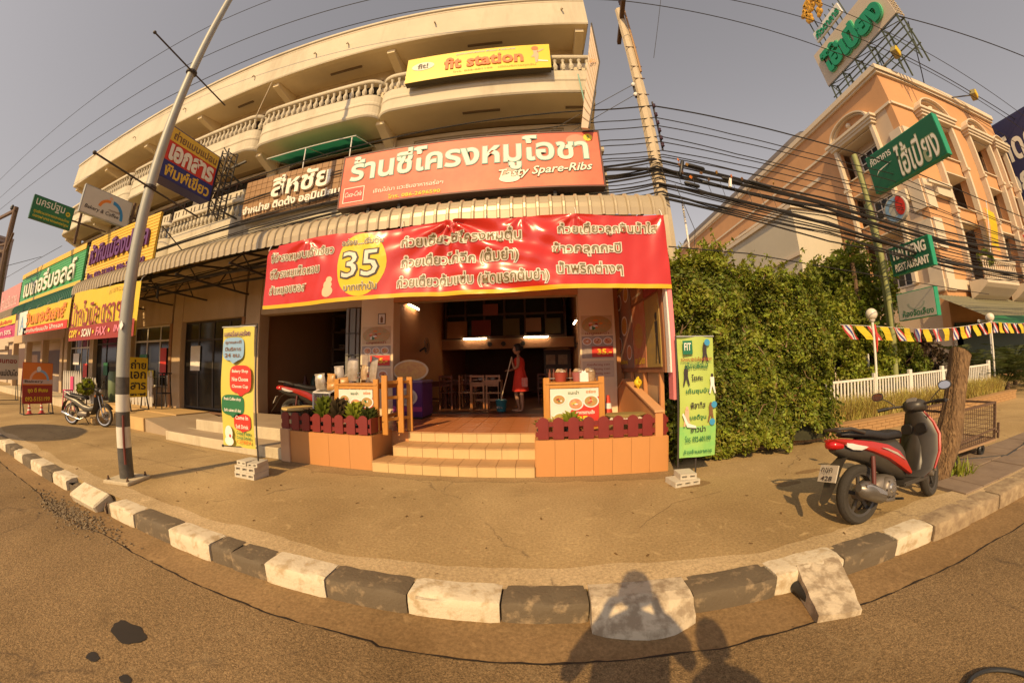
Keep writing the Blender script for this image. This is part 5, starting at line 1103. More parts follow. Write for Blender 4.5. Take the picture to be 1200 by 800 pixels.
def cart(tag_, x0, x1, y0, y1, zf, zt, label, right=False):
    t = thing('menu_cart', label, 'food cart', ((x0 + x1) / 2, (y0 + y1) / 2, zf))
    for x, y, h in ((x0, y0, zt + .13), (x1, y0, zt + .13), (x0, y1, zt + .10), (x1, y1, zt + .10)): MB().box(x - .045, x + .045, y - .03, y + .03, zf, h).build('cart_post', WOOD, t, bevel=.006)
    for z in (zt, zf + .12, zf + .45): MB().box(x0 + .045, x1 - .045, y0 - .02, y0 + .02, z - .03, z + .03).build('cart_rail', WOOD, t)
    for z in (zt, zf + .25):
        for x in (x0, x1): MB().box(x - .02, x + .02, y0 + .03, y1 - .03, z - .03, z + .03).build('cart_rail', WOOD, t)
    MB().box(x0 - .02, x1 + .02, y0 - .04, y1 + .03, zt + .03, zt + .055).build('counter_top', WOOD, t)
    a, b = x0 + .05, x1 - .05; cx = (a + b) / 2; z0, z1 = zf + .14, zt - .04; MB().box(a, b, y0 - .036, y0 - .024, z0, z1).build('menu_print', flat('menu_white', (.76, .70, .60)), t)
    W_ = b - a; H = z1 - z0; Y = y0 - .0362
    patch((cx, Y, z0), EX, EZ, [(-.22 * W_, 0), (.5 * W_, 0), (.5 * W_, H * .78), (.1 * W_, H * .66), (-.08 * W_, H * .42)], RED, t, 'red_print')
    for (px, pz, r_, m) in ((-.32, .72, .105, FOOD), (.02, .60, .12, FOOD2), (.34, .66, .12, FOOD), (-.30, .22, .12, M('green_food_print', (.25, .30, .06), .4, c2=(.5, .3, .08), s=18, amt=.9))): plate(t, cx + px * W_, z0 + pz * H, r_, Y - .002, m)
    text('อาหารตามสั่ง', (cx + .22 * W_, Y - .004, z0 + .38 * H), EX, EZ, .38 * W_, .06, LW, t, bold=.03); text('35.-', (cx + .22 * W_, Y - .004, z0 + .17 * H), EX, EZ, .34 * W_, .13, YEL, t, bold=.05)
    text('แนะนำ', (cx - .02 * W_, Y - .004, z0 + .90 * H), EX, EZ, .22 * W_, .05, GREEN, t); text('อร่อย', (cx + .34 * W_, Y - .004, z0 + .92 * H), EX, EZ, .2 * W_, .05, ORNG, t)
    return t
cart('l', -3.36, -2.62, 5.0, 5.9, .506, 1.27, 'left wooden menu cart with food pictures on its white front print')
t = thing('side_frame', 'tall narrow wooden folding frame to the right of the left menu cart', 'wooden frame', (-2.4, 5.1, .506))
for x, y in ((-2.47, 5.0), (-2.30, 5.25), (-2.22, 5.45)): MB().box(x - .05, x + .05, y - .02, y + .02, .506, 1.46 - .03 * (x > -2.4)).build('frame_leg', WOOD, t, bevel=.006)
for z in (.75, 1.1, 1.35): MB().bar((-2.47, 5.02, z), (-2.22, 5.45, z), .03, .05).build('frame_rail', WOOD, t)
cart('r', .09, .92, 5.1, 5.9, .506, 1.26, 'right wooden menu cart with food pictures, beside the cone')
for x, label, m in ((.33, 'reddish plastic basket on the right menu cart, left one', flat('red_basket', (.30, .05, .03))), (.62, 'pinkish plastic tub of bags on the right menu cart, middle one', flat('pink_tub', (.35, .12, .12))), (.80, 'clear plastic tub on the right menu cart behind the white box', PK[0])):
    t = thing('plastic_tub', label, 'tub', (x, 5.5, 1.32)); MB().lathe([(.085, 1.315), (.11, 1.46), (.118, 1.465), (.108, 1.455), (.08, 1.33), (0, 1.33)], (x, 5.5, 0), 16).build('tub', m, t, smooth=True)
    for k in range(5): MB().ball((x + .05 * math.cos(k * 1.3), 5.5 + .05 * math.sin(k * 1.3), 1.46 + .02 * (k % 2)), .045, 8, 6).build('packet', PK[k % 3], t, smooth=True)
t = thing('tissue_box', 'small white tissue box standing on the right menu cart', 'box', (.66, 5.15, 1.315)); MB().box(.60, .73, 5.1, 5.22, 1.315, 1.45).build('box', WHITE, t, bevel=.004); MB().prism([(.63, 1.45), (.70, 1.45), (.69, 1.49), (.66, 1.47), (.64, 1.495)], 5.14, 5.18).build('tissue', WHITE, t)
t = thing('condiment_rack', 'row of brown bottles in a rack on the right menu cart', 'bottles', (.3, 5.7, 1.315))
for k in range(6): MB().lathe([(.025, 1.316), (.028, 1.33), (.028, 1.44), (.012, 1.48), (.012, 1.52), (0, 1.52)], (.16 + .07 * k, 5.72, 0), 10).build('bottle', flat('brown_bottle', (.16, .05, .02), .2), t, smooth=True)
MB().box(.12, .56, 5.68, 5.76, 1.36, 1.37).build('rack', STEEL, t)
# freezer with oval top sign
t = thing('ice_cream_freezer', 'purple ice cream freezer with a white oval label, inside the doorway', 'freezer', (-2.85, 7.2, .506))
FP = M('freezer_purple', (.085, .025, .16), .35, s=2, amt=.3); MB().box(-3.20, -2.50, 6.85, 7.55, .55, 1.28).build('freezer_body', FP, t, bevel=.02, seg=2); MB().box(-3.21, -2.49, 6.84, 7.56, 1.281, 1.34).build('lid', flat('grey_violet_lid', (.16, .10, .22)), t, bevel=.01)
MB().box(-3.18, -2.52, 6.87, 7.53, .506, .549).build('plinth', BLACK, t)
disc((-2.86, 6.847, .98), EX, EZ, .25, .19, flat('oval_white', (.62, .60, .54)), t, 'oval_label'); disc((-2.86, 6.845, .98), EX, EZ, .20, .145, flat('oval_grey', (.42, .42, .36)), t, 'oval_inner', off=.004); text('Ice Cream', (-2.86, 6.843, .99), EX, EZ, .30, .10, INK, t, off=.006, shear=.3)
patch((-2.85, 6.847, .72), EX, EZ, rect(.68, .10), flat('magenta_band', (.35, .05, .22)), t, 'colour_band')
t = thing('oval_board', 'oval food picture board standing on the purple freezer', 'sign', (-2.80, 7.2, 1.34)); mb = MB(); mb.prism([(-2.83 + .42 * math.cos(a * PI / 14), 1.55 + .235 * math.sin(a * PI / 14)) for a in range(28)], 7.0, 7.03); mb.build('board', flat('pale_board', (.50, .42, .30)), t)
disc((-2.83, 6.998, 1.55), EX, EZ, .38, .20, M('fruit_print', (.55, .36, .08), .4, c2=(.40, .16, .06), s=11, amt=.9), t, 'food_picture'); MB().box(-2.9, -2.76, 7.0, 7.1, 1.34, 1.36).build('foot', WHITE, t)
# doormat edge strip, tables, chairs
MT = thing('door_mat', 'dark strip of mat lying along the inner threshold', 'mat', (-2, 7.95, .5)); MB().box(-3.2, -1.3, 7.88, 8.2, .497, .51).build('mat', flat('grey_mat', (.12, .08, .06)), MT)
def table(label, x, y, w_=.85, d_=.6, h=.75, m=DWOOD):
    t = thing('dining_table', label, 'table'); 
    for a in (-1, 1):
        for b in (-1, 1): MB().box(a * (w_ / 2 - .04) - .03, a * (w_ / 2 - .04) + .03, b * (d_ / 2 - .04) - .03, b * (d_ / 2 - .04) + .03, 0, h - .04).build('leg', m, t)
    MB().box(-w_ / 2, w_ / 2, -d_ / 2, d_ / 2, h - .04, h).build('tabletop', m, t); MB().box(-w_ / 2 + .05, w_ / 2 - .05, -d_ / 2 + .02, -d_ / 2 + .05, h - .14, h - .041).build('apron', m, t); MB().box(-w_ / 2 + .05, w_ / 2 - .05, -.02, .02, .22, .27).build('stretcher', m, t); t.location = (x, y, .5); return t
def chair(label, x, y, rz, m=DWOOD, grp=None):
    t = thing('wooden_chair', label, 'chair', (0, 0, 0), grp)
    for a in (-1, 1):
        MB().box(a * .17 - .02, a * .17 + .02, -.19, -.15, 0, .43).build('leg', m, t); MB().box(a * .17 - .02, a * .17 + .02, .15, .19, 0, .92).build('leg', m, t)
    MB().box(-.2, .2, -.2, .2, .43, .46).build('seat', m, t)
    for z in (.62, .74, .86): MB().box(-.15, .15, .16, .18, z, z + .05).build('back_slat', m, t)
    MB().box(-.15, .15, -.18, -.16, .2, .23).build('stretcher', m, t); t.location = (x, y, .5); t.rotation_euler = (0, 0, rz); return t
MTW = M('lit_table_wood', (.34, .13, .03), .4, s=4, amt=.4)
table('wooden dining table nearest the woman, lit from outside', -1.45, 9.0, .82, .6, .78, MTW); chair('wooden chair under the left half of the table by the woman', -1.66, 8.88, PI, MTW); chair('wooden chair under the right half of the table by the woman', -1.24, 8.9, PI, MTW)
chair('wooden chair at the left side of the table by the woman', -2.02, 9.1, PI / 2, MTW)
random.seed(4)
for k in range(3):
    table(['dim dining table at the left behind the freezer', 'dim dining table left of the lit table', 'dim dining table deep in the room at right'][k], [-3.0, -2.55, .6][k], [9.3, 10.6, 10.9][k], m=M('shaded_wood', (.16, .05, .02), .5));  # darker copy of the table wood, dimness of the room in its colour
    chair(['dim wooden chair behind the freezer', 'dim wooden chair beside the second dim table', 'dim wooden chair by the right dim table'][k], [-2.55, -2.1, .1][k], [9.0, 10.2, 10.6][k], PI, MATS['shaded_wood'])
    chair(['dim wooden chair against the left inner wall', 'dim wooden chair deep behind the lit table', 'dim wooden chair at the back right corner'][k], [-3.3, -2.8, .8][k], [8.7, 10.1, 10.3][k], PI / 2, MATS['shaded_wood'])
t = thing('table_things', 'white bowls on the lit dining table', 'bowls', (-1.45, 9, 1.28))
for k in range(3): MB().lathe([(.03, 1.282), (.08, 1.33), (.085, 1.335), (.07, 1.325), (0, 1.29)], (-1.6 + .16 * k, 8.95 + .04 * (k % 2), 0), 14).build('bowl', flat('white_bowl', (.7, .65, .6)), t, smooth=True)
t = thing('drinks_fridge', 'tall glass-fronted fridge glowing faintly at the back right of the room', 'fridge', (1.0, 12.5, .5)); MB().box(.15, 1.15, 12.5, 13.1, .5, 2.25).build('fridge_body', flat('fridge_dark', (.06, .04, .03)), t); 
for z, x in ((1.9, .4), (1.9, .85), (1.4, .4), (1.4, .85), (.95, .4)): MB().box(x - .17, x + .17, 12.47, 12.495, z - .18, z + .18).build('fridge_pane', M('fridge_goods', (.45, .30, .17), .5, c2=(.2, .12, .08), s=8, amt=.9), t)
MB().prism([(.12 + 1.06 * i / 8, 2.26 + .16 * math.sin(PI * i / 8)) for i in range(9)], 12.45, 12.6).build('fridge_crown', flat('amber_crown', (.5, .24, .08)), t)
for k, (x, r_) in enumerate(((-2.4, 0), (-1.9, 0), (-1.2, 1))):
    t = thing('wall_clock', ['small dark wall ornament left on the inner beam', 'small dark wall ornament second on the inner beam', 'small dark wall ornament right of the tube lamp on the beam'][k], 'ornament', (x + .6, 11.98, 2.44)); MB().lathe([(0, -.02), (.08, -.02), (.09, .0)], (x + .6, 11.98, 2.5), 16, 'y').build('ornament_disc', DARK, t)
# wall fans
for xx, yy, lb in ((-3.45, 9.6, 'dark wall fan on the left inner wall'), (1.1, 9.4, 'dark wall fan on the right inner wall')):
    t = thing('wall_fan', lb, 'fan', (xx, yy, 2.3)); sgn = 1 if xx < 0 else -1
    MB().tube([(xx - sgn * .12, yy, 2.15), (xx + sgn * .05, yy, 2.25)], .03, 8).build('bracket', BLACK, t); mb = MB()
    for r_ in (.08, .16, .24): mb.lathe([(r_, -.006), (r_ + .008, 0), (r_, .006)], (xx + sgn * .1, yy, 2.3), 24, 'x')
    for k in range(10): a = k * PI / 5; mb.tube([(xx + sgn * .12, yy, 2.3), (xx + sgn * .1, yy + .24 * math.cos(a), 2.3 + .24 * math.sin(a))], .004, 4)
    mb.build('cage', DARK, t); mb = MB()
    for k in range(3): a = k * 2.1; mb.add([(xx + sgn * .08, yy, 2.3), (xx + sgn * .06, yy + .2 * math.cos(a), 2.3 + .2 * math.sin(a)), (xx + sgn * .1, yy + .2 * math.cos(a + .7), 2.3 + .2 * math.sin(a + .7))], [(0, 1, 2)])
    mb.build('blade', BLACK, t, fix=False)
# left shops: white pickets, drum, railings, counter, seats
picket('weathered white picket fence left of the small motorbike, before the left shops', -18.4, -16.2, 5.9, .30, 1.1, 9, flat('grey_white_paint', (.50, .47, .42)))
picket('weathered white picket fence right of the striped pole, before the photocopy shop', -13.9, -11.9, 6.6, .35, 1.15, 8, MATS['grey_white_paint'])
picket('weathered white picket fence just behind the small motorbike', -15.6, -14.5, 5.8, .30, .9, 5, MATS['grey_white_paint'])
t = thing('water_drum', 'pale green drum inside the left shop window', 'drum', (-15.2, 6.8, .3)); MB().lathe([(.22, .3), (.24, .5), (.24, 1.35), (.2, 1.42), (0, 1.42)], (-15.2, 6.8, 0), 18).build('drum', flat('pale_green_drum', (.16, .22, .12)), t, smooth=True)
t = thing('pink_chair', 'bright pink plastic stool before the left picket fence', 'stool', (-15.9, 5.3, 0)); 
for a in (-1, 1):
    for b in (-1, 1): MB().bar((-15.9 + a * .12, 5.3 + b * .12, .7), (-15.9 + a * .17, 5.3 + b * .17, 0), .03).build('leg', flat('hot_pink', (.62, .06, .18)), t)
MB().box(-16.05, -15.75, 5.15, 5.45, .7, .74).build('seat', MATS['hot_pink'], t); MB().box(-16.05, -15.75, 5.42, 5.46, .74, 1.2).build('backrest', MATS['hot_pink'], t)
t = thing('black_stool', 'dark metal high stool beside the photocopy shop door', 'stool', (-11.2, 6.5, .35))
for a in (-1, 1):
    for b in (-1, 1): MB().bar((-11.2 + a * .13, 6.6 + b * .13, 1.4), (-11.2 + a * .18, 6.6 + b * .18, .35), .025).build('leg', BLACK, t)
MB().box(-11.38, -11.02, 6.42, 6.78, 1.4, 1.44).build('seat', BLACK, t); MB().box(-11.36, -11.04, 6.45, 6.75, .8, .83).build('foot_ring', BLACK, t)
t = thing('white_gate_rail', 'short white tube barrier at the top of the photocopy shop ramp', 'barrier', (-11.6, 5.95, .34)); MB().tube([(-11.6, 6.3, .34), (-11.6, 6.3, 1.3), (-11.6, 6.9, 1.3), (-11.6, 6.9, .34)], .02, 8).build('tube_frame', WHITE, t)
t = thing('fire_extinguishers', 'group of dim metal cylinders standing in the dark aluminium shop', 'gas cylinders', (-6.6, 7.9, .43))
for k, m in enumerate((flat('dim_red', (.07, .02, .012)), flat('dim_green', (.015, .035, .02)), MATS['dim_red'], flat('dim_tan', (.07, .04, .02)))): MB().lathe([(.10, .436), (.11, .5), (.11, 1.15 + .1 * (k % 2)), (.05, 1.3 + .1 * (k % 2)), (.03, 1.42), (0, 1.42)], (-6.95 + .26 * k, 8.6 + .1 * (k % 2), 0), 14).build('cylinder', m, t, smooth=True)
# ------------------------------------------------------------------ orange corner hotel and restaurant on the right
OR_ = M('orange_render', (.60, .325, .155), .85, s=.8, amt=.4, dirt=.15, bump=.1, bs=25); CT = M('cream_trim', (.66, .56, .43), .8, s=1, amt=.3, dirt=.15); BG = M('beige_render', (.60, .46, .33), .85, s=.8, amt=.35, dirt=.2)
rb = thing('corner_building', 'orange four-storey corner building with cream mouldings, arches and pilasters', 'building', (24, 15, 0))
X0, Y0, ZT = 17.8, 9.5, 15.7
def fbox(side, u0, u1, d0, d1, z0, z1):
    """side 'f': u = x from the corner, d = outwards (-y); side 's': u = y from the corner, d = outwards (-x)"""
    return (X0 + u0, X0 + u1, Y0 - d1, Y0 - d0, z0, z1) if side == 'f' else (X0 - d1, X0 - d0, Y0 + u0, Y0 + u1, z0, z1)
def FB(side, *a): return MB().box(*fbox(side, *a))
def fac(side, U, bays, name='wall'):
    for a, b in bays: pass
    xs_ = [0] + [q for p in bays for q in p] + [U]
    lv = [(4.6, 7.4), (8.2, 10.0), (11.0, 12.9)]            # recessed window levels
    for i in range(0, len(xs_), 2):
        if xs_[i + 1] > xs_[i]:
            s0 = xs_[i] if (side == 'f' or i) else .4
            FB(side, s0, xs_[i + 1], -.4, 0, 0, 13.4).build('wall', OR_ if i or side == 'f' else BG, rb)
    for a, b in bays:
        FB(side, a, b, -.4, -.05, 10.05, 10.95).build('spandrel_panel', OR_, rb); FB(side, a, b, -.4, -.05, 7.45, 8.15).build('spandrel_panel', OR_, rb); FB(side, a, b, -.4, -.05, 0, 4.55).build('wall', OR_ if side == 'f' else BG, rb); FB(side, a, b, -.4, -.05, 12.95, 13.4).build('wall', BG, rb)
        for z0, z1 in lv:
            FB(side, a, b, -.95, -.90, z0, z1).build('recess_wall', BG, rb); wc = (a + b) / 2; hw = (b - a) * .24
            f = MB()
            for q in (-1, -.33, .33, 1): f.box(*fbox(side, wc + q * hw - .03, wc + q * hw + .03, -.90, -.84, z0 + .15, z1 - .45))
            for z in (z0 + .15, (z0 + z1) / 2 - .1, z1 - .5): f.box(*fbox(side, wc - hw, wc + hw, -.898, -.842, z, z + .06))
            w_ = f.build('window', WHITE, rb); MB().box(*fbox(side, wc - hw, wc + hw, -.885, -.875, z0 + .15, z1 - .45)).build('pane', GLASS, w_)
            for zz in (z0 - .05, z1): FB(side, a, b, -.9, .06, zz, zz + .06).build('sill', CT, rb)
            FB(side, wc - hw - .1, wc + hw + .1, -.89, -.75, z1 - .42, z1 - .34).build('hood_mould', CT, rb)
        for q in (a, b): FB(side, q - .10, q + .10, .003, .28, 4.6, 13.4).build('pilaster', CT, rb); FB(side, q - .16, q + .16, .001, .34, 10.4, 10.55).build('pilaster_band', CT, rb); FB(side, q - .16, q + .16, .002, .34, 7.7, 7.85).build('pilaster_band', CT, rb)
        # stepped cornice and arch over the bay
        for k, (e, z) in enumerate(((.22, 13.0), (.30, 13.15), (.40, 13.30))): FB(side, a - e, b + e, .004 + .001 * k, .38 + .08 * k, z, z + .15).build('cornice', CT, rb)
        c = (a + b) / 2; r_ = (b - a) / 2 + .1; mb = MB(); n = 14
        for r0, r1, d1 in ((r_ - .10, r_, .40), (r_ - .22, r_ - .14, .22)):
            P = []
            for j in range(n + 1):
                t = PI * j / n
                for rr in (r0, r1):
                    for dd in (.0, d1):
                        u, z = c - rr * math.cos(t), 13.46 + rr * .62 * math.sin(t); P.append((X0 + u, Y0 - dd, z) if side == 'f' else (X0 - dd, Y0 + u, z))
            mb.add(P, [(4 * j + p, 4 * j + q, 4 * j + 4 + q, 4 * j + 4 + p) for j in range(n) for p, q in ((0, 1), (1, 3), (3, 2), (2, 0))])
        mb.build('arch_moulding', CT, rb)
        mb = MB(); p_ = (X0 + c, Y0 - .12, 13.9) if side == 'f' else (X0 - .12, Y0 + c, 13.9); mb.ball(p_, .16, 10, 6); mb.build('arch_boss', CT, rb, smooth=True)
    FB(side, 0 if side == 'f' else .4, U, -.4, -.002, 13.4, ZT).build('parapet', OR_, rb)
    FB(side, -.25 if side == 'f' else .0, U + .1, .001, .25, ZT - .28, ZT + .02).build('parapet_coping', CT, rb); FB(side, -.15 if side == 'f' else 0, U + .1, .0, .14, ZT - .42, ZT - .281).build('parapet_coping', CT, rb)
    FB(side, 0, U, .0005, .10, 13.36, 13.50).build('string_course', CT, rb)
    FB(side, 0, U, .0006, .14, 4.05, 4.5).build('string_course', CT, rb)
fac('f', 12.0, [(2.2, 4.95), (6.95, 9.45), (10.4, 11.8)]); fac('s', 31.0, [(1.4, 4.2)])
for k, z in enumerate((2.0, 5.4, 7.3, 9.2, 12.0)):            # quoined corner pier
    FB('f', .02, .75, .002, .10, z - 1.4 if k else .2, z).build('corner_quoin', CT, rb); FB('s', .02, .70, .002, .10, z - 1.4 if k else .2, z).build('corner_quoin', CT, rb)
FB('f', .8, 2.05, .001, .3, 8.4, 9.0).build('cornice', CT, rb); FB('s', .75, 1.35, .001, .3, 8.4, 9.0).build('cornice', CT, rb); FB('f', .0, 2.1, .3, .42, 8.85, 9.02).build('cornice', CT, rb)
MB().box(X0 + .4, 29.8, 9.91, 40, 15.0, 15.2).build('roof_deck', BG, rb); MB().box(29.4, 29.79, 9.9, 40, 0, 15.6).build('wall', BG, rb)
# far part of the side wall: beige with cream lines
for z in (10.0, 12.2): FB('s', 6, 31, .002, .12, z, z + .2).build('string_course', CT, rb)
for u, z in ((9, 8), (14, 8), (20, 8), (26, 8), (9, 11.2), (15, 11.2)): FB('s', u, u + 1.1, .001, .05, z, z + 1.3).build('window', FRD, rb)
# balconies on the front
for a, b in ((2.2, 4.95), (6.95, 9.45)):
    bl = bpy.data.objects.new('balcony', None); COL.objects.link(bl); bl.parent = rb
    MB().prism([(Y0 - .29, 3.6), (Y0 - .6, 3.75), (Y0 - 1.0, 4.05), (Y0 - 1.15, 4.2), (Y0 - 1.15, 4.4), (Y0 - .29, 4.4)], X0 + a - .5, X0 + b + .5, 'x').build('balcony_slab', CT, bl)
    MB().box(X0 + a - .5, X0 + b + .5, Y0 - 1.15, Y0 - 1.0, 5.2, 5.35).build('handrail', CT, bl); src = None; n = 16
    for k in range(n):
        x = X0 + a - .45 + (b - a + .9) * k / (n - 1)
        if src is None: src = baluster_mesh(.8, .07).build('baluster', CT, bl, smooth=True, world=False); src.location = Vector((x, Y0 - 1.07, 4.4)) - org(bl)
        else: o = bpy.data.objects.new('baluster', src.data); COL.objects.link(o); o.parent = bl; o.location = Vector((x, Y0 - 1.07, 4.4)) - org(bl)
# annex block with cream front and roof behind
an = thing('annex_building', 'plain cream side block standing behind the hedge, left of the orange corner building', 'building', (16, 22, 0))
MB().box(14.2, 17.68, 15.0, 40, 0, 9.7).build('wall', M('pale_cream_wall', (.56, .51, .40), .85, s=.7, amt=.3, dirt=.25), an); MB().box(14.05, 17.68, 14.85, 40, 9.7, 9.95).build('coping', CT, an); MB().box(14.1, 14.199, 14.9, 40, 7.0, 7.2).build('string_course', CT, an)
for y in (22, 28): MB().box(14.12, 14.199, y, y + 1.2, 7.6, 8.8).build('window', FRD, an)
rf = thing('dark_roof', 'dark grey curved roof rising behind the orange parapet', 'roof', (24, 28, 15.7)); 
MB().loft([[(18.6 + 10 * (1 - math.cos(PI * k / 12)) / 2, y, 15.2 + h * math.sin(PI * k / 12)) for k in range(13)] for y, h in ((15.5, 1.0), (19, 4.2), (40, 4.4))]).build('roof_shell', M('grey_roof', (.13, .11, .10), .7, s=1), rf)
MB().loft([[(15.5 + 2.6 * (1 - math.cos(PI * k / 10)) / 2 * 2, y, 11.5 + h * math.sin(PI * k / 10)) for k in range(11)] for y, h in ((46, 7.0), (60, 7.2))]).build('roof_shell', MATS['grey_roof'], rf)
# ground floor awning
aw = thing('entrance_awning', 'long green-grey sheet awning over the restaurant front at the right', 'awning', (24, 8.5, 3)); AWM = M('olive_awning_sheet', (.20, .19, .12), .6, s=3)
src = None; n = 46
for k in range(n):
    if src is None: src = MB().add([(16.4, 7.2, 2.55), (16.4 + .16, 7.2, 2.58), (16.4 + .30, 7.2, 2.55), (16.4, 9.45, 3.75), (16.4 + .16, 9.45, 3.79), (16.4 + .30, 9.45, 3.75)], [(0, 1, 4, 3), (1, 2, 5, 4)]).build('roofing_sheet', AWM, aw, fix=False)
    else: share(src, 'roofing_sheet', aw, (.30 * k, 0, 0))
MB().box(16.4, 30.2, 7.17, 7.20, 2.30, 2.60).build('awning_valance', GREEN, aw); MB().box(16.4, 30.2, 7.6, 7.65, 2.4, 2.5).build('awning_beam', WHITE, aw)
for x in (16.5, 20, 24, 28): MB().cyl((x, 7.25), .04, 0, 2.5, 8).build('awning_post', WHITE, aw)
MB().box(18.0, 29, 9.40, 9.46, .2, 2.6).build('dark_front', flat('deep_green_front', (.02, .05, .03)), aw)
# rooftop sign
GB = flat('bright_green_letter', (.015, .30, .15), .4); GLT = flat('light_green_edge', (.10, .50, .28)); SC_ = M('sign_cream_face', (.62, .52, .40), .6, s=1, amt=.4)
rs = thing('rooftop_sign', 'large cream rooftop sign with thick green Thai letters on a steel lattice', 'sign', (19.8, 11, 15.7))
MB().box(19.5, 19.56, 7.6, 13.8, 18.55, 21.3).build('sign_face', SC_, rs)
mb = MB()
for k in range(12): mb.box(19.57, 20.2, 7.55, 7.6, 18.6 + .24 * k, 18.66 + .24 * k)
for k in range(3): mb.box(19.6 + .24 * k, 19.65 + .24 * k, 7.56, 7.61, 18.5, 21.4)
mb.build('side_louvre', M('louvre_cream', (.5, .42, .3)), rs)
mb = MB(); random.seed(1)
for k in range(6):
    y = 7.7 + 1.18 * k
    for x in (19.58, 20.2): mb.bar((x, y, 15.4), (x, y, 18.6), .07)
    mb.bar((19.58, y, 18.5), (20.2, y, 18.5), .05); mb.bar((19.58, y, 15.6), (20.2, y, 18.5), .04)
    if k < 5: mb.bar((19.58, y, 15.6), (19.58, y + 1.18, 18.5), .045); mb.bar((20.2, y, 18.5), (19.58, y + 1.18, 18.5), .04)
for z in (16.6, 17.6, 18.5):
    for x in (19.58, 20.2): mb.bar((x, 7.6, z), (x, 13.8, z), .06)
mb.build('lattice_frame', M('green_brown_steel', (.08, .10, .06), .6), rs)
text('ไฮ้เปียง', (19.49, 10.7, 19.85), -EY, EZ, 5.2, 1.75, GLT, rs, depth=.12, bold=.075, ref=.05, name='lettering_outline'); text('ไฮ้เปียง', (19.34, 10.7, 19.85), -EY, EZ, 5.2, 1.75, GB, rs, depth=.08, bold=.05)
MB().box(19.45, 19.6, 10.3, 13.0, 21.75, 22.6).build('sign_face', WHITE, rs); text('ภัตตาคาร', (19.44, 11.65, 22.15), -EY, EZ, 2.4, .6, GB, rs, depth=.06, bold=.03); mb = MB()
for k in range(7): mb.bar((19.6, 10.2 + .45 * k, 21.3), (19.6, 10.2 + .45 * k, 24.2 if k > 3 else 23), .06)
mb.build('upper_frame', MATS['green_brown_steel'], rs); mb = MB(); random.seed(8)
for k in range(40): a, b = random.random() * 2 * PI, random.random() ** .5; mb.ball((19.3, 12.0 + 1.0 * b * math.cos(a), 23.9 + .9 * b * math.sin(a)), .22, 7, 5, (.5, 1, 1))
o = mb.build('yellow_floral_emblem', M('gold_emblem', (.75, .42, .03), .5, s=3, amt=.6, c2=(.45, .2, .02)), rs)
o['kind'] = 'stuff'
# floodlights on arms
for k, (p, q, lb) in enumerate((((19.1, 8.6, 16.4), (18.2, 9.6, 15.6), 'small floodlight on an arm over the building corner, under the rooftop sign'), ((26.2, 8.5, 15.7), (24.0, 9.6, 15.5), 'small floodlight on an arm over the roof edge, farther right'))):
    t = thing('floodlight', lb, 'floodlight', q); MB().bar(q, p, .06).build('arm', DARK, t); MB().obox(p, .6, .35, .4, (.3, .4, .3)).build('lamp_housing', M('lamp_housing', (.30, .26, .12), .6), t, bevel=.03); MB().obox((p[0] - .1, p[1] - .2, p[2] - .08), .45, .05, .28, (.3, .4, .3)).build('lens', YEL, t)
# navy sign farther along
s = thing('billboard', 'tall navy billboard with white Thai lettering at the right edge beyond the orange building', 'billboard', (31, 7, 0)); MB().box(31, 31.3, 3.0, 10.45, 7.5, 15.65).build('sign_board', flat('navy_board', (.025, .025, .09)), s)
text('ติดต่อโทร', (30.99, 7.3, 13.8), -EY, EZ, 5.6, 2.2, LW, s, bold=.03); text('089-024', (30.99, 7.6, 11.2), -EY, EZ, 5.2, 1.5, LW, s, bold=.03); text('จัดเลี้ยง', (30.99, 7.3, 9), -EY, EZ, 5, 1.4, LW, s)
for y in (4, 9.6): MB().box(31.05, 31.25, y - .1, y + .1, 0, 7.5).build('post', DARK, s)
# flags on the facade
def flag(label, p, L_, H_, cols, ang=.35, lean=.0):
    t = thing('flag', label, 'flag', p); x, y, z = p; MB().tube([(x, y, z - .9), (x + .15, y - .5, z + H_ + .3)], .025, 6).build('flag_staff', WHITE, t); n = 6
    for k, m in enumerate(cols):
        P = []
        for i in range(n + 1):
            for j in (k, k + 1):
                u = i / n; P.append((x + .1 + L_ * j / len(cols) + .05 * math.sin(u * 5), y - .3 - .08 * math.sin(u * 4 + j), z + H_ * (1 - u) - .2 * j / len(cols)))
        MB().add(P, [(2 * i, 2 * i + 1, 2 * i + 3, 2 * i + 2) for i in range(n)]).build('flag_stripe', m, t, fix=False)
    return t
FY = M('flag_yellow', (.80, .60, .03), .6, trans=.3, amt=.1); FRD_ = M('flag_red', (.55, .04, .04), .6, trans=.3, amt=.1); FWH = M('flag_white', (.75, .72, .68), .6, trans=.3, amt=.1); FBL = M('flag_blue', (.04, .05, .28), .6, trans=.3, amt=.1)
flag('yellow flag hanging from the front of the orange building', (22.0, 9.1, 6.2), .9, 1.9, [FY]); flag('red, white and blue striped flag on the orange building at the right edge', (26.4, 9.1, 5.6), 1.1, 1.6, [FRD_, FWH, FBL, FWH, FRD_])
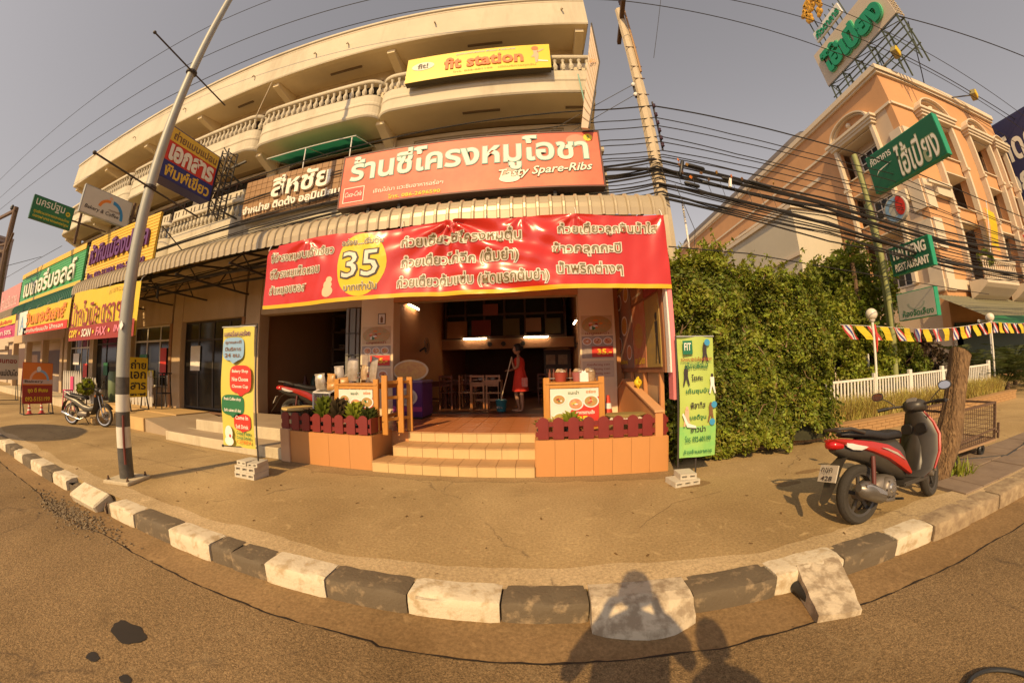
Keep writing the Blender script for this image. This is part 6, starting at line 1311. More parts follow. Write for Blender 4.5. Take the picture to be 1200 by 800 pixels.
# ---- sign post of the restaurant with its four boards (faces towards -x)
sp = thing('sign_post', 'green steel sign post carrying the restaurant boards behind the hedge', 'post', (9.55, 6.72, 0)); MB().tube([(9.6, 6.85, 0), (9.6, 6.85, 7.3)], .085, 12).build('post', M('olive_post', (.30, .32, .12), .6, s=4, dirt=.3), sp, smooth=True); MB().tube([(9.72, 7.05, 0), (9.72, 7.05, 5.8)], .05, 10).build('post', MATS['olive_post'], sp, smooth=True)
def rsign(name, label, x, y0, y1, z0, z1, th, face, side, rot=0):
    t = thing(name, label, 'sign', (x, y1, z0)); MB().box(x + .004, x + th, y0, y1, z0, z1).build('sign_box', side, t); MB().box(x - .003, x + .003, y0 + .02, y1 - .02, z0 + .02, z1 - .02).build('sign_face', face, t); return t
DG = flat('restaurant_green', (.015, .12, .06), .4)
s = rsign('restaurant_sign', 'big dark green box sign with large cream Thai script, highest on the sign post', 9.5, 4.17, 6.45, 5.82, 6.92, .22, DG, GB)
outl('ไฮ้เปียง', (9.496, 4.90, 6.30), -EY, EZ, 1.22, .84, LW, flat('olive_letter_edge', (.30, .34, .20)), s, b1=.01, b2=.04, shear=.15); text('ภัตตาคาร', (9.496, 5.98, 6.70), -EY, EZ, .74, .22, LW, s, bold=.02); patch((9.496, 5.95, 6.38), -EY, EZ, [(-.3, -.12), (-.2, .0), (0, .03), (.3, .05), (.0, .0), (-.2, -.04)], LW, s, 'swash')
s = thing('round_emblem', 'round blue and red neon-like emblem on the sign post below the big green sign', 'emblem', (9.5, 6.0, 5.2)); MB().lathe([(0, 0), (.36, 0), (.36, .12), (0, .12)], (9.5, 6.0, 5.18), 24, 'x').build('emblem_disc', flat('dull_white', (.5, .48, .42)), s)
disc((9.496, 6.0, 5.18), -EY, EZ, .32, .32, LBL, s, 'blue_ring', r_in=.62, a0=PI * .2, a1=PI * 1.8); disc((9.49, 5.82, 5.2), -EY, EZ, .15, .24, RED, s, 'red_figure', off=.006); disc((9.485, 5.84, 5.42), -EY, EZ, .08, .07, RED, s, 'red_figure', off=.006); MB().bar((9.55, 6.3, 5.2), (9.6, 6.6, 5.2), .05).build('bracket', DARK, s)
s = rsign('restaurant_sign', 'dark green box sign reading HAI PIENG RESTAURANT in cream capitals', 9.5, 5.28, 6.5, 3.50, 4.24, .18, DG, GB)
text('HAI PIENG', (9.496, 5.90, 4.03), -EY, EZ, 1.0, .28, LW, s, bold=.03, depth=.01); text('RESTAURANT', (9.496, 5.88, 3.68), -EY, EZ, 1.02, .20, LW, s, bold=.025, depth=.01)
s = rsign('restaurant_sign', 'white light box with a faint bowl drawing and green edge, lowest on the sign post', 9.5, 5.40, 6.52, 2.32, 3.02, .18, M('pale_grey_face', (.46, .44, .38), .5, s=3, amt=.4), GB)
disc((9.496, 5.95, 2.72), -EY, EZ, .26, .18, flat('grey_green_print', (.30, .34, .28)), s, 'bowl_print', a0=PI, a1=2 * PI, r_in=.8); text('ห้องจัดเลี้ยง', (9.496, 5.93, 2.48), -EY, EZ, .9, .17, GREEN, s, bold=.02)
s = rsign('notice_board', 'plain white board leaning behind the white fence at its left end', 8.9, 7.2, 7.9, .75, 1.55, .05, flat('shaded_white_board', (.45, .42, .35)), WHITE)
# ---- low orange plant wall, white fence, lamps, bunting
LWm = M('low_orange_wall', (.40, .235, .10), .8, s=2, amt=.4, dirt=.4)
pw = thing('plant_wall', 'low orange brick planting wall running from the hedge to the right', 'wall', (8, 5.4, 0)); src = None; n = 40; d = 11.4 / n
MB().box(2.2, 13.6, 5.30, 5.50, 0, .20).build('core', LWm, pw)
for r_ in range(3):
    for k in range(n):
        xx = 2.2 + d * k + (d / 2 if r_ % 2 else 0)
        if xx + d > 13.62: continue
        if src is None: src = MB().box(xx + .006, xx + d - .006, 5.285, 5.2995, .004, .064).build('brick', LWm, pw); qx = xx
        else: share(src, 'brick', pw, (xx - qx, 0, .068 * r_))
MB().box(2.2, 13.62, 5.27, 5.52, .205, .235).build('coping', LWm, pw)
struct(MB().box(2.2, 13.6, 5.5, 7.2, 0, .19).build('planting_soil', M('dark_soil', (.08, .05, .03), .95)))
FW = M('fence_white_paint', (.78, .74, .66), .6, s=4, amt=.35, dirt=.25)
def wfence(label, x0, x1, y, z0, z1, posts, sp_=.115, mat=FW):
    t = thing('white_fence', label, 'fence', ((x0 + x1) / 2, y, z0)); MB().box(x0, x1, y - .02, y + .02, z1 - .05, z1).build('top_rail', mat, t); MB().box(x0, x1, y - .02, y + .02, z0 + .08, z0 + .12).build('bottom_rail', mat, t); n = int((x1 - x0) / sp_); src = None
    for k in range(n):
        x = x0 + (k + .5) * (x1 - x0) / n
        if src is None: src = MB().box(x - .022, x + .022, y - .012, y + .012, z0 + .121, z1 - .051).build('picket', mat, t); q = x
        else: share(src, 'picket', t, (x - q, 0, 0))
    for x in posts: MB().box(x - .06, x + .06, y - .045, y + .045, z0, z1 + .10).build('post', mat, t, bevel=.01)
    return t
wfence('white slatted fence along the low orange wall, behind the red scooter', 6.05, 14.0, 6.3, .15, .98, [6.1, 8.0, 9.45, 11.05, 14.0])
wfence('farther white slatted fence behind the first one, among the bushes', 8.6, 13.2, 8.6, .35, 1.25, [8.7, 10.2, 11.7, 13.1])
def globe(label, x, y, z, ribbon):
    t = thing('globe_lamp', label, 'garden lamp', (x, y, .2)); MB().tube([(x, y, .2), (x, y, z - .08)], .032, 10).build('lamp_post', FW, t, smooth=True); MB().lathe([(.05, z - .14), (.08, z - .10), (.05, z - .07)], (x, y, 0), 12).build('collar', FW, t)
    MB().ball((x, y, z + .04), .145, 20, 12).build('globe', M('opal_globe', (.72, .66, .55), .3, amt=.1), t, smooth=True)
    if ribbon: MB().tube([(x + .05, y - .03, z - .2), (x + .07, y - .04, z - .5), (x + .05, y - .03, z - .85)], [.02, .035, .01], 6).build('ribbon', RED, t)
globe('white globe lamp with a red ribbon at the left end of the white fence', 8.0, 6.25, 2.42, True); globe('white globe lamp at the right, before the restaurant awning', 14.55, 6.35, 2.36, False)
bt = thing('bunting', 'string of small yellow and red-white-blue flags hung along the white fence', 'bunting', (11, 6.35, 2.3))
fz = lambda x: 2.22 + .02 * math.sin(x) - .12 * math.sin(PI * ((x - 6.9) / 7.6 % 1)) + (.03 * (x - 14) if x > 14 else 0)
MB().tube([(6.9 + .3 * k, 6.3, fz(6.9 + .3 * k)) for k in range(48)], .006, 4).build('string', WHITE, bt)
x = 6.95; k = 0; random.seed(12)
while x < 20.5:
    w_ = .30; h_ = .34; tw = random.uniform(-.10, .10) + (.22 if x < 9 else .05); cols = [FY] if k % 2 else [FRD_, FWH, FBL, FWH, FRD_]
    for ci, m in enumerate(cols):
        P = []
        for i in range(5):
            for j in (ci, ci + 1):
                u = i / 4; P.append((x + w_ * j / len(cols) + tw * u, 6.3 + .03 * math.sin(u * 4 + j + k) - .05 * u, fz(x + w_ * j / len(cols)) - h_ * u))
        MB().add(P, [(2 * i, 2 * i + 1, 2 * i + 3, 2 * i + 2) for i in range(4)]).build('flag' if len(cols) == 1 else 'flag_stripe', m, bt, fix=False)
    x += .42 + .1 * random.random(); k += 1
# tree stump trunk, wire cart
BK = M('rough_bark', (.34, .21, .10), .95, c2=(.10, .055, .025), s=9, amt=1.0, stretch=(4, 4, .9), bump=2.5, bs=10, distort=.8)
t = thing('tree_stump', 'tall cut tree trunk leaning right behind the red scooter', 'tree stump', (4.85, 2.75, 0)); rings = []
for k in range(26):
    u = k / 25; z = -.05 + 1.48 * u; cx = 4.76 + .64 * u + .03 * math.sin(u * 5); r_ = .118 + .038 * math.sin(PI * min(1, u * 1.15)) + .018 * math.sin(u * 8) + .05 * math.exp(-u * 9)
    rings.append([(cx + r_ * (1 + .10 * math.sin(3 * a + u * 4) + .16 * noise.noise(Vector((math.cos(a) * 2.5, math.sin(a) * 2.5, z * 1.3))) + .06 * noise.noise(Vector((math.cos(a) * 8, math.sin(a) * 8, z * 2.5)))) * math.cos(a), 2.78 + r_ * (1 + .16 * noise.noise(Vector((math.cos(a) * 2.5, math.sin(a) * 2.5, z * 1.3))) + .06 * noise.noise(Vector((math.cos(a) * 8, math.sin(a) * 8, z * 2.5)))) * math.sin(a), z - (.10 * math.cos(a) if k == 25 else 0)) for a in [2 * PI * j / 32 for j in range(32)]])
MB().loft(rings).build('trunk', BK, t, smooth=True)
mb = MB(); mb.add([(5.39 + .13 * math.cos(2 * PI * j / 20), 2.78 + .13 * math.sin(2 * PI * j / 20), 1.44 - .085 * math.cos(2 * PI * j / 20)) for j in range(20)], [tuple(range(20))]); mb.build('cut_face', M('cut_wood', (.48, .32, .16), .85, s=10, amt=.5), t, fix=False)
t = thing('wire_cart', 'small rusty wire-mesh cart with rubber wheels behind the tree stump', 'cart', (6.0, 3.1, 0)); mb = MB()
for x in (5.25, 6.52):
    for y in (2.85, 3.45): mb.bar((x, y, .18), (x, y, .72), .03)
for z in (.20, .71):
    for y in (2.85, 3.45): mb.bar((5.25, y, z), (6.52, y, z), .03)
    for x in (5.25, 6.52): mb.bar((x, 2.85, z), (x, 3.45, z), .03)
mb.bar((6.52, 2.83, .3), (6.60, 2.83, .3), .03); mb.bar((6.60, 2.83, .2), (6.60, 2.83, .42), .03); mb.bar((5.3, 2.82, .3), (6.5, 2.82, .36), .02); mb.build('cart_frame', RUST, t); mb = MB()
for k in range(1, 21): x = 5.25 + 1.27 * k / 21; mb.bar((x, 2.85, .2), (x, 2.85, .71), .006).bar((x, 3.45, .2), (x, 3.45, .71), .006)
for k in range(1, 8): z = .2 + .51 * k / 8; mb.bar((5.25, 2.85, z), (6.52, 2.85, z), .006).bar((5.25, 3.45, z), (6.52, 3.45, z), .006).bar((6.52, 2.85, z), (6.52, 3.45, z), .006)
mb.build('wire_mesh', RUST, t)
MB().box(5.22, 6.55, 2.83, 3.47, .17, .20).build('cart_floor', M('cart_boards', (.35, .22, .12), .9), t)
for x in (5.45, 6.2):
    for y in (2.9, 3.4): MB().lathe([(.03, -.02), (.07, -.025), (.085, -.01), (.085, .01), (.07, .025), (.03, .02), (.03, -.02)], (x, y, .085), 16, 'y').build('wheel', BLACK, t, smooth=True)
t = thing('hose', 'dark hose lying across the paving beside the wire cart', 'hose', (8, 2.8, 0)); MB().tube([(5.7, 2.95, .02), (6.4, 2.6, .015), (7.3, 2.7, .015), (8.4, 3.0, .015), (10, 3.1, .015), (12, 3.0, .015)], .014, 6).build('hose', BLACK, t)
# rough paving slabs round the stump
struct(MB().box(4.35, 14, 2.15, 3.1, -.02, .003).build('stump_bed', M('dark_joint', (.12, .08, .05), .95)))
sl_ = bpy.data.objects.new('paving', None); COL.objects.link(sl_); struct(sl_); random.seed(6)
for i in range(24):
    for j in range(2):
        x = 4.4 + .40 * i; y = 2.17 + .46 * j
        if j and i < 2: continue
        o = MB().box(x + .01, x + .39, y + .01, y + .45, 0, .012 + random.random() * .012).build('paving_slab', M('grey_paving_slab', (.27, .20, .14), .9, c2=(.17, .12, .085), s=4, amt=.8, dirt=.3), sl_, bevel=.004)
# things across the road end on the far left
fp = thing('utility_pole', 'distant wooden utility pole with crossarms at the far left edge', 'utility pole', (-20.5, 3.5, 0)); WD = M('dark_pole_wood', (.13, .08, .055), .8)
MB().tube([(-20.1, 3.5, 0), (-20.55, 3.5, 7.9)], [.16, .11], 8).build('pole_shaft', WD, fp); MB().bar((-26.5, 3.5, 8.6), (-20.4, 3.5, 7.75), .12).bar((-22.5, 3.3, 6.5), (-20.3, 3.5, 6.3), .08).bar((-22.5, 3.3, 6.2), (-20.3, 3.5, 6.0), .08).bar((-20.45, 3.5, 5.9), (-19.7, 3.5, 6.6), .08).bar((-20.4, 3.5, 5.8), (-21.6, 3.4, 6.3), .06).build('crossarm', WD, fp)
MB().lathe([(.02, 0), (.09, .05), (.09, .15), (.04, .25), (0, .25)], (-21.5, 3.5, 8.0), 10).build('insulator', BLACK, fp)
def block(label, x0, x1, y0, y1, h, mat, cols, rows):
    t = thing('far_building', label, 'building', ((x0 + x1) / 2, (y0 + y1) / 2, 0)); MB().box(x0, x1, y0, y1, 0, h).build('wall', mat, t); MB().box(x0 - .15, x1 + .15, y0 - .15, y1, h, h + .3).build('roof_edge', mat, t)
    for r_ in range(rows):
        MB().box(x0 + .2, x1 - .2, y0 - .05, y0 - .003, h * (r_ + .35) / rows, h * (r_ + .75) / rows).build('window', FRD, t)
        MB().box(x0 - .1, x1 + .1, y0 - .3, y0 - .06, h * (r_ + .9) / rows, h * (r_ + 1) / rows).build('ledge', mat, t)
    for r_ in range(rows * 2): MB().box(x1 + .003, x1 + .06, y0 + .5, y1 - .5, h * (r_ + .35) / rows / 2, h * (r_ + .7) / rows / 2).build('window', FRD, t)
    return t
FB_ = M('far_cream_wall', (.55, .44, .32), .85, s=.6, amt=.4); FB2 = M('far_grey_wall', (.34, .27, .24), .85, s=.6, amt=.4)
block('grey many-storey block far down the street at the left edge', -80, -66, 6, 12, 17.5, FB2, 3, 6); block('low cream building far left beyond the pink board', -44, -33, 9, 16, 7.6, FB_, 3, 2); block('lower cream house next to the end of the shophouse row', -33, -22.2, 8, 16, 6.5, FB_, 3, 2); block('low shop house at the far left, behind the white board', -60, -44.5, 9, 16, 6.3, FB_, 3, 2)
lw = thing('low_shop', 'shadowed low shopfront under the boards at the far left', 'shop', (-26.5, 7, 0)); MB().box(-33, -21.9, 7.0, 7.2, 2.9, 4.4).build('lintel', COLM, lw); MB().box(-33, -22, 9.0, 9.1, 0, 4.2).build('back_wall', ROOM, lw)
for x in (-22.1, -25.6, -29.2, -32.8): MB().box(x - .2, x + .2, 6.95, 7.3, 0, 2.9).build('column', COLM, lw)
# ------------------------------------------------------------------ motorbikes
TY = M('tyre_rubber', (.040, .034, .027), .85, s=20, amt=.4, dirt=.3, bump=.3, bs=60); CHR = flat('dull_chrome', (.55, .53, .50), .25, metal=.9); ENG = M('engine_alloy', (.22, .19, .16), .45, s=10, metal=.5); BP = M('black_bodywork', (.030, .027, .024), .42, c2=(.07, .058, .042), s=5, amt=.6, spec=.5)
SEATM = M('seat_vinyl', (.018, .016, .016), .5, s=12, bump=.1); RIMM = M('rim_dark', (.10, .09, .08), .4, metal=.5, s=6); LENS = flat('clear_lens', (.62, .60, .56), .15); LRED = flat('red_lens', (.45, .01, .01), .15)
def sring(x, zc, hw, hh, n=14, e=.75, y0=0, tilt=0):
    R_ = []
    for j in range(n):
        a = 2 * PI * j / n; c, s_ = math.cos(a), math.sin(a); R_.append((x + tilt * s_ * hh, y0 + hw * abs(c) ** e * (1 if c > 0 else -1), zc + hh * abs(s_) ** e * (1 if s_ > 0 else -1)))
    return R_
def wheel(t, x, r, w_, spoked, name='wheel', steer=0):
    wh = bpy.data.objects.new(name, None); COL.objects.link(wh); wh.parent = t; rr = r - w_ * .75
    tyr = MB().lathe([(rr, -w_ * .35), (rr + w_ * .25, -w_ * .5), (r - w_ * .22, -w_ * .47), (r - .006, -w_ * .26), (r, 0), (r - .006, w_ * .26), (r - w_ * .22, w_ * .47), (rr + w_ * .25, w_ * .5), (rr, w_ * .35), (rr, -w_ * .35)], (x, 0, r), 36, 'y').build('tyre', TY, wh, smooth=True, world=False)
    MB().lathe([(rr - .02, -w_ * .33), (rr + .004, -w_ * .38), (rr - .012, -w_ * .2), (rr - .012, w_ * .2), (rr + .004, w_ * .38), (rr - .02, w_ * .33), (rr - .02, -w_ * .33)], (x, 0, r), 30, 'y').build('rim', CHR if spoked else RIMM, wh, smooth=True, world=False); mb = MB()
    if spoked:
        for k in range(24): a = 2 * PI * k / 24; b = a + .35 * (1 if k % 2 else -1); mb.tube([(x + .03 * math.cos(b), .025 * (1 if k % 4 < 2 else -1), r + .03 * math.sin(b)), (x + (rr - .01) * math.cos(a), 0, r + (rr - .01) * math.sin(a))], .0025, 4)
    else:
        for k in range(5): a = 2 * PI * k / 5 + .3; mb.bar((x + .03 * math.cos(a), 0, r + .03 * math.sin(a)), (x + (rr - .008) * math.cos(a), 0, r + (rr - .008) * math.sin(a)), .034, .02, up=(0, 1, 0))
    mb.build('spokes', CHR if spoked else RIMM, wh, world=False); MB().lathe([(0, -.05), (.05, -.05), (.06, -.03), (.06, .03), (.05, .05), (0, .05)], (x, 0, r), 16, 'y').build('hub', ENG, wh, smooth=True, world=False)
    if name == 'front_wheel': MB().lathe([(.05, .055), (.11, .055), (.11, .06), (.05, .06), (.05, .055)], (x, 0, r), 22, 'y').build('brake_disc', CHR, wh, world=False)
    return wh
def scooter(label, body, loc, rz, lean=0.0, accent=None, steer=.0, plate=True, group=None):
    t = thing('scooter', label, 'scooter', (0, 0, 0), group); B_ = lambda mb, n, m, **k: mb.build(n, m, t, world=False, **k)
    wheel(t, 0, .27, .10, False, 'rear_wheel')
    fw = wheel(t, 1.26, .265, .09, False, 'front_wheel')
    # fork, front fender
    for y in (-.07, .07): B_(MB().tube([(1.26, y, .27), (1.13, y * .8, .62)], .018, 10), 'fork', CHR, smooth=True)
    B_(MB().loft([[(1.26 + (.30 + (.012 if q in (1, 2) else 0)) * math.cos(a), y, .265 + (.30 + h) * math.sin(a)) for q, (y, h) in enumerate(((-.07, -.02), (-.045, .02), (.045, .02), (.07, -.02), (.04, .012), (-.04, .012)))] for a in [PI * (.22 + .62 * k / 9) for k in range(10)]]), 'front_mudguard', body, smooth=True)
    # front apron (leg shield): black inside, body colour front
    sec = [(.80, .29, .18), (.92, .35, .215), (1.01, .50, .235), (1.06, .66, .225), (1.075, .78, .17), (1.03, .90, .11)]
    def shell(off, t_): return [[(x + off - t_ * .5 * (1 - abs(y) ** 2) * 0 + q, y * hw, z + .0) for (y, q) in ((-1, -.05 * t_), (-.9, 0), (-.5, .05), (0, .075), (.5, .05), (.9, 0), (1, -.05 * t_), (.5, .028), (0, .05), (-.5, .028))] for x, z, hw in sec]
    B_(MB().loft(shell(.045, 1)), 'front_apron', body, smooth=True)
    B_(MB().loft([[(x - .01, -hw * .98, z), (x - .035, -hw * .86, z + .004), (x - .075, -hw * .45, z + .01), (x - .085, 0, z + .012), (x - .075, hw * .45, z + .01), (x - .035, hw * .86, z + .004), (x - .01, hw * .98, z), (x + .03, hw * .5, z), (x + .05, 0, z), (x + .03, -hw * .5, z)] for x, z, hw in sec]), 'leg_shield', BP, smooth=True)
    for y in (-1, 1): B_(MB().tube([(x + .01, y * hw, z) for x, z, hw in sec[1:]], [.010, .018, .020, .018, .010], 8), 'apron_edge', body, smooth=True)
    for y in (-.085, .085): B_(MB().loft([sring(.965, .74, .066, .05, y0=y), sring(.985, .74, .070, .055, y0=y)]), 'glove_box', SEATM, smooth=True)
    B_(MB().loft([sring(.80, .27, .10, .05), sring(.88, .42, .115, .08), sring(.93, .56, .09, .07), sring(.96, .64, .05, .04)]), 'centre_tunnel', BP, smooth=True)
    # front face: headlamp cowl and handlebar cover
    B_(MB().loft([sring(.90, .965, .035, .03), sring(.93, .965, .09, .05), sring(1.0, .97, .125, .07), sring(1.08, .955, .12, .075), sring(1.13, .93, .08, .055), sring(1.15, .92, .03, .02)]), 'handlebar_cowl', BP, smooth=True)
    B_(MB().loft([sring(1.115, .925, .09, .05), sring(1.155, .915, .07, .035), sring(1.165, .91, .03, .015)]), 'headlight', LENS, smooth=True)
    B_(MB().loft([sring(.935, 1.01, .05, .018, tilt=.8), sring(.965, 1.035, .06, .018, tilt=.6)]), 'instrument_panel', flat('grey_dial', (.18, .16, .14), .2), smooth=True)
    for y in (-1, 1):
        B_(MB().tube([(1.0, y * .09, .975), (.97, y * .20, .985), (.93, y * .27, .98)], .013, 8), 'handlebar', DARK, smooth=True)
        B_(MB().tube([(.94, y * .25, .981), (.885, y * .36, .975)], [.019, .019], 12), 'grip', SEATM, smooth=True)
        B_(MB().tube([(.985, y * .21, .985), (.985, y * .30, .985), (.945, y * .37, .975)], .006, 6), 'brake_lever', CHR, smooth=True)
        B_(MB().tube([(.965, y * .19, 1.0), (.97, y * .26, 1.06), (.955, y * .33, 1.10)], .006, 6), 'mirror_arm', DARK, smooth=True)
        m_ = B_(MB().loft([sring(.975, 1.12, .055, .036, y0=y * .36), sring(.955, 1.12, .068, .045, y0=y * .36), sring(.945, 1.12, .066, .043, y0=y * .36)]), 'mirror', BP, smooth=True)
        o = MB().add([(.943, y * .36 + .058 * math.cos(2 * PI * k / 16), 1.12 + .036 * math.sin(2 * PI * k / 16)) for k in range(16)], [tuple(range(16))]).build('mirror_glass', flat('mirror_silver', (.75, .76, .78), .05, metal=1.0), m_, fix=False, world=False)
        B_(MB().ball((1.10, y * .13, .80), .035, 10, 6, (1, .6, .7)), 'front_indicator', LENS, smooth=True)
    # floorboard, under-seat body, side panels
    B_(MB().box(.48, .90, -.165, .165, .255, .295), 'floorboard', BP, bevel=.012, seg=2)
    B_(MB().loft([sring(.63, .46, .10, .18), sring(.52, .52, .13, .20), sring(.30, .58, .125, .15), sring(.05, .66, .11, .11), sring(-.18, .69, .08, .07), sring(-.30, .73, .05, .045)]), 'rear_body', BP, smooth=True)
    for y in (-1, 1):
        rings = []
        for x, zb, ztop, yy in ((.64, .34, .40, .135), (.56, .38, .50, .148), (.46, .44, .60, .155), (.30, .54, .68, .152), (.10, .63, .735, .138), (-.10, .70, .775, .118), (-.24, .745, .80, .095), (-.31, .775, .805, .07)):
            zc = (zb + ztop) / 2; rings.append([(x, y * (yy - .03), zb), (x, y * (yy + .004), zb + .01), (x, y * (yy + .012), zc), (x, y * (yy), ztop - .008), (x, y * (yy - .03), ztop), (x, y * (yy - .045), zc)])
        B_(MB().loft(rings), 'side_panel', body, smooth=True)
        rings = [[(x, y * (yy + .0125), zc - h), (x, y * (yy + .016), zc), (x, y * (yy + .0125), zc + h), (x, y * (yy - .01), zc)] for x, zc, h, yy in ((.02, .69, .004, .125), (-.06, .70, .026, .118), (-.16, .725, .032, .105), (-.22, .745, .02, .094))]
        B_(MB().loft(rings), 'rear_indicator', LENS, smooth=True)
    if accent:
        for y in (-1, 1): B_(MB().loft([[(x, y * .170, z - h), (x, y * .173, z), (x, y * .170, z + h), (x, y * .16, z)] for x, z, h in ((.52, .50, .002), (.40, .575, .012), (.26, .635, .008), (.18, .66, .002))]), 'side_stripe', accent)
    B_(MB().loft([sring(-.235, .745, .085, .045), sring(-.30, .75, .075, .042), sring(-.345, .755, .045, .03), sring(-.355, .757, .02, .012)]), 'tail_light', LRED, smooth=True)
    B_(MB().loft([sring(.66, .70, .05, .02), sring(.62, .73, .09, .045), sring(.50, .745, .12, .052), sring(.34, .75, .13, .05), sring(.22, .775, .125, .05), sring(.12, .80, .115, .048), sring(-.02, .815, .10, .036), sring(-.14, .825, .08, .028), sring(-.20, .83, .04, .012)]), 'seat', SEATM, smooth=True)
    B_(MB().tube([(.02, -.115, .82), (-.16, -.12, .875), (-.28, -.08, .885), (-.30, 0, .885), (-.28, .08, .885), (-.16, .12, .875), (.02, .115, .82)], .016, 10), 'grab_rail', BP, smooth=True)
    # rear fender with plate
    B_(MB().loft([[(x, -w_, z), (x + .015, -w_ * .4, z + .015), (x + .015, w_ * .4, z + .015), (x, w_, z), (x - .012, 0, z - .02)] for x, z, w_ in ((-.16, .64, .06), (-.26, .58, .075), (-.34, .46, .075), (-.42, .33, .06), (-.46, .28, .045))]), 'rear_mudguard', BP, smooth=True)
    if plate:
        pl = B_(MB().obox((-.375, 0, .515), .012, .21, .15, (0, .42, 0)), 'number_plate', M('plate_white', (.50, .45, .36), .6, s=14, amt=.5)); 
        for k, q in enumerate(('กขค', '428')):
            v = Vector((-math.cos(.42), 0, math.sin(.42)))
            text(q, Vector((-.385, 0, .548 - .07 * k)) + Vector((-.014 * k, 0, 0)), -EY, Vector((math.sin(.42), 0, math.cos(.42))), .13, .042, INK, t, off=.004)
    # engine, belt case, exhaust on the right-hand side
    B_(MB().loft([sring(.46, .30, .08, .07), sring(.34, .30, .12, .10), sring(.20, .30, .12, .10), sring(.12, .28, .08, .07)]), 'engine_block', ENG, smooth=True)
    B_(MB().lathe([(0, -.155), (.06, -.155), (.085, -.14), (.10, -.10), (.10, -.04)], (.30, 0, .28), 20, 'y'), 'crank_cover', ENG, smooth=True)
    B_(MB().lathe([(0, -.168), (.035, -.168), (.045, -.156)], (.30, 0, .28), 14, 'y'), 'cover_cap', CHR, smooth=True)
    mb = MB()
    for k in range(6): a = k * PI / 3; mb.lathe([(0, -.163), (.008, -.163), (.008, -.14)], (.30 + .075 * math.cos(a), 0, .28 + .075 * math.sin(a)), 8, 'y')
    B_(mb, 'cover_bolts', CHR)
    B_(MB().loft([sring(.10, .27, .035, .06, y0=.11), sring(.30, .29, .05, .09, y0=.12), sring(.46, .31, .04, .075, y0=.11)]), 'belt_case', ENG, smooth=True)
    B_(MB().tube([(.40, -.08, .22), (.34, -.13, .17), (.20, -.15, .19), (.10, -.16, .24)], .018, 10), 'exhaust_pipe', ENG, smooth=True)
    B_(MB().tube([(.14, -.165, .23), (.10, -.17, .25), (-.10, -.175, .335), (-.16, -.175, .36), (-.20, -.175, .375)], [.04, .068, .078, .072, .035], 18), 'exhaust_muffler', M('dark_muffler', (.20, .18, .155), .35, metal=.6, s=9), smooth=True)
    B_(MB().loft([[(x + .0, -.245, z - h * .3), (x, -.242, z + h * .6), (x + .01, -.20, z + h), (x, -.215, z)] for x, z, h in ((.10, .27, .03), (.0, .315, .05), (-.12, .365, .05), (-.17, .385, .02))]), 'heat_shield', CHR, smooth=True)
    B_(MB().tube([(.30, .09, .22), (.26, .26, .015)], .012, 8), 'side_stand', DARK); B_(MB().tube([(.35, -.1, .17), (.36, -.22, .18)], .012, 8), 'foot_peg', BLACK)
    B_(MB().tube([(.06, -.13, .30), (.10, -.115, .60)], .022, 10), 'rear_shock', flat('shock_spring', (.12, .03, .02), .4), smooth=True)
    B_(MB().tube([(.97, -.02, .93), (1.03, -.14, .84), (1.05, -.05, .70)], .006, 6).tube([(.98, .08, .95), (1.09, .12, .84), (1.08, .05, .70)], .006, 6), 'brake_cable', BLACK)
    if steer:
        pv_ = Vector((1.08, 0, 0)); R3 = Euler((0, 0, steer)).to_matrix()
        for o in list(t.children):
            if o.name.split('.')[0] in ('front_wheel_', 'fork', 'front_mudguard', 'handlebar', 'handlebar_cowl', 'headlight', 'instrument_panel', 'grip', 'brake_lever', 'mirror_arm', 'mirror') or o is fw: o.rotation_euler.z = steer; o.location = pv_ - R3 @ pv_
    t.location = loc; t.rotation_euler = (lean, 0, rz); return t
RBODY = M('red_bodywork', (.42, .024, .013), .3, amt=.35, s=3, dirt=.25, coat=.4); 
scooter('red and black scooter parked on the pavement in front of the tree stump', RBODY, (2.87, 2.35, 0), .03, lean=-.19, accent=flat('grey_stripe', (.42, .36, .30)), steer=.28)
s2 = scooter('dark red scooter parked deep on the shop terrace behind the round stool', RBODY, (-5.05, 5.85, .436), .55, accent=None); 
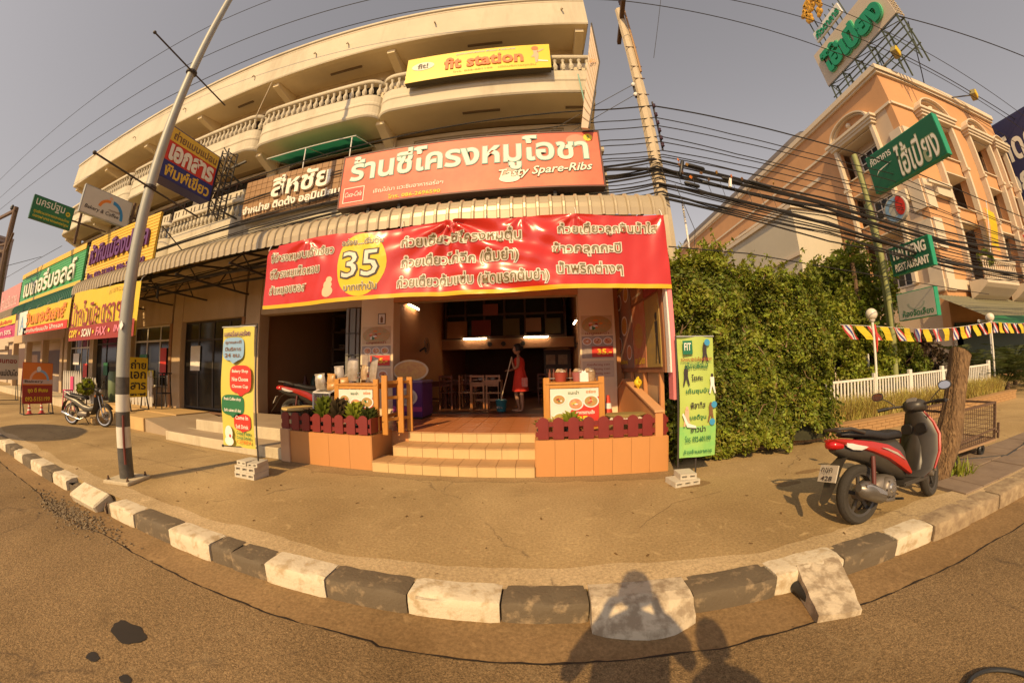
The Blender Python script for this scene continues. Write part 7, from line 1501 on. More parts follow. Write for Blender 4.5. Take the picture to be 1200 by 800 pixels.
# underbone motorbike on the left
def underbone(label, loc, rz):
    t = thing('motorbike', label, 'motorbike', (0, 0, 0)); B_ = lambda mb, n, m, **k: mb.build(n, m, t, world=False, **k); SB = M('silver_grey_body', (.16, .145, .12), .35, metal=.3, s=4)
    wheel(t, 0, .29, .075, True, 'rear_wheel'); wheel(t, 1.22, .29, .07, True, 'front_wheel')
    for y in (-.06, .06): B_(MB().tube([(1.22, y, .29), (1.06, y, .80)], .018, 10), 'fork', CHR, smooth=True)
    B_(MB().loft([[(1.22 + .325 * math.cos(a), y, .29 + (.325 + h) * math.sin(a)) for y, h in ((-.055, -.015), (-.03, .012), (.03, .012), (.055, -.015), (0, -.002))] for a in [PI * (.18 + .55 * k / 8) for k in range(9)]]), 'front_mudguard', BP, smooth=True)
    B_(MB().loft([[(x, -w_, z), (x + .05, -w_ * .5, z), (x + .06, 0, z), (x + .05, w_ * .5, z), (x, w_, z), (x + .01, 0, z)] for x, z, w_ in ((.78, .30, .12), (.93, .42, .16), (1.0, .58, .17), (.99, .74, .14), (.96, .84, .07))]), 'leg_shield', BP, smooth=True)
    B_(MB().loft([sring(.90, .50, .05, .06), sring(.70, .44, .06, .07), sring(.50, .47, .08, .09), sring(.25, .60, .10, .10), sring(0, .68, .09, .06), sring(-.25, .74, .06, .04)]), 'body_shell', SB, smooth=True)
    B_(MB().loft([sring(.62, .70, .07, .025), sring(.55, .74, .11, .04), sring(.3, .76, .12, .04), sring(.05, .79, .11, .04), sring(-.15, .81, .09, .03), sring(-.2, .81, .04, .01)]), 'seat', SEATM, smooth=True)
    B_(MB().loft([sring(.90, .94, .04, .03), sring(.96, .95, .10, .06), sring(1.06, .93, .09, .06), sring(1.10, .92, .04, .03)]), 'handlebar_cowl', BP, smooth=True); B_(MB().ball((1.09, 0, .92), .06, 12, 8, (.5, 1, .8)), 'headlight', LENS, smooth=True)
    for y in (-1, 1):
        B_(MB().tube([(.98, y * .08, .96), (.92, y * .22, .99), (.86, y * .34, .97)], .013, 8), 'handlebar', DARK, smooth=True); B_(MB().tube([(.895, y * .28, .983), (.85, y * .36, .968)], .02, 10), 'grip', SEATM, smooth=True)
        B_(MB().tube([(.95, y * .17, .98), (.95, y * .24, 1.12)], .006, 6), 'mirror_arm', DARK); B_(MB().ball((.95, y * .26, 1.15), .05, 10, 8, (.25, 1, .7)), 'mirror', BP, smooth=True)
        B_(MB().ball((1.02, y * .13, .80), .03, 8, 6), 'front_indicator', ORNG, smooth=True)
    B_(MB().loft([sring(.62, .30, .07, .07), sring(.50, .30, .10, .10), sring(.36, .30, .10, .09), sring(.28, .30, .06, .05)]), 'engine_block', ENG, smooth=True)
    B_(MB().tube([(.55, -.09, .22), (.42, -.12, .17), (.15, -.13, .22), (.1, -.13, .24), (-.22, -.14, .33), (-.26, -.14, .34)], [.018, .02, .03, .046, .048, .02], 14), 'exhaust_muffler', CHR, smooth=True)
    for y in (-.11, .11): B_(MB().tube([(0, y, .29), (.12, y, .62)], .022, 10), 'rear_shock', CHR, smooth=True)
    B_(MB().loft([[(x, -w_, z), (x, 0, z + .02), (x, w_, z), (x - .01, 0, z - .015)] for x, z, w_ in ((.1, .63, .05), (-.1, .66, .06), (-.25, .60, .065), (-.34, .46, .06), (-.38, .36, .04))]), 'rear_mudguard', BP, smooth=True)
    B_(MB().ball((-.26, 0, .73), .06, 10, 8, (.8, 1, .7)), 'tail_light', LRED, smooth=True); B_(MB().tube([(.05, -.1, .80), (-.2, -.08, .88), (-.26, 0, .88), (-.2, .08, .88), (.05, .1, .80)], .012, 8), 'grab_rail', CHR, smooth=True)
    B_(MB().tube([(.45, .06, .2), (.38, .24, .01)], .012, 8), 'side_stand', DARK); t.location = loc; t.rotation_euler = (0, 0, rz); return t
underbone('small black and silver motorbike parked on the pavement before the left picket fence', (-12.05, 4.12, 0), .40)
# ------------------------------------------------------------------ people: one continuous skinned body each
SKIN = M('warm_skin', (.36, .19, .11), .55, s=6, amt=.2); HAIR = M('black_hair', (.012, .010, .009), .5, s=30, bump=.4)
def skin_body(name, chains, root, parent, mat, sub=2):
    """chains: lists of (x,y,z,r) ; a point repeated exactly joins chains"""
    V, R_, E_, idx = [], [], [], {}
    def vid(p):
        k = tuple(round(q, 4) for q in p[:3])
        if k not in idx: idx[k] = len(V); V.append(p[:3]); R_.append(p[3])
        return idx[k]
    for ch in chains:
        ids = [vid(p) for p in ch]
        for a, b in zip(ids, ids[1:]): E_.append((a, b))
    me = bpy.data.meshes.new(name); me.from_pydata(V, E_, []); o = bpy.data.objects.new(name, me); COL.objects.link(o)
    md = o.modifiers.new('skin', 'SKIN'); md.use_smooth_shade = True; md.branch_smoothing = .6
    sk = me.skin_vertices[0].data
    for i, r_ in enumerate(R_): sk[i].radius = (r_, r_) if not isinstance(r_, tuple) else r_; sk[i].use_root = False
    sk[vid((*root, 0))].use_root = True
    ss = o.modifiers.new('sub', 'SUBSURF'); ss.levels = sub; ss.render_levels = sub
    dg = bpy.context.evaluated_depsgraph_get(); me2 = bpy.data.meshes.new_from_object(o.evaluated_get(dg)); bpy.data.objects.remove(o)
    for p in me2.polygons: p.use_smooth = True
    me2.materials.clear(); me2.transform(Matrix.Translation(-org(parent))); return link(name, me2, parent, [mat])
def hand(wx, wy, wz, d, side, up=(0, 0, 1), curl=.6, s=1.0):
    """wrist point and a direction; palm plus five unequal bent fingers"""
    d = Vector(d).normalized(); up = Vector(up); sd = d.cross(up).normalized() * side; nn = sd.cross(d).normalized() * side; W = Vector((wx, wy, wz)); C_ = []
    P0 = W + d * .045 * s; C_.append([(*W, .026 * s), (*P0, .030 * s), (*(W + d * .075 * s), .026 * s)])
    K = W + d * .075 * s
    for i, (o_, L_) in enumerate(((-.028, .060), (-.010, .072), (.010, .068), (.028, .052))):
        a = K + sd * o_ * s; L_ *= s; b = a + d * L_ * .5 - nn * L_ * .25 * curl; c = b + d * L_ * .35 * (1 - curl * .5) - nn * L_ * .45 * curl
        C_.append([(*K, .026 * s), (*a, .011 * s), (*b, .0085 * s), (*c, .007 * s)])
    a = P0 - sd * .035 * s; C_.append([(*P0, .030 * s), (*a, .012 * s), (*(a + d * .035 * s - nn * .012 * s - sd * .012 * s), .009 * s), (*(a + d * .055 * s - nn * .022 * s - sd * .008 * s), .0075 * s)])
    return C_
def head(c, f, parent, r=.105, skin=SKIN, hair=HAIR, bun=False, long_=False):
    """c centre, f facing direction (horizontal)"""
    f = Vector(f).normalized(); sd = Vector((-f.y, f.x, 0)); c = Vector(c); rings = []
    for k in range(15):
        t = PI * k / 14; z = r * 1.18 * math.cos(t); w_ = r * .78 * math.sin(t) ** .85; dpt = r * .95 * math.sin(t) ** .85; R_ = []
        for j in range(20):
            a = 2 * PI * j / 20; ff = math.cos(a); ss = math.sin(a); jaw = 1 - .22 * max(0, -z / r) ; p = c + f * (dpt * ff * (1 if ff > 0 else 1.02)) + sd * (w_ * ss * jaw) + EZ * z
            if ff > .9 and -.35 * r < z < .25 * r: p += f * .022 * (1 - abs(z + .05 * r) / (.35 * r)) if abs(ss) < .35 else Vector()
            if .55 < ff < .95 and abs(z - .12 * r) < .14 * r: p -= f * .006
            R_.append(p)
        rings.append(R_)
    h = MB().loft(rings).build('head', skin, parent, smooth=True)
    for q in (-1, 1):
        e = MB().ball(tuple(c + f * (r * .86) + sd * q * .034 + EZ * .015), .012, 10, 6).build('eye', WHITE, h, smooth=True); MB().ball(tuple(c + f * (r * .86 + .007) + sd * q * .034 + EZ * .015), .0065, 8, 5).build('iris', BLACK, h, smooth=True)
        MB().ball(tuple(c + sd * q * r * .80 - EZ * .005), .024, 10, 8, (.6, .45, 1.2)).build('ear', skin, h, smooth=True)
    MB().ball(tuple(c + f * (r * .90) - EZ * .052), .021, 10, 6, (.5 + .5 * abs(f.y), .5 + .5 * abs(f.x), .30)).build('mouth', flat('lip_red', (.40, .10, .08)), h, smooth=True)
    rings = []
    for k in range(10):
        t = PI * .62 * k / 9; z = r * 1.30 * math.cos(t); w_ = r * .93 * math.sin(t) ** .8 + .002; dpt = r * 1.10 * math.sin(t) ** .8 + .002; R_ = []
        for j in range(24):
            a = 2 * PI * j / 24; ff = math.cos(a); q = 1.0
            if ff > .35 and k > 4: q = .80
            p = c + f * (dpt * ff * q - .012) + sd * w_ * math.sin(a) * (1 if k < 7 or ff < .2 else .94) + EZ * (z + .006) + EZ * .006 * math.sin(a * 7 + k)
            R_.append(p)
        rings.append(R_)
    MB().loft(rings, cap=False).build('hair', hair, parent, smooth=True)
    if bun: MB().ball(tuple(c - f * r * 1.15 + EZ * .02), .055, 12, 8, (1, 1, 1.1)).build('hair_bun', hair, parent, smooth=True)
    return h
def garment(name, rings, mat, parent, n=24, y=1):
    """rings: (cx, cy, z, rx, ry) elliptical tube"""
    R_ = []
    for i, (cx, cy, z, rx, ry) in enumerate(rings):
        R_.append([(cx + rx * math.cos(a) * (1 + (.035 * math.sin(6 * a + i) if i > len(rings) - 4 and y else 0)), cy + ry * math.sin(a) * (1 + (.035 * math.sin(6 * a + i) if i > len(rings) - 4 and y else 0)), z) for a in [2 * PI * j / n for j in range(n)]])
    return MB().loft(R_, cap=False).build(name, mat, parent, smooth=True)
# --- woman in red, standing at the mop, facing left
wx, wy, wz = -.52, 8.35, .50
w = thing('person', 'woman in a sleeveless red dress mopping beside the bucket inside the doorway', 'person', (wx, wy, wz), None)
Z = lambda h: wz + h; T = lambda x, y, h, r: (wx + x, wy + y, wz + h, r)
pel = T(.02, 0, .88, .115)
ch = [[pel, T(.02, 0, 1.02, .095), T(.0, 0, 1.20, .115), T(-.01, 0, 1.32, .08), T(-.02, 0, 1.39, .042), T(-.035, 0, 1.45, .042)],
      [pel, T(.03, -.07, .80, .085), T(.05, -.085, .46, .055), T(.06, -.09, .26, .052), T(.07, -.09, .08, .033), T(.05, -.09, .035, .032), T(-.06, -.10, .025, .026), T(-.12, -.10, .02, .016)],
      [pel, T(-.02, .07, .80, .085), T(-.10, .08, .46, .055), T(-.06, .085, .26, .052), T(-.02, .09, .09, .033), T(-.05, .09, .035, .032), T(-.16, .09, .025, .026), T(-.21, .09, .02, .016)],
      [T(-.01, 0, 1.32, .08), T(-.01, -.14, 1.31, .05), T(-.02, -.185, 1.12, .040), T(-.10, -.19, 1.06, .036), T(-.155, -.14, 1.20, .026)] , [T(-.01, 0, 1.32, .08), T(-.01, .14, 1.31, .05), T(-.05, .17, 1.10, .040), T(-.15, .12, 1.06, .033), T(-.24, .02, 1.02, .026)]]
ch += hand(wx - .155, wy - .14, wz + 1.20, (-.15, .15, .95), 1, up=(-1, 0, 0), curl=.7); ch += hand(wx - .24, wy + .02, wz + 1.02, (-.7, -.4, .1), -1, curl=.8)
skin_body('body', ch, pel[:3], w, SKIN); head((wx - .05, wy, wz + 1.545), (-1, -.35, -.1), w, bun=True)
DR = M('red_dress_cloth', (.60, .035, .015), .8, s=5, amt=.4, bump=.15)
garment('dress', [(wx - .01, wy, Z(1.345), .07, .145), (wx - .005, wy, Z(1.30), .125, .165), (wx, wy, Z(1.20), .140, .158), (wx + .01, wy, Z(1.05), .120, .135), (wx + .02, wy, Z(.95), .140, .150), (wx + .02, wy, Z(.86), .160, .172), (wx + .02, wy, Z(.70), .178, .188), (wx + .02, wy, Z(.52), .205, .205), (wx + .02, wy, Z(.505), .200, .20)], DR, w)
t = thing('shoulder_bag', 'small flower-printed red bag at the side of the woman in the doorway', 'bag', (wx + .16, wy - .16, Z(.7))); MB().loft([[(wx + .14 + .075 * math.cos(a), wy - .20 + .03 * math.sin(a), z) for a in [j * PI / 6 for j in range(12)]] for z in (Z(.62), Z(.66), Z(.80), Z(.84))]).build('bag', M('flower_cloth', (.55, .05, .03), .8, c2=(.5, .4, .35), s=14, amt=.6), t, smooth=True); MB().tube([(wx + .10, wy - .2, Z(.83)), (wx + .02, wy - .16, Z(1.36)), (wx + .18, wy - .2, Z(.83))], .006, 6).build('strap', RED, t)
t = thing('mop', 'mop with a long pale handle leaning from the bucket to the hands of the woman', 'mop', (-1.0, 8.3, .6)); MB().tube([(-1.0, 8.22, .72), (wx - .17, wy - .13, Z(1.36))], .013, 8).build('mop_handle', flat('pale_handle', (.55, .45, .30)), t); MB().loft([sring(0, 0, .05, .02), sring(.05, 0, .06, .03)]).build('mop_head_clamp', WHITE, t, world=False).location = (.0, -.05, .1)
mb = MB(); random.seed(3)
for k in range(26): a = random.random() * 2 * PI; mb.tube([(-1.0, 8.22, .74), (-1.0 + .06 * math.cos(a), 8.22 + .06 * math.sin(a), .66), (-1.0 + .09 * math.cos(a), 8.22 + .09 * math.sin(a), .60)], .007, 4)
o = mb.build('mop_strands', flat('grey_strands', (.30, .28, .24)), t); o['kind'] = 'stuff'
t = thing('bucket', 'blue-green plastic bucket standing beside the woman in red', 'bucket', (-.98, 8.28, .5)); MB().lathe([(0, .515), (.11, .515), (.145, .78), (.15, .79), (.15, .80), (.138, .785), (.105, .53), (0, .53)], (-.98, 8.28, 0), 22).build('bucket_body', flat('teal_plastic', (.02, .13, .16), .4), t, smooth=True); MB().tube([(-.98 + .15 * math.cos(a), 8.28 - .02, .79 + .03 * math.sin(a)) for a in [PI * k / 8 for k in range(9)]], .005, 5).build('bucket_handle', STEEL, t)
# --- the photographer (behind the camera, seen by the shadow) and a companion
def standing(label, x, y, h, shirt, trousers, cam_=False, skirt=False):
    zb = -.132; t = thing('person', label, 'person', (x, y, zb)); k = h / 1.75; T = lambda a, b, c, r_: (x + a * k, y + b * k, zb + c * k, r_ * k)
    pel = T(0, 0, .95, .135); c = [[pel, T(0, 0, 1.10, .12), T(0, 0, 1.30, .135), T(0, 0, 1.42, .09), T(0, .01, 1.50, .055), T(0, .02, 1.56, .055)]]
    for q in (-1, 1):
        c.append([pel, T(q * .10, 0, .86, .10), T(q * .12, .02, .50, .068), T(q * .125, 0, .28, .062), T(q * .13, -.01, .09, .042), T(q * .13, .0, .045, .042), T(q * .14, .12, .035, .034), T(q * .145, .18, .03, .02)])
        if cam_:
            c.append([T(0, 0, 1.42, .09), T(q * .19, 0, 1.40, .062), T(q * .33, .0, 1.16, .048), T(q * .26, .04, 1.22, .042), T(q * .15, .07, 1.50, .032)]); c += hand(x + q * .15 * k, y + .07 * k, zb + 1.50 * k, (-q * .55, .12, .75), q, up=(0, 1, 0), curl=.6)
        else:
            c.append([T(0, 0, 1.42, .09), T(q * .19, 0, 1.40, .06), T(q * .26, -.02, 1.12, .046), T(q * .24, .08, .90, .032)]); c += hand(x + q * .24 * k, y + .08 * k, zb + .90 * k, (-q * .1, .2, -.95), q, up=(0, 1, 0), curl=.5)
    skin_body('body', c, pel[:3], t, SKIN); head((x, y + .02 * k, zb + 1.665 * k), (0, 1, 0), t, r=.108 * k)
    G = lambda r_: [(x + a * k, y + b * k, zb + cc * k, rx * k, ry * k) for a, b, cc, rx, ry in r_]
    garment('shirt', G([(0, 0, 1.50, .08, .08), (0, 0, 1.45, .17, .11), (0, 0, 1.38, .225, .145), (0, 0, 1.20, .20, .155), (0, 0, 1.0, .19, .16), (0, 0, .84, .215, .18), (0, 0, .83, .21, .175)]), shirt, t)
    if skirt: garment('skirt', G([(0, 0, 1.0, .16, .15), (0, 0, .8, .22, .2), (0, 0, .45, .30, .26)]), trousers, t)
    else:
        for q in (-1, 1): garment('trouser_leg', G([(q * .06, 0, .98, .14, .15), (q * .10, 0, .86, .115, .12), (q * .12, .02, .5, .088, .09), (q * .13, 0, .12, .075, .08)]), trousers, t)
        for q in (-1, 1): garment('sleeve', G([(q * .17, 0, 1.45, .06, .075), (q * .22, 0, 1.36, .075, .075), (q * .27, 0, 1.27, .07, .07)]), shirt, t)
    return t
pt = standing('photographer in dark clothes standing in the road with camera raised, known by the shadow', .0, -.24, 1.86, flat('dark_shirt', (.05, .06, .08)), flat('dark_trousers', (.04, .04, .05)), cam_=True)
c_ = thing('camera_body', 'black camera held up by the photographer', 'camera', (0, -.08, 1.44)); MB().box(-.07, .07, -.09, -.045, 1.455, 1.545).build('camera_case', BLACK, c_, bevel=.006); MB().lathe([(0, -.045), (.035, -.045), (.035, -.018), (0, -.018)], (0, 0, 1.5), 20, 'y').build('lens', BLACK, c_, smooth=True)
standing('shorter companion in a loose top standing beside the photographer, known by the shadow', .42, -.50, 1.60, flat('loose_top', (.3, .1, .1)), flat('blue_skirt', (.05, .07, .2)), skirt=True)
# rubber ring lying in the road at the lower right corner, umbrella added outside the frame to cast the shade on the left pavement
t = thing('rubber_ring', 'thin black rubber ring lying on the road at the bottom right corner', 'rubber ring', (2.15, .53, -.13)); MB().tube([(2.15 + .25 * math.cos(a), .53 + .25 * math.sin(a), -.117) for a in [2 * PI * k / 40 for k in range(41)]], .014, 8, cap=False).build('ring', BLACK, t, smooth=True)
t = thing('shade_umbrella', 'large umbrella added out of view at the far left to shade the pavement', 'umbrella', (-12.0, .2, -.13)); rings = []
for r_, z in ((.03, 2.75), (.7, 2.55), (1.35, 2.15), (1.36, 2.0)): rings.append([(-12.0 + r_ * (1.2) * math.cos(a), .10 + r_ * math.sin(a) * .62, z) for a in [2 * PI * j / 16 for j in range(16)]])
MB().loft(rings, cap=False).build('umbrella_cover', flat('umbrella_green', (.05, .2, .1)), t); MB().cyl((-12.0, .1), .025, -.13, 2.7, 8).build('umbrella_pole', STEEL, t)
for k in range(8): a = k * PI / 4; MB().tube([(-12.0, .10, 2.6), (-12 + 1.6 * math.cos(a), .10 + .83 * math.sin(a), 2.12)], .008, 4).build('rib', DARK, t)
MB().lathe([(0, -.13), (.3, -.13), (.3, -.05), (.05, -.02), (0, -.02)], (-12, .1, 0), 16).build('umbrella_base', CST, t)
# ------------------------------------------------------------------ foliage
def leafmat(name, c, c2, isl=.35, tr=.35): return M(name, c, .5, c2=c2, s=1.6, amt=.8, trans=tr, island=isl, spec=.35)
LF = leafmat('hedge_leaf', (.18, .215, .022), (.10, .13, .014)); LF2 = leafmat('bright_leaf', (.33, .36, .035), (.19, .225, .024)); LF3 = leafmat('dark_leaf', (.08, .095, .02), (.045, .06, .014)); LFY = leafmat('yellow_leaf', (.60, .50, .16), (.40, .34, .08)); LFR = leafmat('dark_red_leaf', (.10, .05, .03), (.05, .05, .02))
def leaves(name, pts, nrm, size, mat, parent, aspect=1.9, jit=.9, droop=0.0, kind=None):
    """pts (n,3): one pointed leaf of four faces' worth (two folded quads -> 2 tris + 2 tris) at each point"""
    n = len(pts); rg = RNG; sz = size * (.5 + 1.2 * rg.random(n) ** 1.6)
    d = nrm + jit * rg.normal(size=(n, 3)); d /= np.linalg.norm(d, axis=1)[:, None] + 1e-9
    a = np.cross(d, rg.normal(size=(n, 3))); a /= np.linalg.norm(a, axis=1)[:, None] + 1e-9; a[:, 2] -= droop; a /= np.linalg.norm(a, axis=1)[:, None]
    b = np.cross(d, a); b /= np.linalg.norm(b, axis=1)[:, None] + 1e-9; L_ = (sz * aspect / 2)[:, None]; W_ = (sz / 2)[:, None]; fold = (sz * .18)[:, None]
    base_ = pts - a * L_; tip = pts + a * L_ - d * fold; l_ = pts - b * W_ + d * fold - a * L_ * .1; r_ = pts + b * W_ + d * fold - a * L_ * .1
    off = np.array(org(parent)) if parent is not None else 0
    V = np.stack([base_, r_, tip, l_], 1).reshape(-1, 3) - off
    me = bpy.data.meshes.new(name); me.vertices.add(4 * n); me.vertices.foreach_set('co', V.ravel()); me.loops.add(6 * n); me.polygons.add(2 * n)
    k = 4 * np.arange(n)[:, None]; idx = np.concatenate([k, k + 1, k + 2, k, k + 2, k + 3], 1).ravel(); me.loops.foreach_set('vertex_index', idx.astype(np.int32))
    me.polygons.foreach_set('loop_start', (3 * np.arange(2 * n)).astype(np.int32)); me.polygons.foreach_set('loop_total', np.full(2 * n, 3, np.int32)); me.update(calc_edges=True)
    o = link(name, me, parent, [mat])
    if kind: o['kind'] = kind
    return o
def nz(p, s): return np.array([noise.noise(Vector(q) * s) for q in p])
def crown(t, cx, cy, cz, rx, ry, rz, n, size, mat, clumps=26, seed=0, name='crown', core=True, kind=None, aspect=1.9):
    rg = np.random.default_rng(seed); P, N_ = [], []
    cc = rg.normal(size=(clumps, 3)); cc /= np.linalg.norm(cc, axis=1)[:, None]; cc *= rg.uniform(.45, .92, clumps)[:, None] ; cr = rg.uniform(.20, .42, clumps)
    for c, r_ in zip(cc, cr):
        m_ = int(n / clumps * (r_ / .31) ** 2); u = rg.normal(size=(m_, 3)); u /= np.linalg.norm(u, axis=1)[:, None]; q = c + u * r_ * (rg.uniform(.55, 1.08, m_)[:, None]); P.append(q); N_.append(u)
    P = np.concatenate(P); N_ = np.concatenate(N_); P = P * np.array([rx, ry, rz]) + np.array([cx, cy, cz]); P = P[P[:, 2] > .05]; N_ = N_[:len(P)]
    return leaves(name, P, N_ + np.array([0, 0, .4]), size, mat, t, kind=kind, aspect=aspect)
def limbs(t, x, y, z0, top, n, spread, r, mat, seed):
    random.seed(seed); MB().tube([(x, y, z0), (x + .04, y, z0 + (top - z0) * .4), (x, y + .03, top)], [r, r * .75, r * .3], 8).build('trunk', mat, t, smooth=True)
    for k in range(n):
        a = k * 2.4; z = z0 + (top - z0) * (.3 + .6 * k / n); MB().tube([(x, y, z), (x + spread * .5 * math.cos(a), y + spread * .5 * math.sin(a), z + .25), (x + spread * math.cos(a), y + spread * .8 * math.sin(a), z + .55 + random.random() * .3)], [r * .45, r * .3, r * .1], 6).build('branch', mat, t, smooth=True)
TRK = M('thin_bark', (.16, .10, .06), .9, s=8, bump=.4)
# the big creeper hedge beside the eating place
hg = thing('hedge', 'tall thick creeper-covered hedge right of the lime green banner stand', 'hedge', (3.6, 5.6, 0)); rg = np.random.default_rng(5); n = 42000
x = rg.uniform(2.02, 5.12, n); z = rg.uniform(0.02, 3.55, n)
def hy(x, z): return 4.98 + .10 * np.sin(x * 3.1 + z * 1.3) + .09 * np.sin(z * 3.7 - x * 1.7) + .05 * np.sin(x * 9 + 3 * z) + .12 * np.clip(z - 2.6, 0, 2) ** 2 + .25 * np.clip(x - 4.6, 0, 1) ** 1.5 - .08 * np.clip(1.2 - z, 0, 1)
top = lambda x: 3.02 + .22 * np.sin(x * 2.2 - 4.5) + .12 * np.sin(x * 7) + .06 * np.sin(x * 17) - .55 * np.clip(x - 4.55, 0, 1) + .1 * np.clip(2.6 - x, 0, 1)
bot = lambda x: .06 + .30 * np.clip((x - 2.9) / 2.3, 0, 1) + .10 * np.sin(x * 6) + .06 * np.sin(x * 17)
keep = (z < top(x)) & (z > bot(x)); x, z = x[keep], z[keep]; y = hy(x, z) + rg.exponential(.06, len(x)) - .05; nn = noise
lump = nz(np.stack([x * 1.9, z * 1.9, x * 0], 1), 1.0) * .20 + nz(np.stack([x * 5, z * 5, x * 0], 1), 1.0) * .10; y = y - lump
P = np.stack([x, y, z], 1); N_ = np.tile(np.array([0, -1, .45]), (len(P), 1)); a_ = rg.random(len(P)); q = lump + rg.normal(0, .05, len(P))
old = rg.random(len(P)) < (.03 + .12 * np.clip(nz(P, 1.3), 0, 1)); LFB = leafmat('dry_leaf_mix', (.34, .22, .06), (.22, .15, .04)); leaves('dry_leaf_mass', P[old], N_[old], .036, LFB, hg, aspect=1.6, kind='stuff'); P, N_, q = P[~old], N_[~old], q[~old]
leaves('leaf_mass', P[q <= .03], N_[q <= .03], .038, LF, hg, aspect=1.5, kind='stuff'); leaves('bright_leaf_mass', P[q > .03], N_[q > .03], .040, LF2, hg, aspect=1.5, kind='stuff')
# top, left and right flanks of the hedge
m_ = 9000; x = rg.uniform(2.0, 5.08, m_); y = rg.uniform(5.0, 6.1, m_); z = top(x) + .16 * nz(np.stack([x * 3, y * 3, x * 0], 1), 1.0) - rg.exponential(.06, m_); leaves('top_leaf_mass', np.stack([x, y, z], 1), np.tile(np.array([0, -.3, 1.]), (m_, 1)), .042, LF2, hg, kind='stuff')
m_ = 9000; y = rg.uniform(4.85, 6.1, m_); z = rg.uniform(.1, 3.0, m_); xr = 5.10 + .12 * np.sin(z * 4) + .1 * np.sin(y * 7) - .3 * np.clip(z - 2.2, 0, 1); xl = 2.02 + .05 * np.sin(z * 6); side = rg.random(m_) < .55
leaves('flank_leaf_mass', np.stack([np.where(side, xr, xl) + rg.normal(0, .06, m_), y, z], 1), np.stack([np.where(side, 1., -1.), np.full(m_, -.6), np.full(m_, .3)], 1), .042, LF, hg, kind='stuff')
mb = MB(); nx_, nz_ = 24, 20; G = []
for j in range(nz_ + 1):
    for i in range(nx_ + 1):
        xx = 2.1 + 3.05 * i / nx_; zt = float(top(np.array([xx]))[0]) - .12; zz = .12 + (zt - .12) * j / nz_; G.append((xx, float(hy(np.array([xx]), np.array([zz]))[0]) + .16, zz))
mb.add(G, [(j * (nx_ + 1) + i, j * (nx_ + 1) + i + 1, (j + 1) * (nx_ + 1) + i + 1, (j + 1) * (nx_ + 1) + i) for j in range(nz_) for i in range(nx_)]); mb.box(2.12, 5.12, 5.75, 5.95, .05, 2.35); mb.build('dark_core', M('core_shade', (.045, .045, .02), .95, s=14, amt=.8, c2=(.02, .02, .01)), hg, fix=False)  # dark core added inside the leaves to block light
mb = MB(); random.seed(14); SP, SN = [], []
for k in range(210):          # arching sprigs on the top and bits hanging from the front
    if k < 165:
        x0 = random.uniform(2.1, 5.15); z0 = float(top(np.array([x0]))[0]) - .15; y0 = random.uniform(5.0, 5.7); L_ = random.uniform(.25, .62) * (1.2 if 3 < x0 < 4.8 else .8); a = random.uniform(-.9, .9); dx, dz = math.sin(a), math.cos(a) * .9 + .2
    else:
        x0 = random.uniform(2.2, 5.1); z0 = random.uniform(.35, 2.6); y0 = float(hy(np.array([x0]), np.array([z0]))[0]) - .05; L_ = random.uniform(.12, .3); a = 0; dx, dz = random.uniform(-.4, .4), -.6
    pts = []
    for i in range(6):
        u = i / 5; pts.append((x0 + dx * L_ * u, y0 - .25 * L_ * u, z0 + dz * L_ * u - .25 * L_ * u * u))
    mb.tube(pts, [.005, .0045, .004, .003, .0025, .0015], 4, cap=False)
    for i in range(1, 6):
        for r_ in range(5): SP.append([pts[i][q] + random.gauss(0, .018) for q in range(3)]); SN.append([random.gauss(0, 1), -.5, random.gauss(.3, .6)])
mb.build('sprig_stems', M('green_twig', (.12, .12, .04), .8), hg, fix=False)['kind'] = 'stuff'; leaves('sprig_leaves', np.array(SP), np.array(SN), .032, LF2, hg, aspect=2.6, kind='stuff')
# trees and bushes of the restaurant garden
def tree(name, label, x, y, cz, rx, ry, rz, n, size, mat, seed, z0=.2, nb=5, cat='tree', aspect=1.9, clumps=26):
    t = thing(name, label, cat, (x, y, 0)); limbs(t, x, y, z0, cz + rz * .4, nb, rx * .7, .07 if cat == 'tree' else .035, TRK, seed); crown(t, x, y, cz, rx, ry, rz, n, size, mat, clumps=clumps, seed=seed, kind='stuff', aspect=aspect); return t
tree('garden_tree', 'dense green tree behind the restaurant sign post, with a spiky top', 9.9, 8.4, 3.05, 1.75, 1.3, 1.95, 15000, .085, LF, 31, clumps=40)
tree('garden_tree', 'mid green feathery tree between the hedge and the sign post', 7.4, 7.6, 2.25, 1.35, 1.0, 1.45, 12000, .06, LF2, 32, clumps=34)
tree('garden_bush', 'bright green bush behind the white fence, left of the globe lamp', 7.3, 7.0, 1.35, 1.0, .6, .95, 8000, .05, LF2, 33, cat='bush', nb=4)
tree('garden_bush', 'yellowish bush with small leaves right of the red-ribboned globe lamp', 9.2, 7.3, 1.30, 1.1, .6, .80, 8000, .055, LF2, 34, cat='bush', nb=4)
tree('garden_bush', 'darker leafy bush below the HAI PIENG board', 10.9, 7.6, 1.35, 1.2, .7, .95, 8000, .06, LF, 35, cat='bush', nb=4)
tree('garden_bush', 'brownish bush under the bunting before the restaurant column', 12.9, 8.0, 1.3, 1.3, .7, .9, 6000, .07, LFR, 36, cat='bush', nb=4)
tree('garden_tree', 'slim tree standing tight behind the right end of the hedge', 6.2, 7.1, 2.2, .7, .7, 1.1, 7000, .06, LF, 37, clumps=20)
tree('balcony_plant', 'small potted plant on the balcony of the orange building', 20.3, 8.6, 5.3, .35, .3, .5, 700, .10, LF, 38, z0=4.4, nb=2, cat='plant')
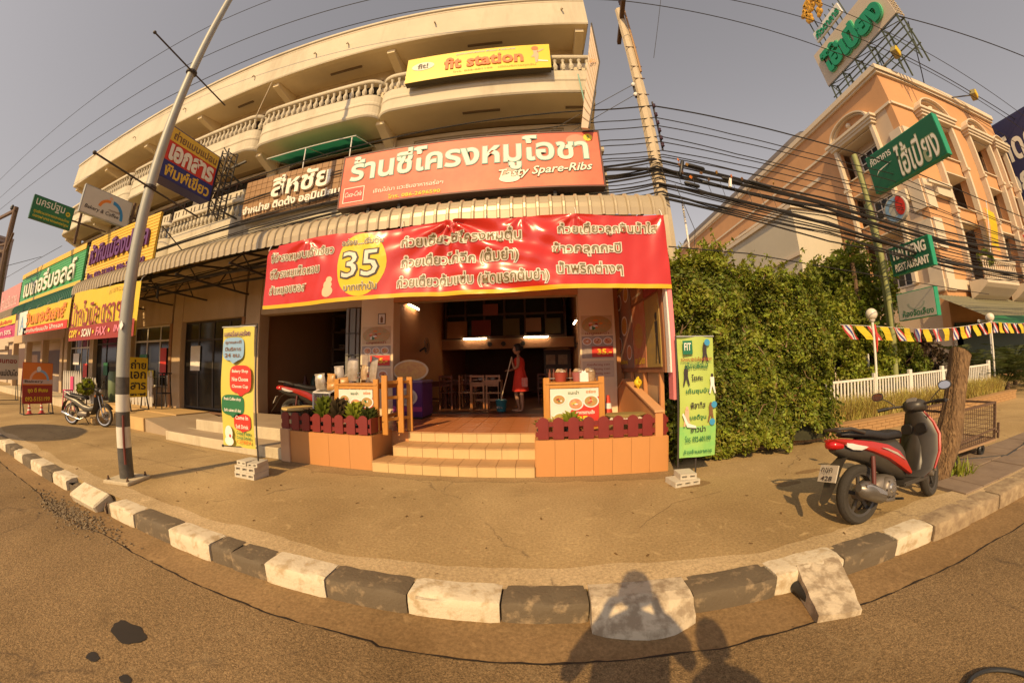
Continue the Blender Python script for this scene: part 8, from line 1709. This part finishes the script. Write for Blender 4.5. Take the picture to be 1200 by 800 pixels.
# frond palms on the right: every frond an object
def frond_mesh(L_, w_, droop, seed):
    random.seed(seed); mb = MB(); pts = [(L_ * u, 0, L_ * (.75 * u - droop * u * u)) for u in [k / 9 for k in range(10)]]; mb.tube(pts, [.012 * (1 - .08 * k) for k in range(10)], 4, cap=False)
    for k in range(2, 10):
        p = Vector(pts[k]); 
        for s_ in (-1, 1):
            for dq in (0, .5):
                q = Vector(pts[max(0, k - 1)]).lerp(p, 1 - dq * .5); l_ = w_ * math.sin(PI * (k - .5) / 10) ** .5; t1 = q + Vector((l_ * .55, s_ * l_, -l_ * .25)); mb.add([q, q + Vector((.02, s_ * .008, .012)), t1], [(0, 1, 2)]); mb.add([q, q + Vector((-.018, s_ * .01, 0)), t1], [(0, 1, 2)])
    return mb
def palm(label, x, y, z, h, nf, L_, w_, mat, seed):
    t = thing('palm', label, 'palm', (0, 0, 0)); random.seed(seed)
    if h: MB().tube([(0, 0, 0), (.02, 0, h)], [.09, .07], 8).build('trunk', TRK, t, world=False)
    src = None
    for k in range(nf):
        if src is None: src = frond_mesh(L_, w_, .75, seed).build('frond', mat, t, fix=False, world=False); o = src
        else: o = bpy.data.objects.new('frond', src.data); COL.objects.link(o); o.parent = t
        o.location = (0, 0, h); o.rotation_euler = (random.uniform(-.2, .2), random.uniform(-.75, .35), k * 2.4 + random.random() * .4); s_ = random.uniform(.75, 1.15); o.scale = (s_,) * 3
    t.location = (x, y, z); return t
palm('dark feathery palm clump at the right edge beyond the white fence, front one', 15.2, 6.2, .1, .25, 46, 1.35, .34, LF3, 41); palm('dark feathery palm clump at the right edge, second from the fence', 16.9, 6.6, .1, .5, 46, 1.5, .36, LF3, 42); palm('bright green low palm clump at the far right edge', 17.6, 5.6, .0, .15, 30, 1.0, .25, LF2, 43); palm('dark palm clump behind the others near the restaurant awning', 14.4, 7.2, .1, .6, 36, 1.3, .32, LF3, 44)
palm('spiky palm head rising out of the dark tree behind the big green sign', 9.3, 7.7, .2, 4.0, 22, .85, .22, LF, 45)
# striped yellow-green grass plants on the low wall
def grass(label, x0, x1, y0, y1, z, n, h, mat, seed):
    rg = np.random.default_rng(seed); t = thing('ornamental_grass', label, 'plants', ((x0 + x1) / 2, (y0 + y1) / 2, z)); mb = MB(); random.seed(seed)
    for k in range(n):
        x = random.uniform(x0, x1); y = random.uniform(y0, y1); a = random.uniform(0, 2 * PI); l_ = h * random.uniform(.6, 1.2); o_ = random.uniform(.25, .8); w_ = .011; c, s_ = math.cos(a), math.sin(a); P = []
        for i in range(5):
            u = i / 4; r_ = l_ * o_ * u ** 1.4; zz = z + l_ * (u - .45 * o_ * u * u); ww = w_ * (1 - u * .9); P += [(x + r_ * c - ww * s_, y + r_ * s_ + ww * c, zz), (x + r_ * c + ww * s_, y + r_ * s_ - ww * c, zz)]
        mb.add(P, [(2 * i, 2 * i + 1, 2 * i + 3, 2 * i + 2) for i in range(4)])
    mb.build('blades', mat, t, fix=False)['kind'] = 'stuff'; return t
grass('yellow-green striped grass plants on the low wall behind the red scooter', 5.4, 9.2, 5.55, 6.1, .22, 3200, .52, LFY, 51); grass('yellow striped grass plants farther right, beyond the tree stump', 9.6, 13.4, 5.55, 6.1, .22, 2600, .50, LFY, 52)
grass('small weeds growing at the foot of the tree stump', 4.9, 5.25, 2.5, 3.0, .0, 160, .22, LF2, 53)
# plants in the two planters
random.seed(17)
def pot(label, x, y, z, r, h, mat, plant, n, size, seed, hgt=.2):
    t = thing('potted_plant', label, 'potted plant', (x, y, z)); MB().lathe([(0, z), (r * .7, z), (r, z + h), (r * 1.08, z + h), (r * 1.08, z + h - .02), (r, z + h - .02)], (x, y, 0), 16).build('pot', mat, t, smooth=True); rg = np.random.default_rng(seed)
    for k in range(n):
        a = 2.4 * k; u = (k + .5) / n; q = Vector((x + r * 1.3 * u ** .5 * math.cos(a), y + r * 1.3 * u ** .5 * math.sin(a), z + h + hgt * (1 - .6 * u))); d = Vector((math.cos(a), math.sin(a), .4)); s_ = d.cross(EZ).normalized(); b_ = Vector((x, y, z + h)).lerp(q, .3)
        MB().add([b_, q - s_ * size * .35 + d * 0, q + d * size, q + s_ * size * .35], [(0, 1, 2), (0, 2, 3)]).build('leaf', plant, t, fix=False)
    return t
POTC = flat('clay_pot', (.40, .16, .07)); PBLK = flat('black_pot', (.03, .03, .03))
for k, (x, mat, pl, lb, hgt) in enumerate(((-3.55, PBLK, LF, 'bushy green potted plant in the left planter before the display case', .32), (-3.25, POTC, LFR, 'dark red leaved potted plant in the middle of the left planter', .30), (-2.95, PBLK, LF2, 'bright green potted plant before the left menu cart', .26), (-3.85, PBLK, LFR, 'low dark potted plant near the round stool', .15), (-2.70, PBLK, LF3, 'spindly dark potted plant at the right end of the left planter', .2))):
    pot(lb, x, 4.88, .55, .085, .12, mat, pl, 34, .10, 60 + k, hgt * 1.35)
for k, (x, mat, pl, lb, hgt) in enumerate(((.02, PBLK, LF, 'small green potted plant at the left end of the right planter', .12), (.22, POTC, LFY, 'pale flowering potted plant before the right menu cart, left one', .16), (.42, PBLK, LF2, 'leafy green potted plant before the right menu cart, right one', .24), (.64, POTC, LF, 'low potted plant in the middle of the right planter', .12))):
    pot(lb, x, 4.88, .54, .085, .11, mat, pl, 24, .075, 70 + k, hgt)
for k, (x, lb) in enumerate(((1.15, 'shallow round basket of white stones in the right planter, left one'), (1.48, 'shallow round basket of white stones in the right planter, right one'))):
    t = thing('stone_basket', lb, 'basket', (x, 5.0, .54)); MB().lathe([(0, .54), (.12, .54), (.17, .72), (.18, .72), (.13, .55)], (x, 5.0, 0), 20).build('basket', M('straw_basket', (.42, .30, .12), .8, s=20), t, smooth=True); random.seed(k)
    for q in range(16): a = q * 2.4; MB().ball((x + .035 * q ** .5 * math.cos(a), 5.0 + .035 * q ** .5 * math.sin(a), .725 + .02 * random.random()), .03, 7, 5, (1, .8, .7)).build('stone', flat('pale_stone', (.60, .52, .40)), t, smooth=True)
t = thing('woven_tray', 'long flat woven tray lying over the stone baskets in the right planter', 'tray', (1.3, 5.2, .78)); MB().loft([[(1.3 + rx * math.cos(a), 5.22 + .16 * math.sin(a), z) for a in [2 * PI * j / 24 for j in range(24)]] for rx, z in ((.34, .76), (.42, .79), (.42, .80))]).build('tray', M('woven_olive', (.30, .22, .07), .8, s=30), t)
tree('leafy_shrub', 'small shrub in the yard behind the small black motorbike', -14.9, 5.6, .85, .38, .3, .32, 700, .09, LF2, 81, z0=.0, nb=3, cat='shrub')
# bare woody stems showing through the hedge
mb = MB(); random.seed(77)
for k in range(9):
    x0 = random.uniform(2.2, 5.0); z0 = random.uniform(.2, 1.8); pts = []
    for i in range(8):
        u = i / 7; xx = x0 + .25 * math.sin(u * 3 + k) ; zz = z0 + u * random.uniform(.9, 1.1) * (.6 + .03 * k); pts.append((xx, float(hy(np.array([xx]), np.array([zz]))[0]) - .02 + .05 * math.sin(u * 7 + k), zz))
    mb.tube(pts, .006 + .003 * (k % 3), 5, cap=False)
mb.build('woody_stems', M('pale_twig', (.24, .16, .09), .9), hg, fix=False)['kind'] = 'stuff'
# ------------------------------------------------------------------ overhead cables
CB = flat('cable_black', (.02, .018, .018), .6)
def cable(label, pts, r, sag, group=None, n=14):
    t = thing('overhead_cable', label, 'cable', pts[0], group); P = []
    for a, b in zip(pts, pts[1:]):
        a = Vector(a); b = Vector(b); L_ = (b - a).length; m_ = max(4, min(26, int(L_ / 1.5)))
        for i in range(m_ + (b == Vector(pts[-1]))): u = i / m_; p = a.lerp(b, u); p.z -= sag * L_ / 20 * 4 * u * (1 - u); P.append(p)
    MB().tube(P, r, 5).build('wire', CB, t, fix=False); return t
# three high wires over the street on their own pole line
for k, (lb, y, zl, zc, zr) in enumerate((('highest of the three long wires over the roof at the left', 5.0, 16.0, 12.6, 11.6), ('middle one of the three long wires over the roof at the left', 5.0, 13.8, 10.6, 10.3), ('lowest of the three long wires, just above the parapet', 5.0, 12.6, 9.75, 9.2))):
    cable(lb, [(-42, y, zl), (-11, y, [13.57, 11.62, 10.3][k]), (-2.7, y, [12.75, 10.95, 9.96][k]), (2.45, y + .1, [12.3, 10.6, 9.85][k] if k else 12.3), (7.6, y, [11.5, 10.3, 9.13][k]), (30, y, [9.6, 8.8, 7.8][k])], .011, .06)
random.seed(23); PX, PY = 2.62, 5.72
grp = 'thin cables strung past the concrete pole'; lbl = 'thin black cable in the bundle running past the concrete pole'
zr = [6.95, 6.62, 6.40, 6.12, 5.98, 5.76, 5.66, 5.60]
for k, z in enumerate(zr):
    cable(lbl, [(-24, 5.93, z - .55 - .02 * k), (1.6, 5.84, z - .05), (PX, PY, z), (9.5, 5.75, z - .55), (26, 5.7, z - 1.1 + .06 * k)], .011 if k else .016, .25 + .09 * (k * 3 % 5), grp)
for k in range(18):
    z = 5.52 - .055 * k + random.uniform(-.03, .03); y = 5.66 + random.uniform(-.05, .08); ze = 4.75 - .075 * k + random.uniform(-.15, .15)
    cable(lbl, [(-24, 6.02 + .01 * k % .04, 4.9 - .02 * k), (1.4, 5.98, z - .05), (PX - .2, y, z), (6.4, 5.75 + random.uniform(-.05, .05), z - .45 - random.random() * .2), (17.2, 5.75, ze - .1), (30, 5.7, ze - .2)], random.choice((.011, .014, .018, .024)), random.uniform(.15, .9), grp)
cable('thick black cable, lowest of the heavy bundle crossing the orange building', [(PX - .2, 5.7, 4.95), (6.3, 5.7, 4.35), (10.7, 5.7, 3.75), (17, 5.7, 3.7), (30, 5.7, 3.2)], .035, .05)
cable('thick black cable, topmost of the heavy bundle crossing the orange building', [(-20, 6.03, 5.0), (PX - .2, 5.72, 5.3), (6.35, 5.75, 4.85), (11.0, 5.75, 4.40), (17.3, 5.8, 4.65), (30, 5.8, 4.6)], .034, .05)
cable('single thin wire drooping from the banner corner over the hedge top', [(2.0, 4.7, 3.28), (3.4, 4.75, 3.22), (6.2, 5.2, 3.15), (13, 5.6, 2.95)], .010, .1)
cable('service wire slanting down from the pole to the red sign corner, upper', [(2.28, 5.66, 7.5), (.2, 5.98, 6.3)], .007, .1); cable('service wire slanting down from the pole to the red sign corner, lower', [(2.28, 5.66, 7.2), (.4, 5.98, 6.1)], .007, .1)
cable('faint thin stay wire rising steeply right of the concrete pole', [(2.75, 5.3, 8.0), (3.6, 4.2, 11.5)], .006, .02)
cable('thin wire hanging in a loop beside the canopy end', [(2.7, 5.6, 4.9), (2.9, 5.5, 3.9), (2.75, 5.5, 3.2), (2.75, 5.5, 2.6)], .006, .05)
cable('thin wire between the far left pole and the shophouse end', [(-20.5, 3.6, 5.4), (-22.5, 5.5, 6.6)], .012, .05); cable('upper thin wire sloping over the low houses at the far left', [(-45, 5, 6.5), (-21.8, 6.2, 7.2)], .012, .1)
# rooftop guy and string line of the corner building
cable('upper guy wire running down from the rooftop sign to the navy billboard', [(19.6, 7.6, 18.3), (31, 5.0, 17.0), (40, 4, 16)], .03, .0); cable('lower guy wire passing through the two floodlights', [(19.0, 8.6, 16.5), (26.2, 8.5, 15.8), (33, 8.2, 15.0)], .025, .0)
cable('stay wire from the rooftop sign frame down to the front parapet', [(20.5, 7.7, 18.4), (22.2, 9.4, 15.75)], .03, 0)
# splice enclosures and a coil hung in the bundle
t = thing('splice_closure', 'tangle of cable splice boxes with orange tags hanging right of the concrete pole', 'splice box', (3.1, 5.7, 5.3)); random.seed(2)
for a, b, r_ in (((2.85, 5.6, 5.10), (2.95, 5.58, 5.45), .04), ((3.0, 5.58, 5.36), (3.4, 5.6, 5.28), .04), ((3.75, 5.6, 5.12), (4.2, 5.6, 5.02), .035), ((2.9, 5.6, 4.95), (3.2, 5.58, 4.86), .04), ((4.4, 5.6, 5.1), (4.9, 5.6, 5.0), .035), ((3.3, 5.62, 5.0), (3.6, 5.62, 4.93), .03)): MB().tube([a, Vector(a).lerp(Vector(b), .1), Vector(a).lerp(Vector(b), .9), b], [r_ * .5, r_, r_, r_ * .5], 10).build('closure', BLACK, t, smooth=True)
for k in range(12): MB().obox((2.8 + .14 * k * k / 8 + random.uniform(-.05, .05), 5.55, 5.32 - .03 * k + random.uniform(-.16, .12)), .06, .015, .05, (random.random(), random.random(), random.random())).build('tag_plate', (ORNG, BRNI, RUST, flat('dull_amber', (.35, .2, .05)))[k % 4], t)
MB().obox((3.9, 5.58, 5.0), .05, .05, .2, (0, .2, 0)).build('tag_plate', WHITE, t)
for k in range(10): MB().tube([(2.2 + .3 * k, 5.62, 5.3 - .05 * k), (2.24 + .3 * k, 5.6, 5.0 - .06 * k)], .006, 4).build('binding_wire', CB, t)
t = thing('white_mast', 'thin white pipe standing behind the hedge by the canopy end', 'mast', (2.95, 6.0, 0)); MB().tube([(2.98, 6.0, 0), (2.98, 6.0, 4.75)], .02, 8).build('mast_pipe', WHITE, t)
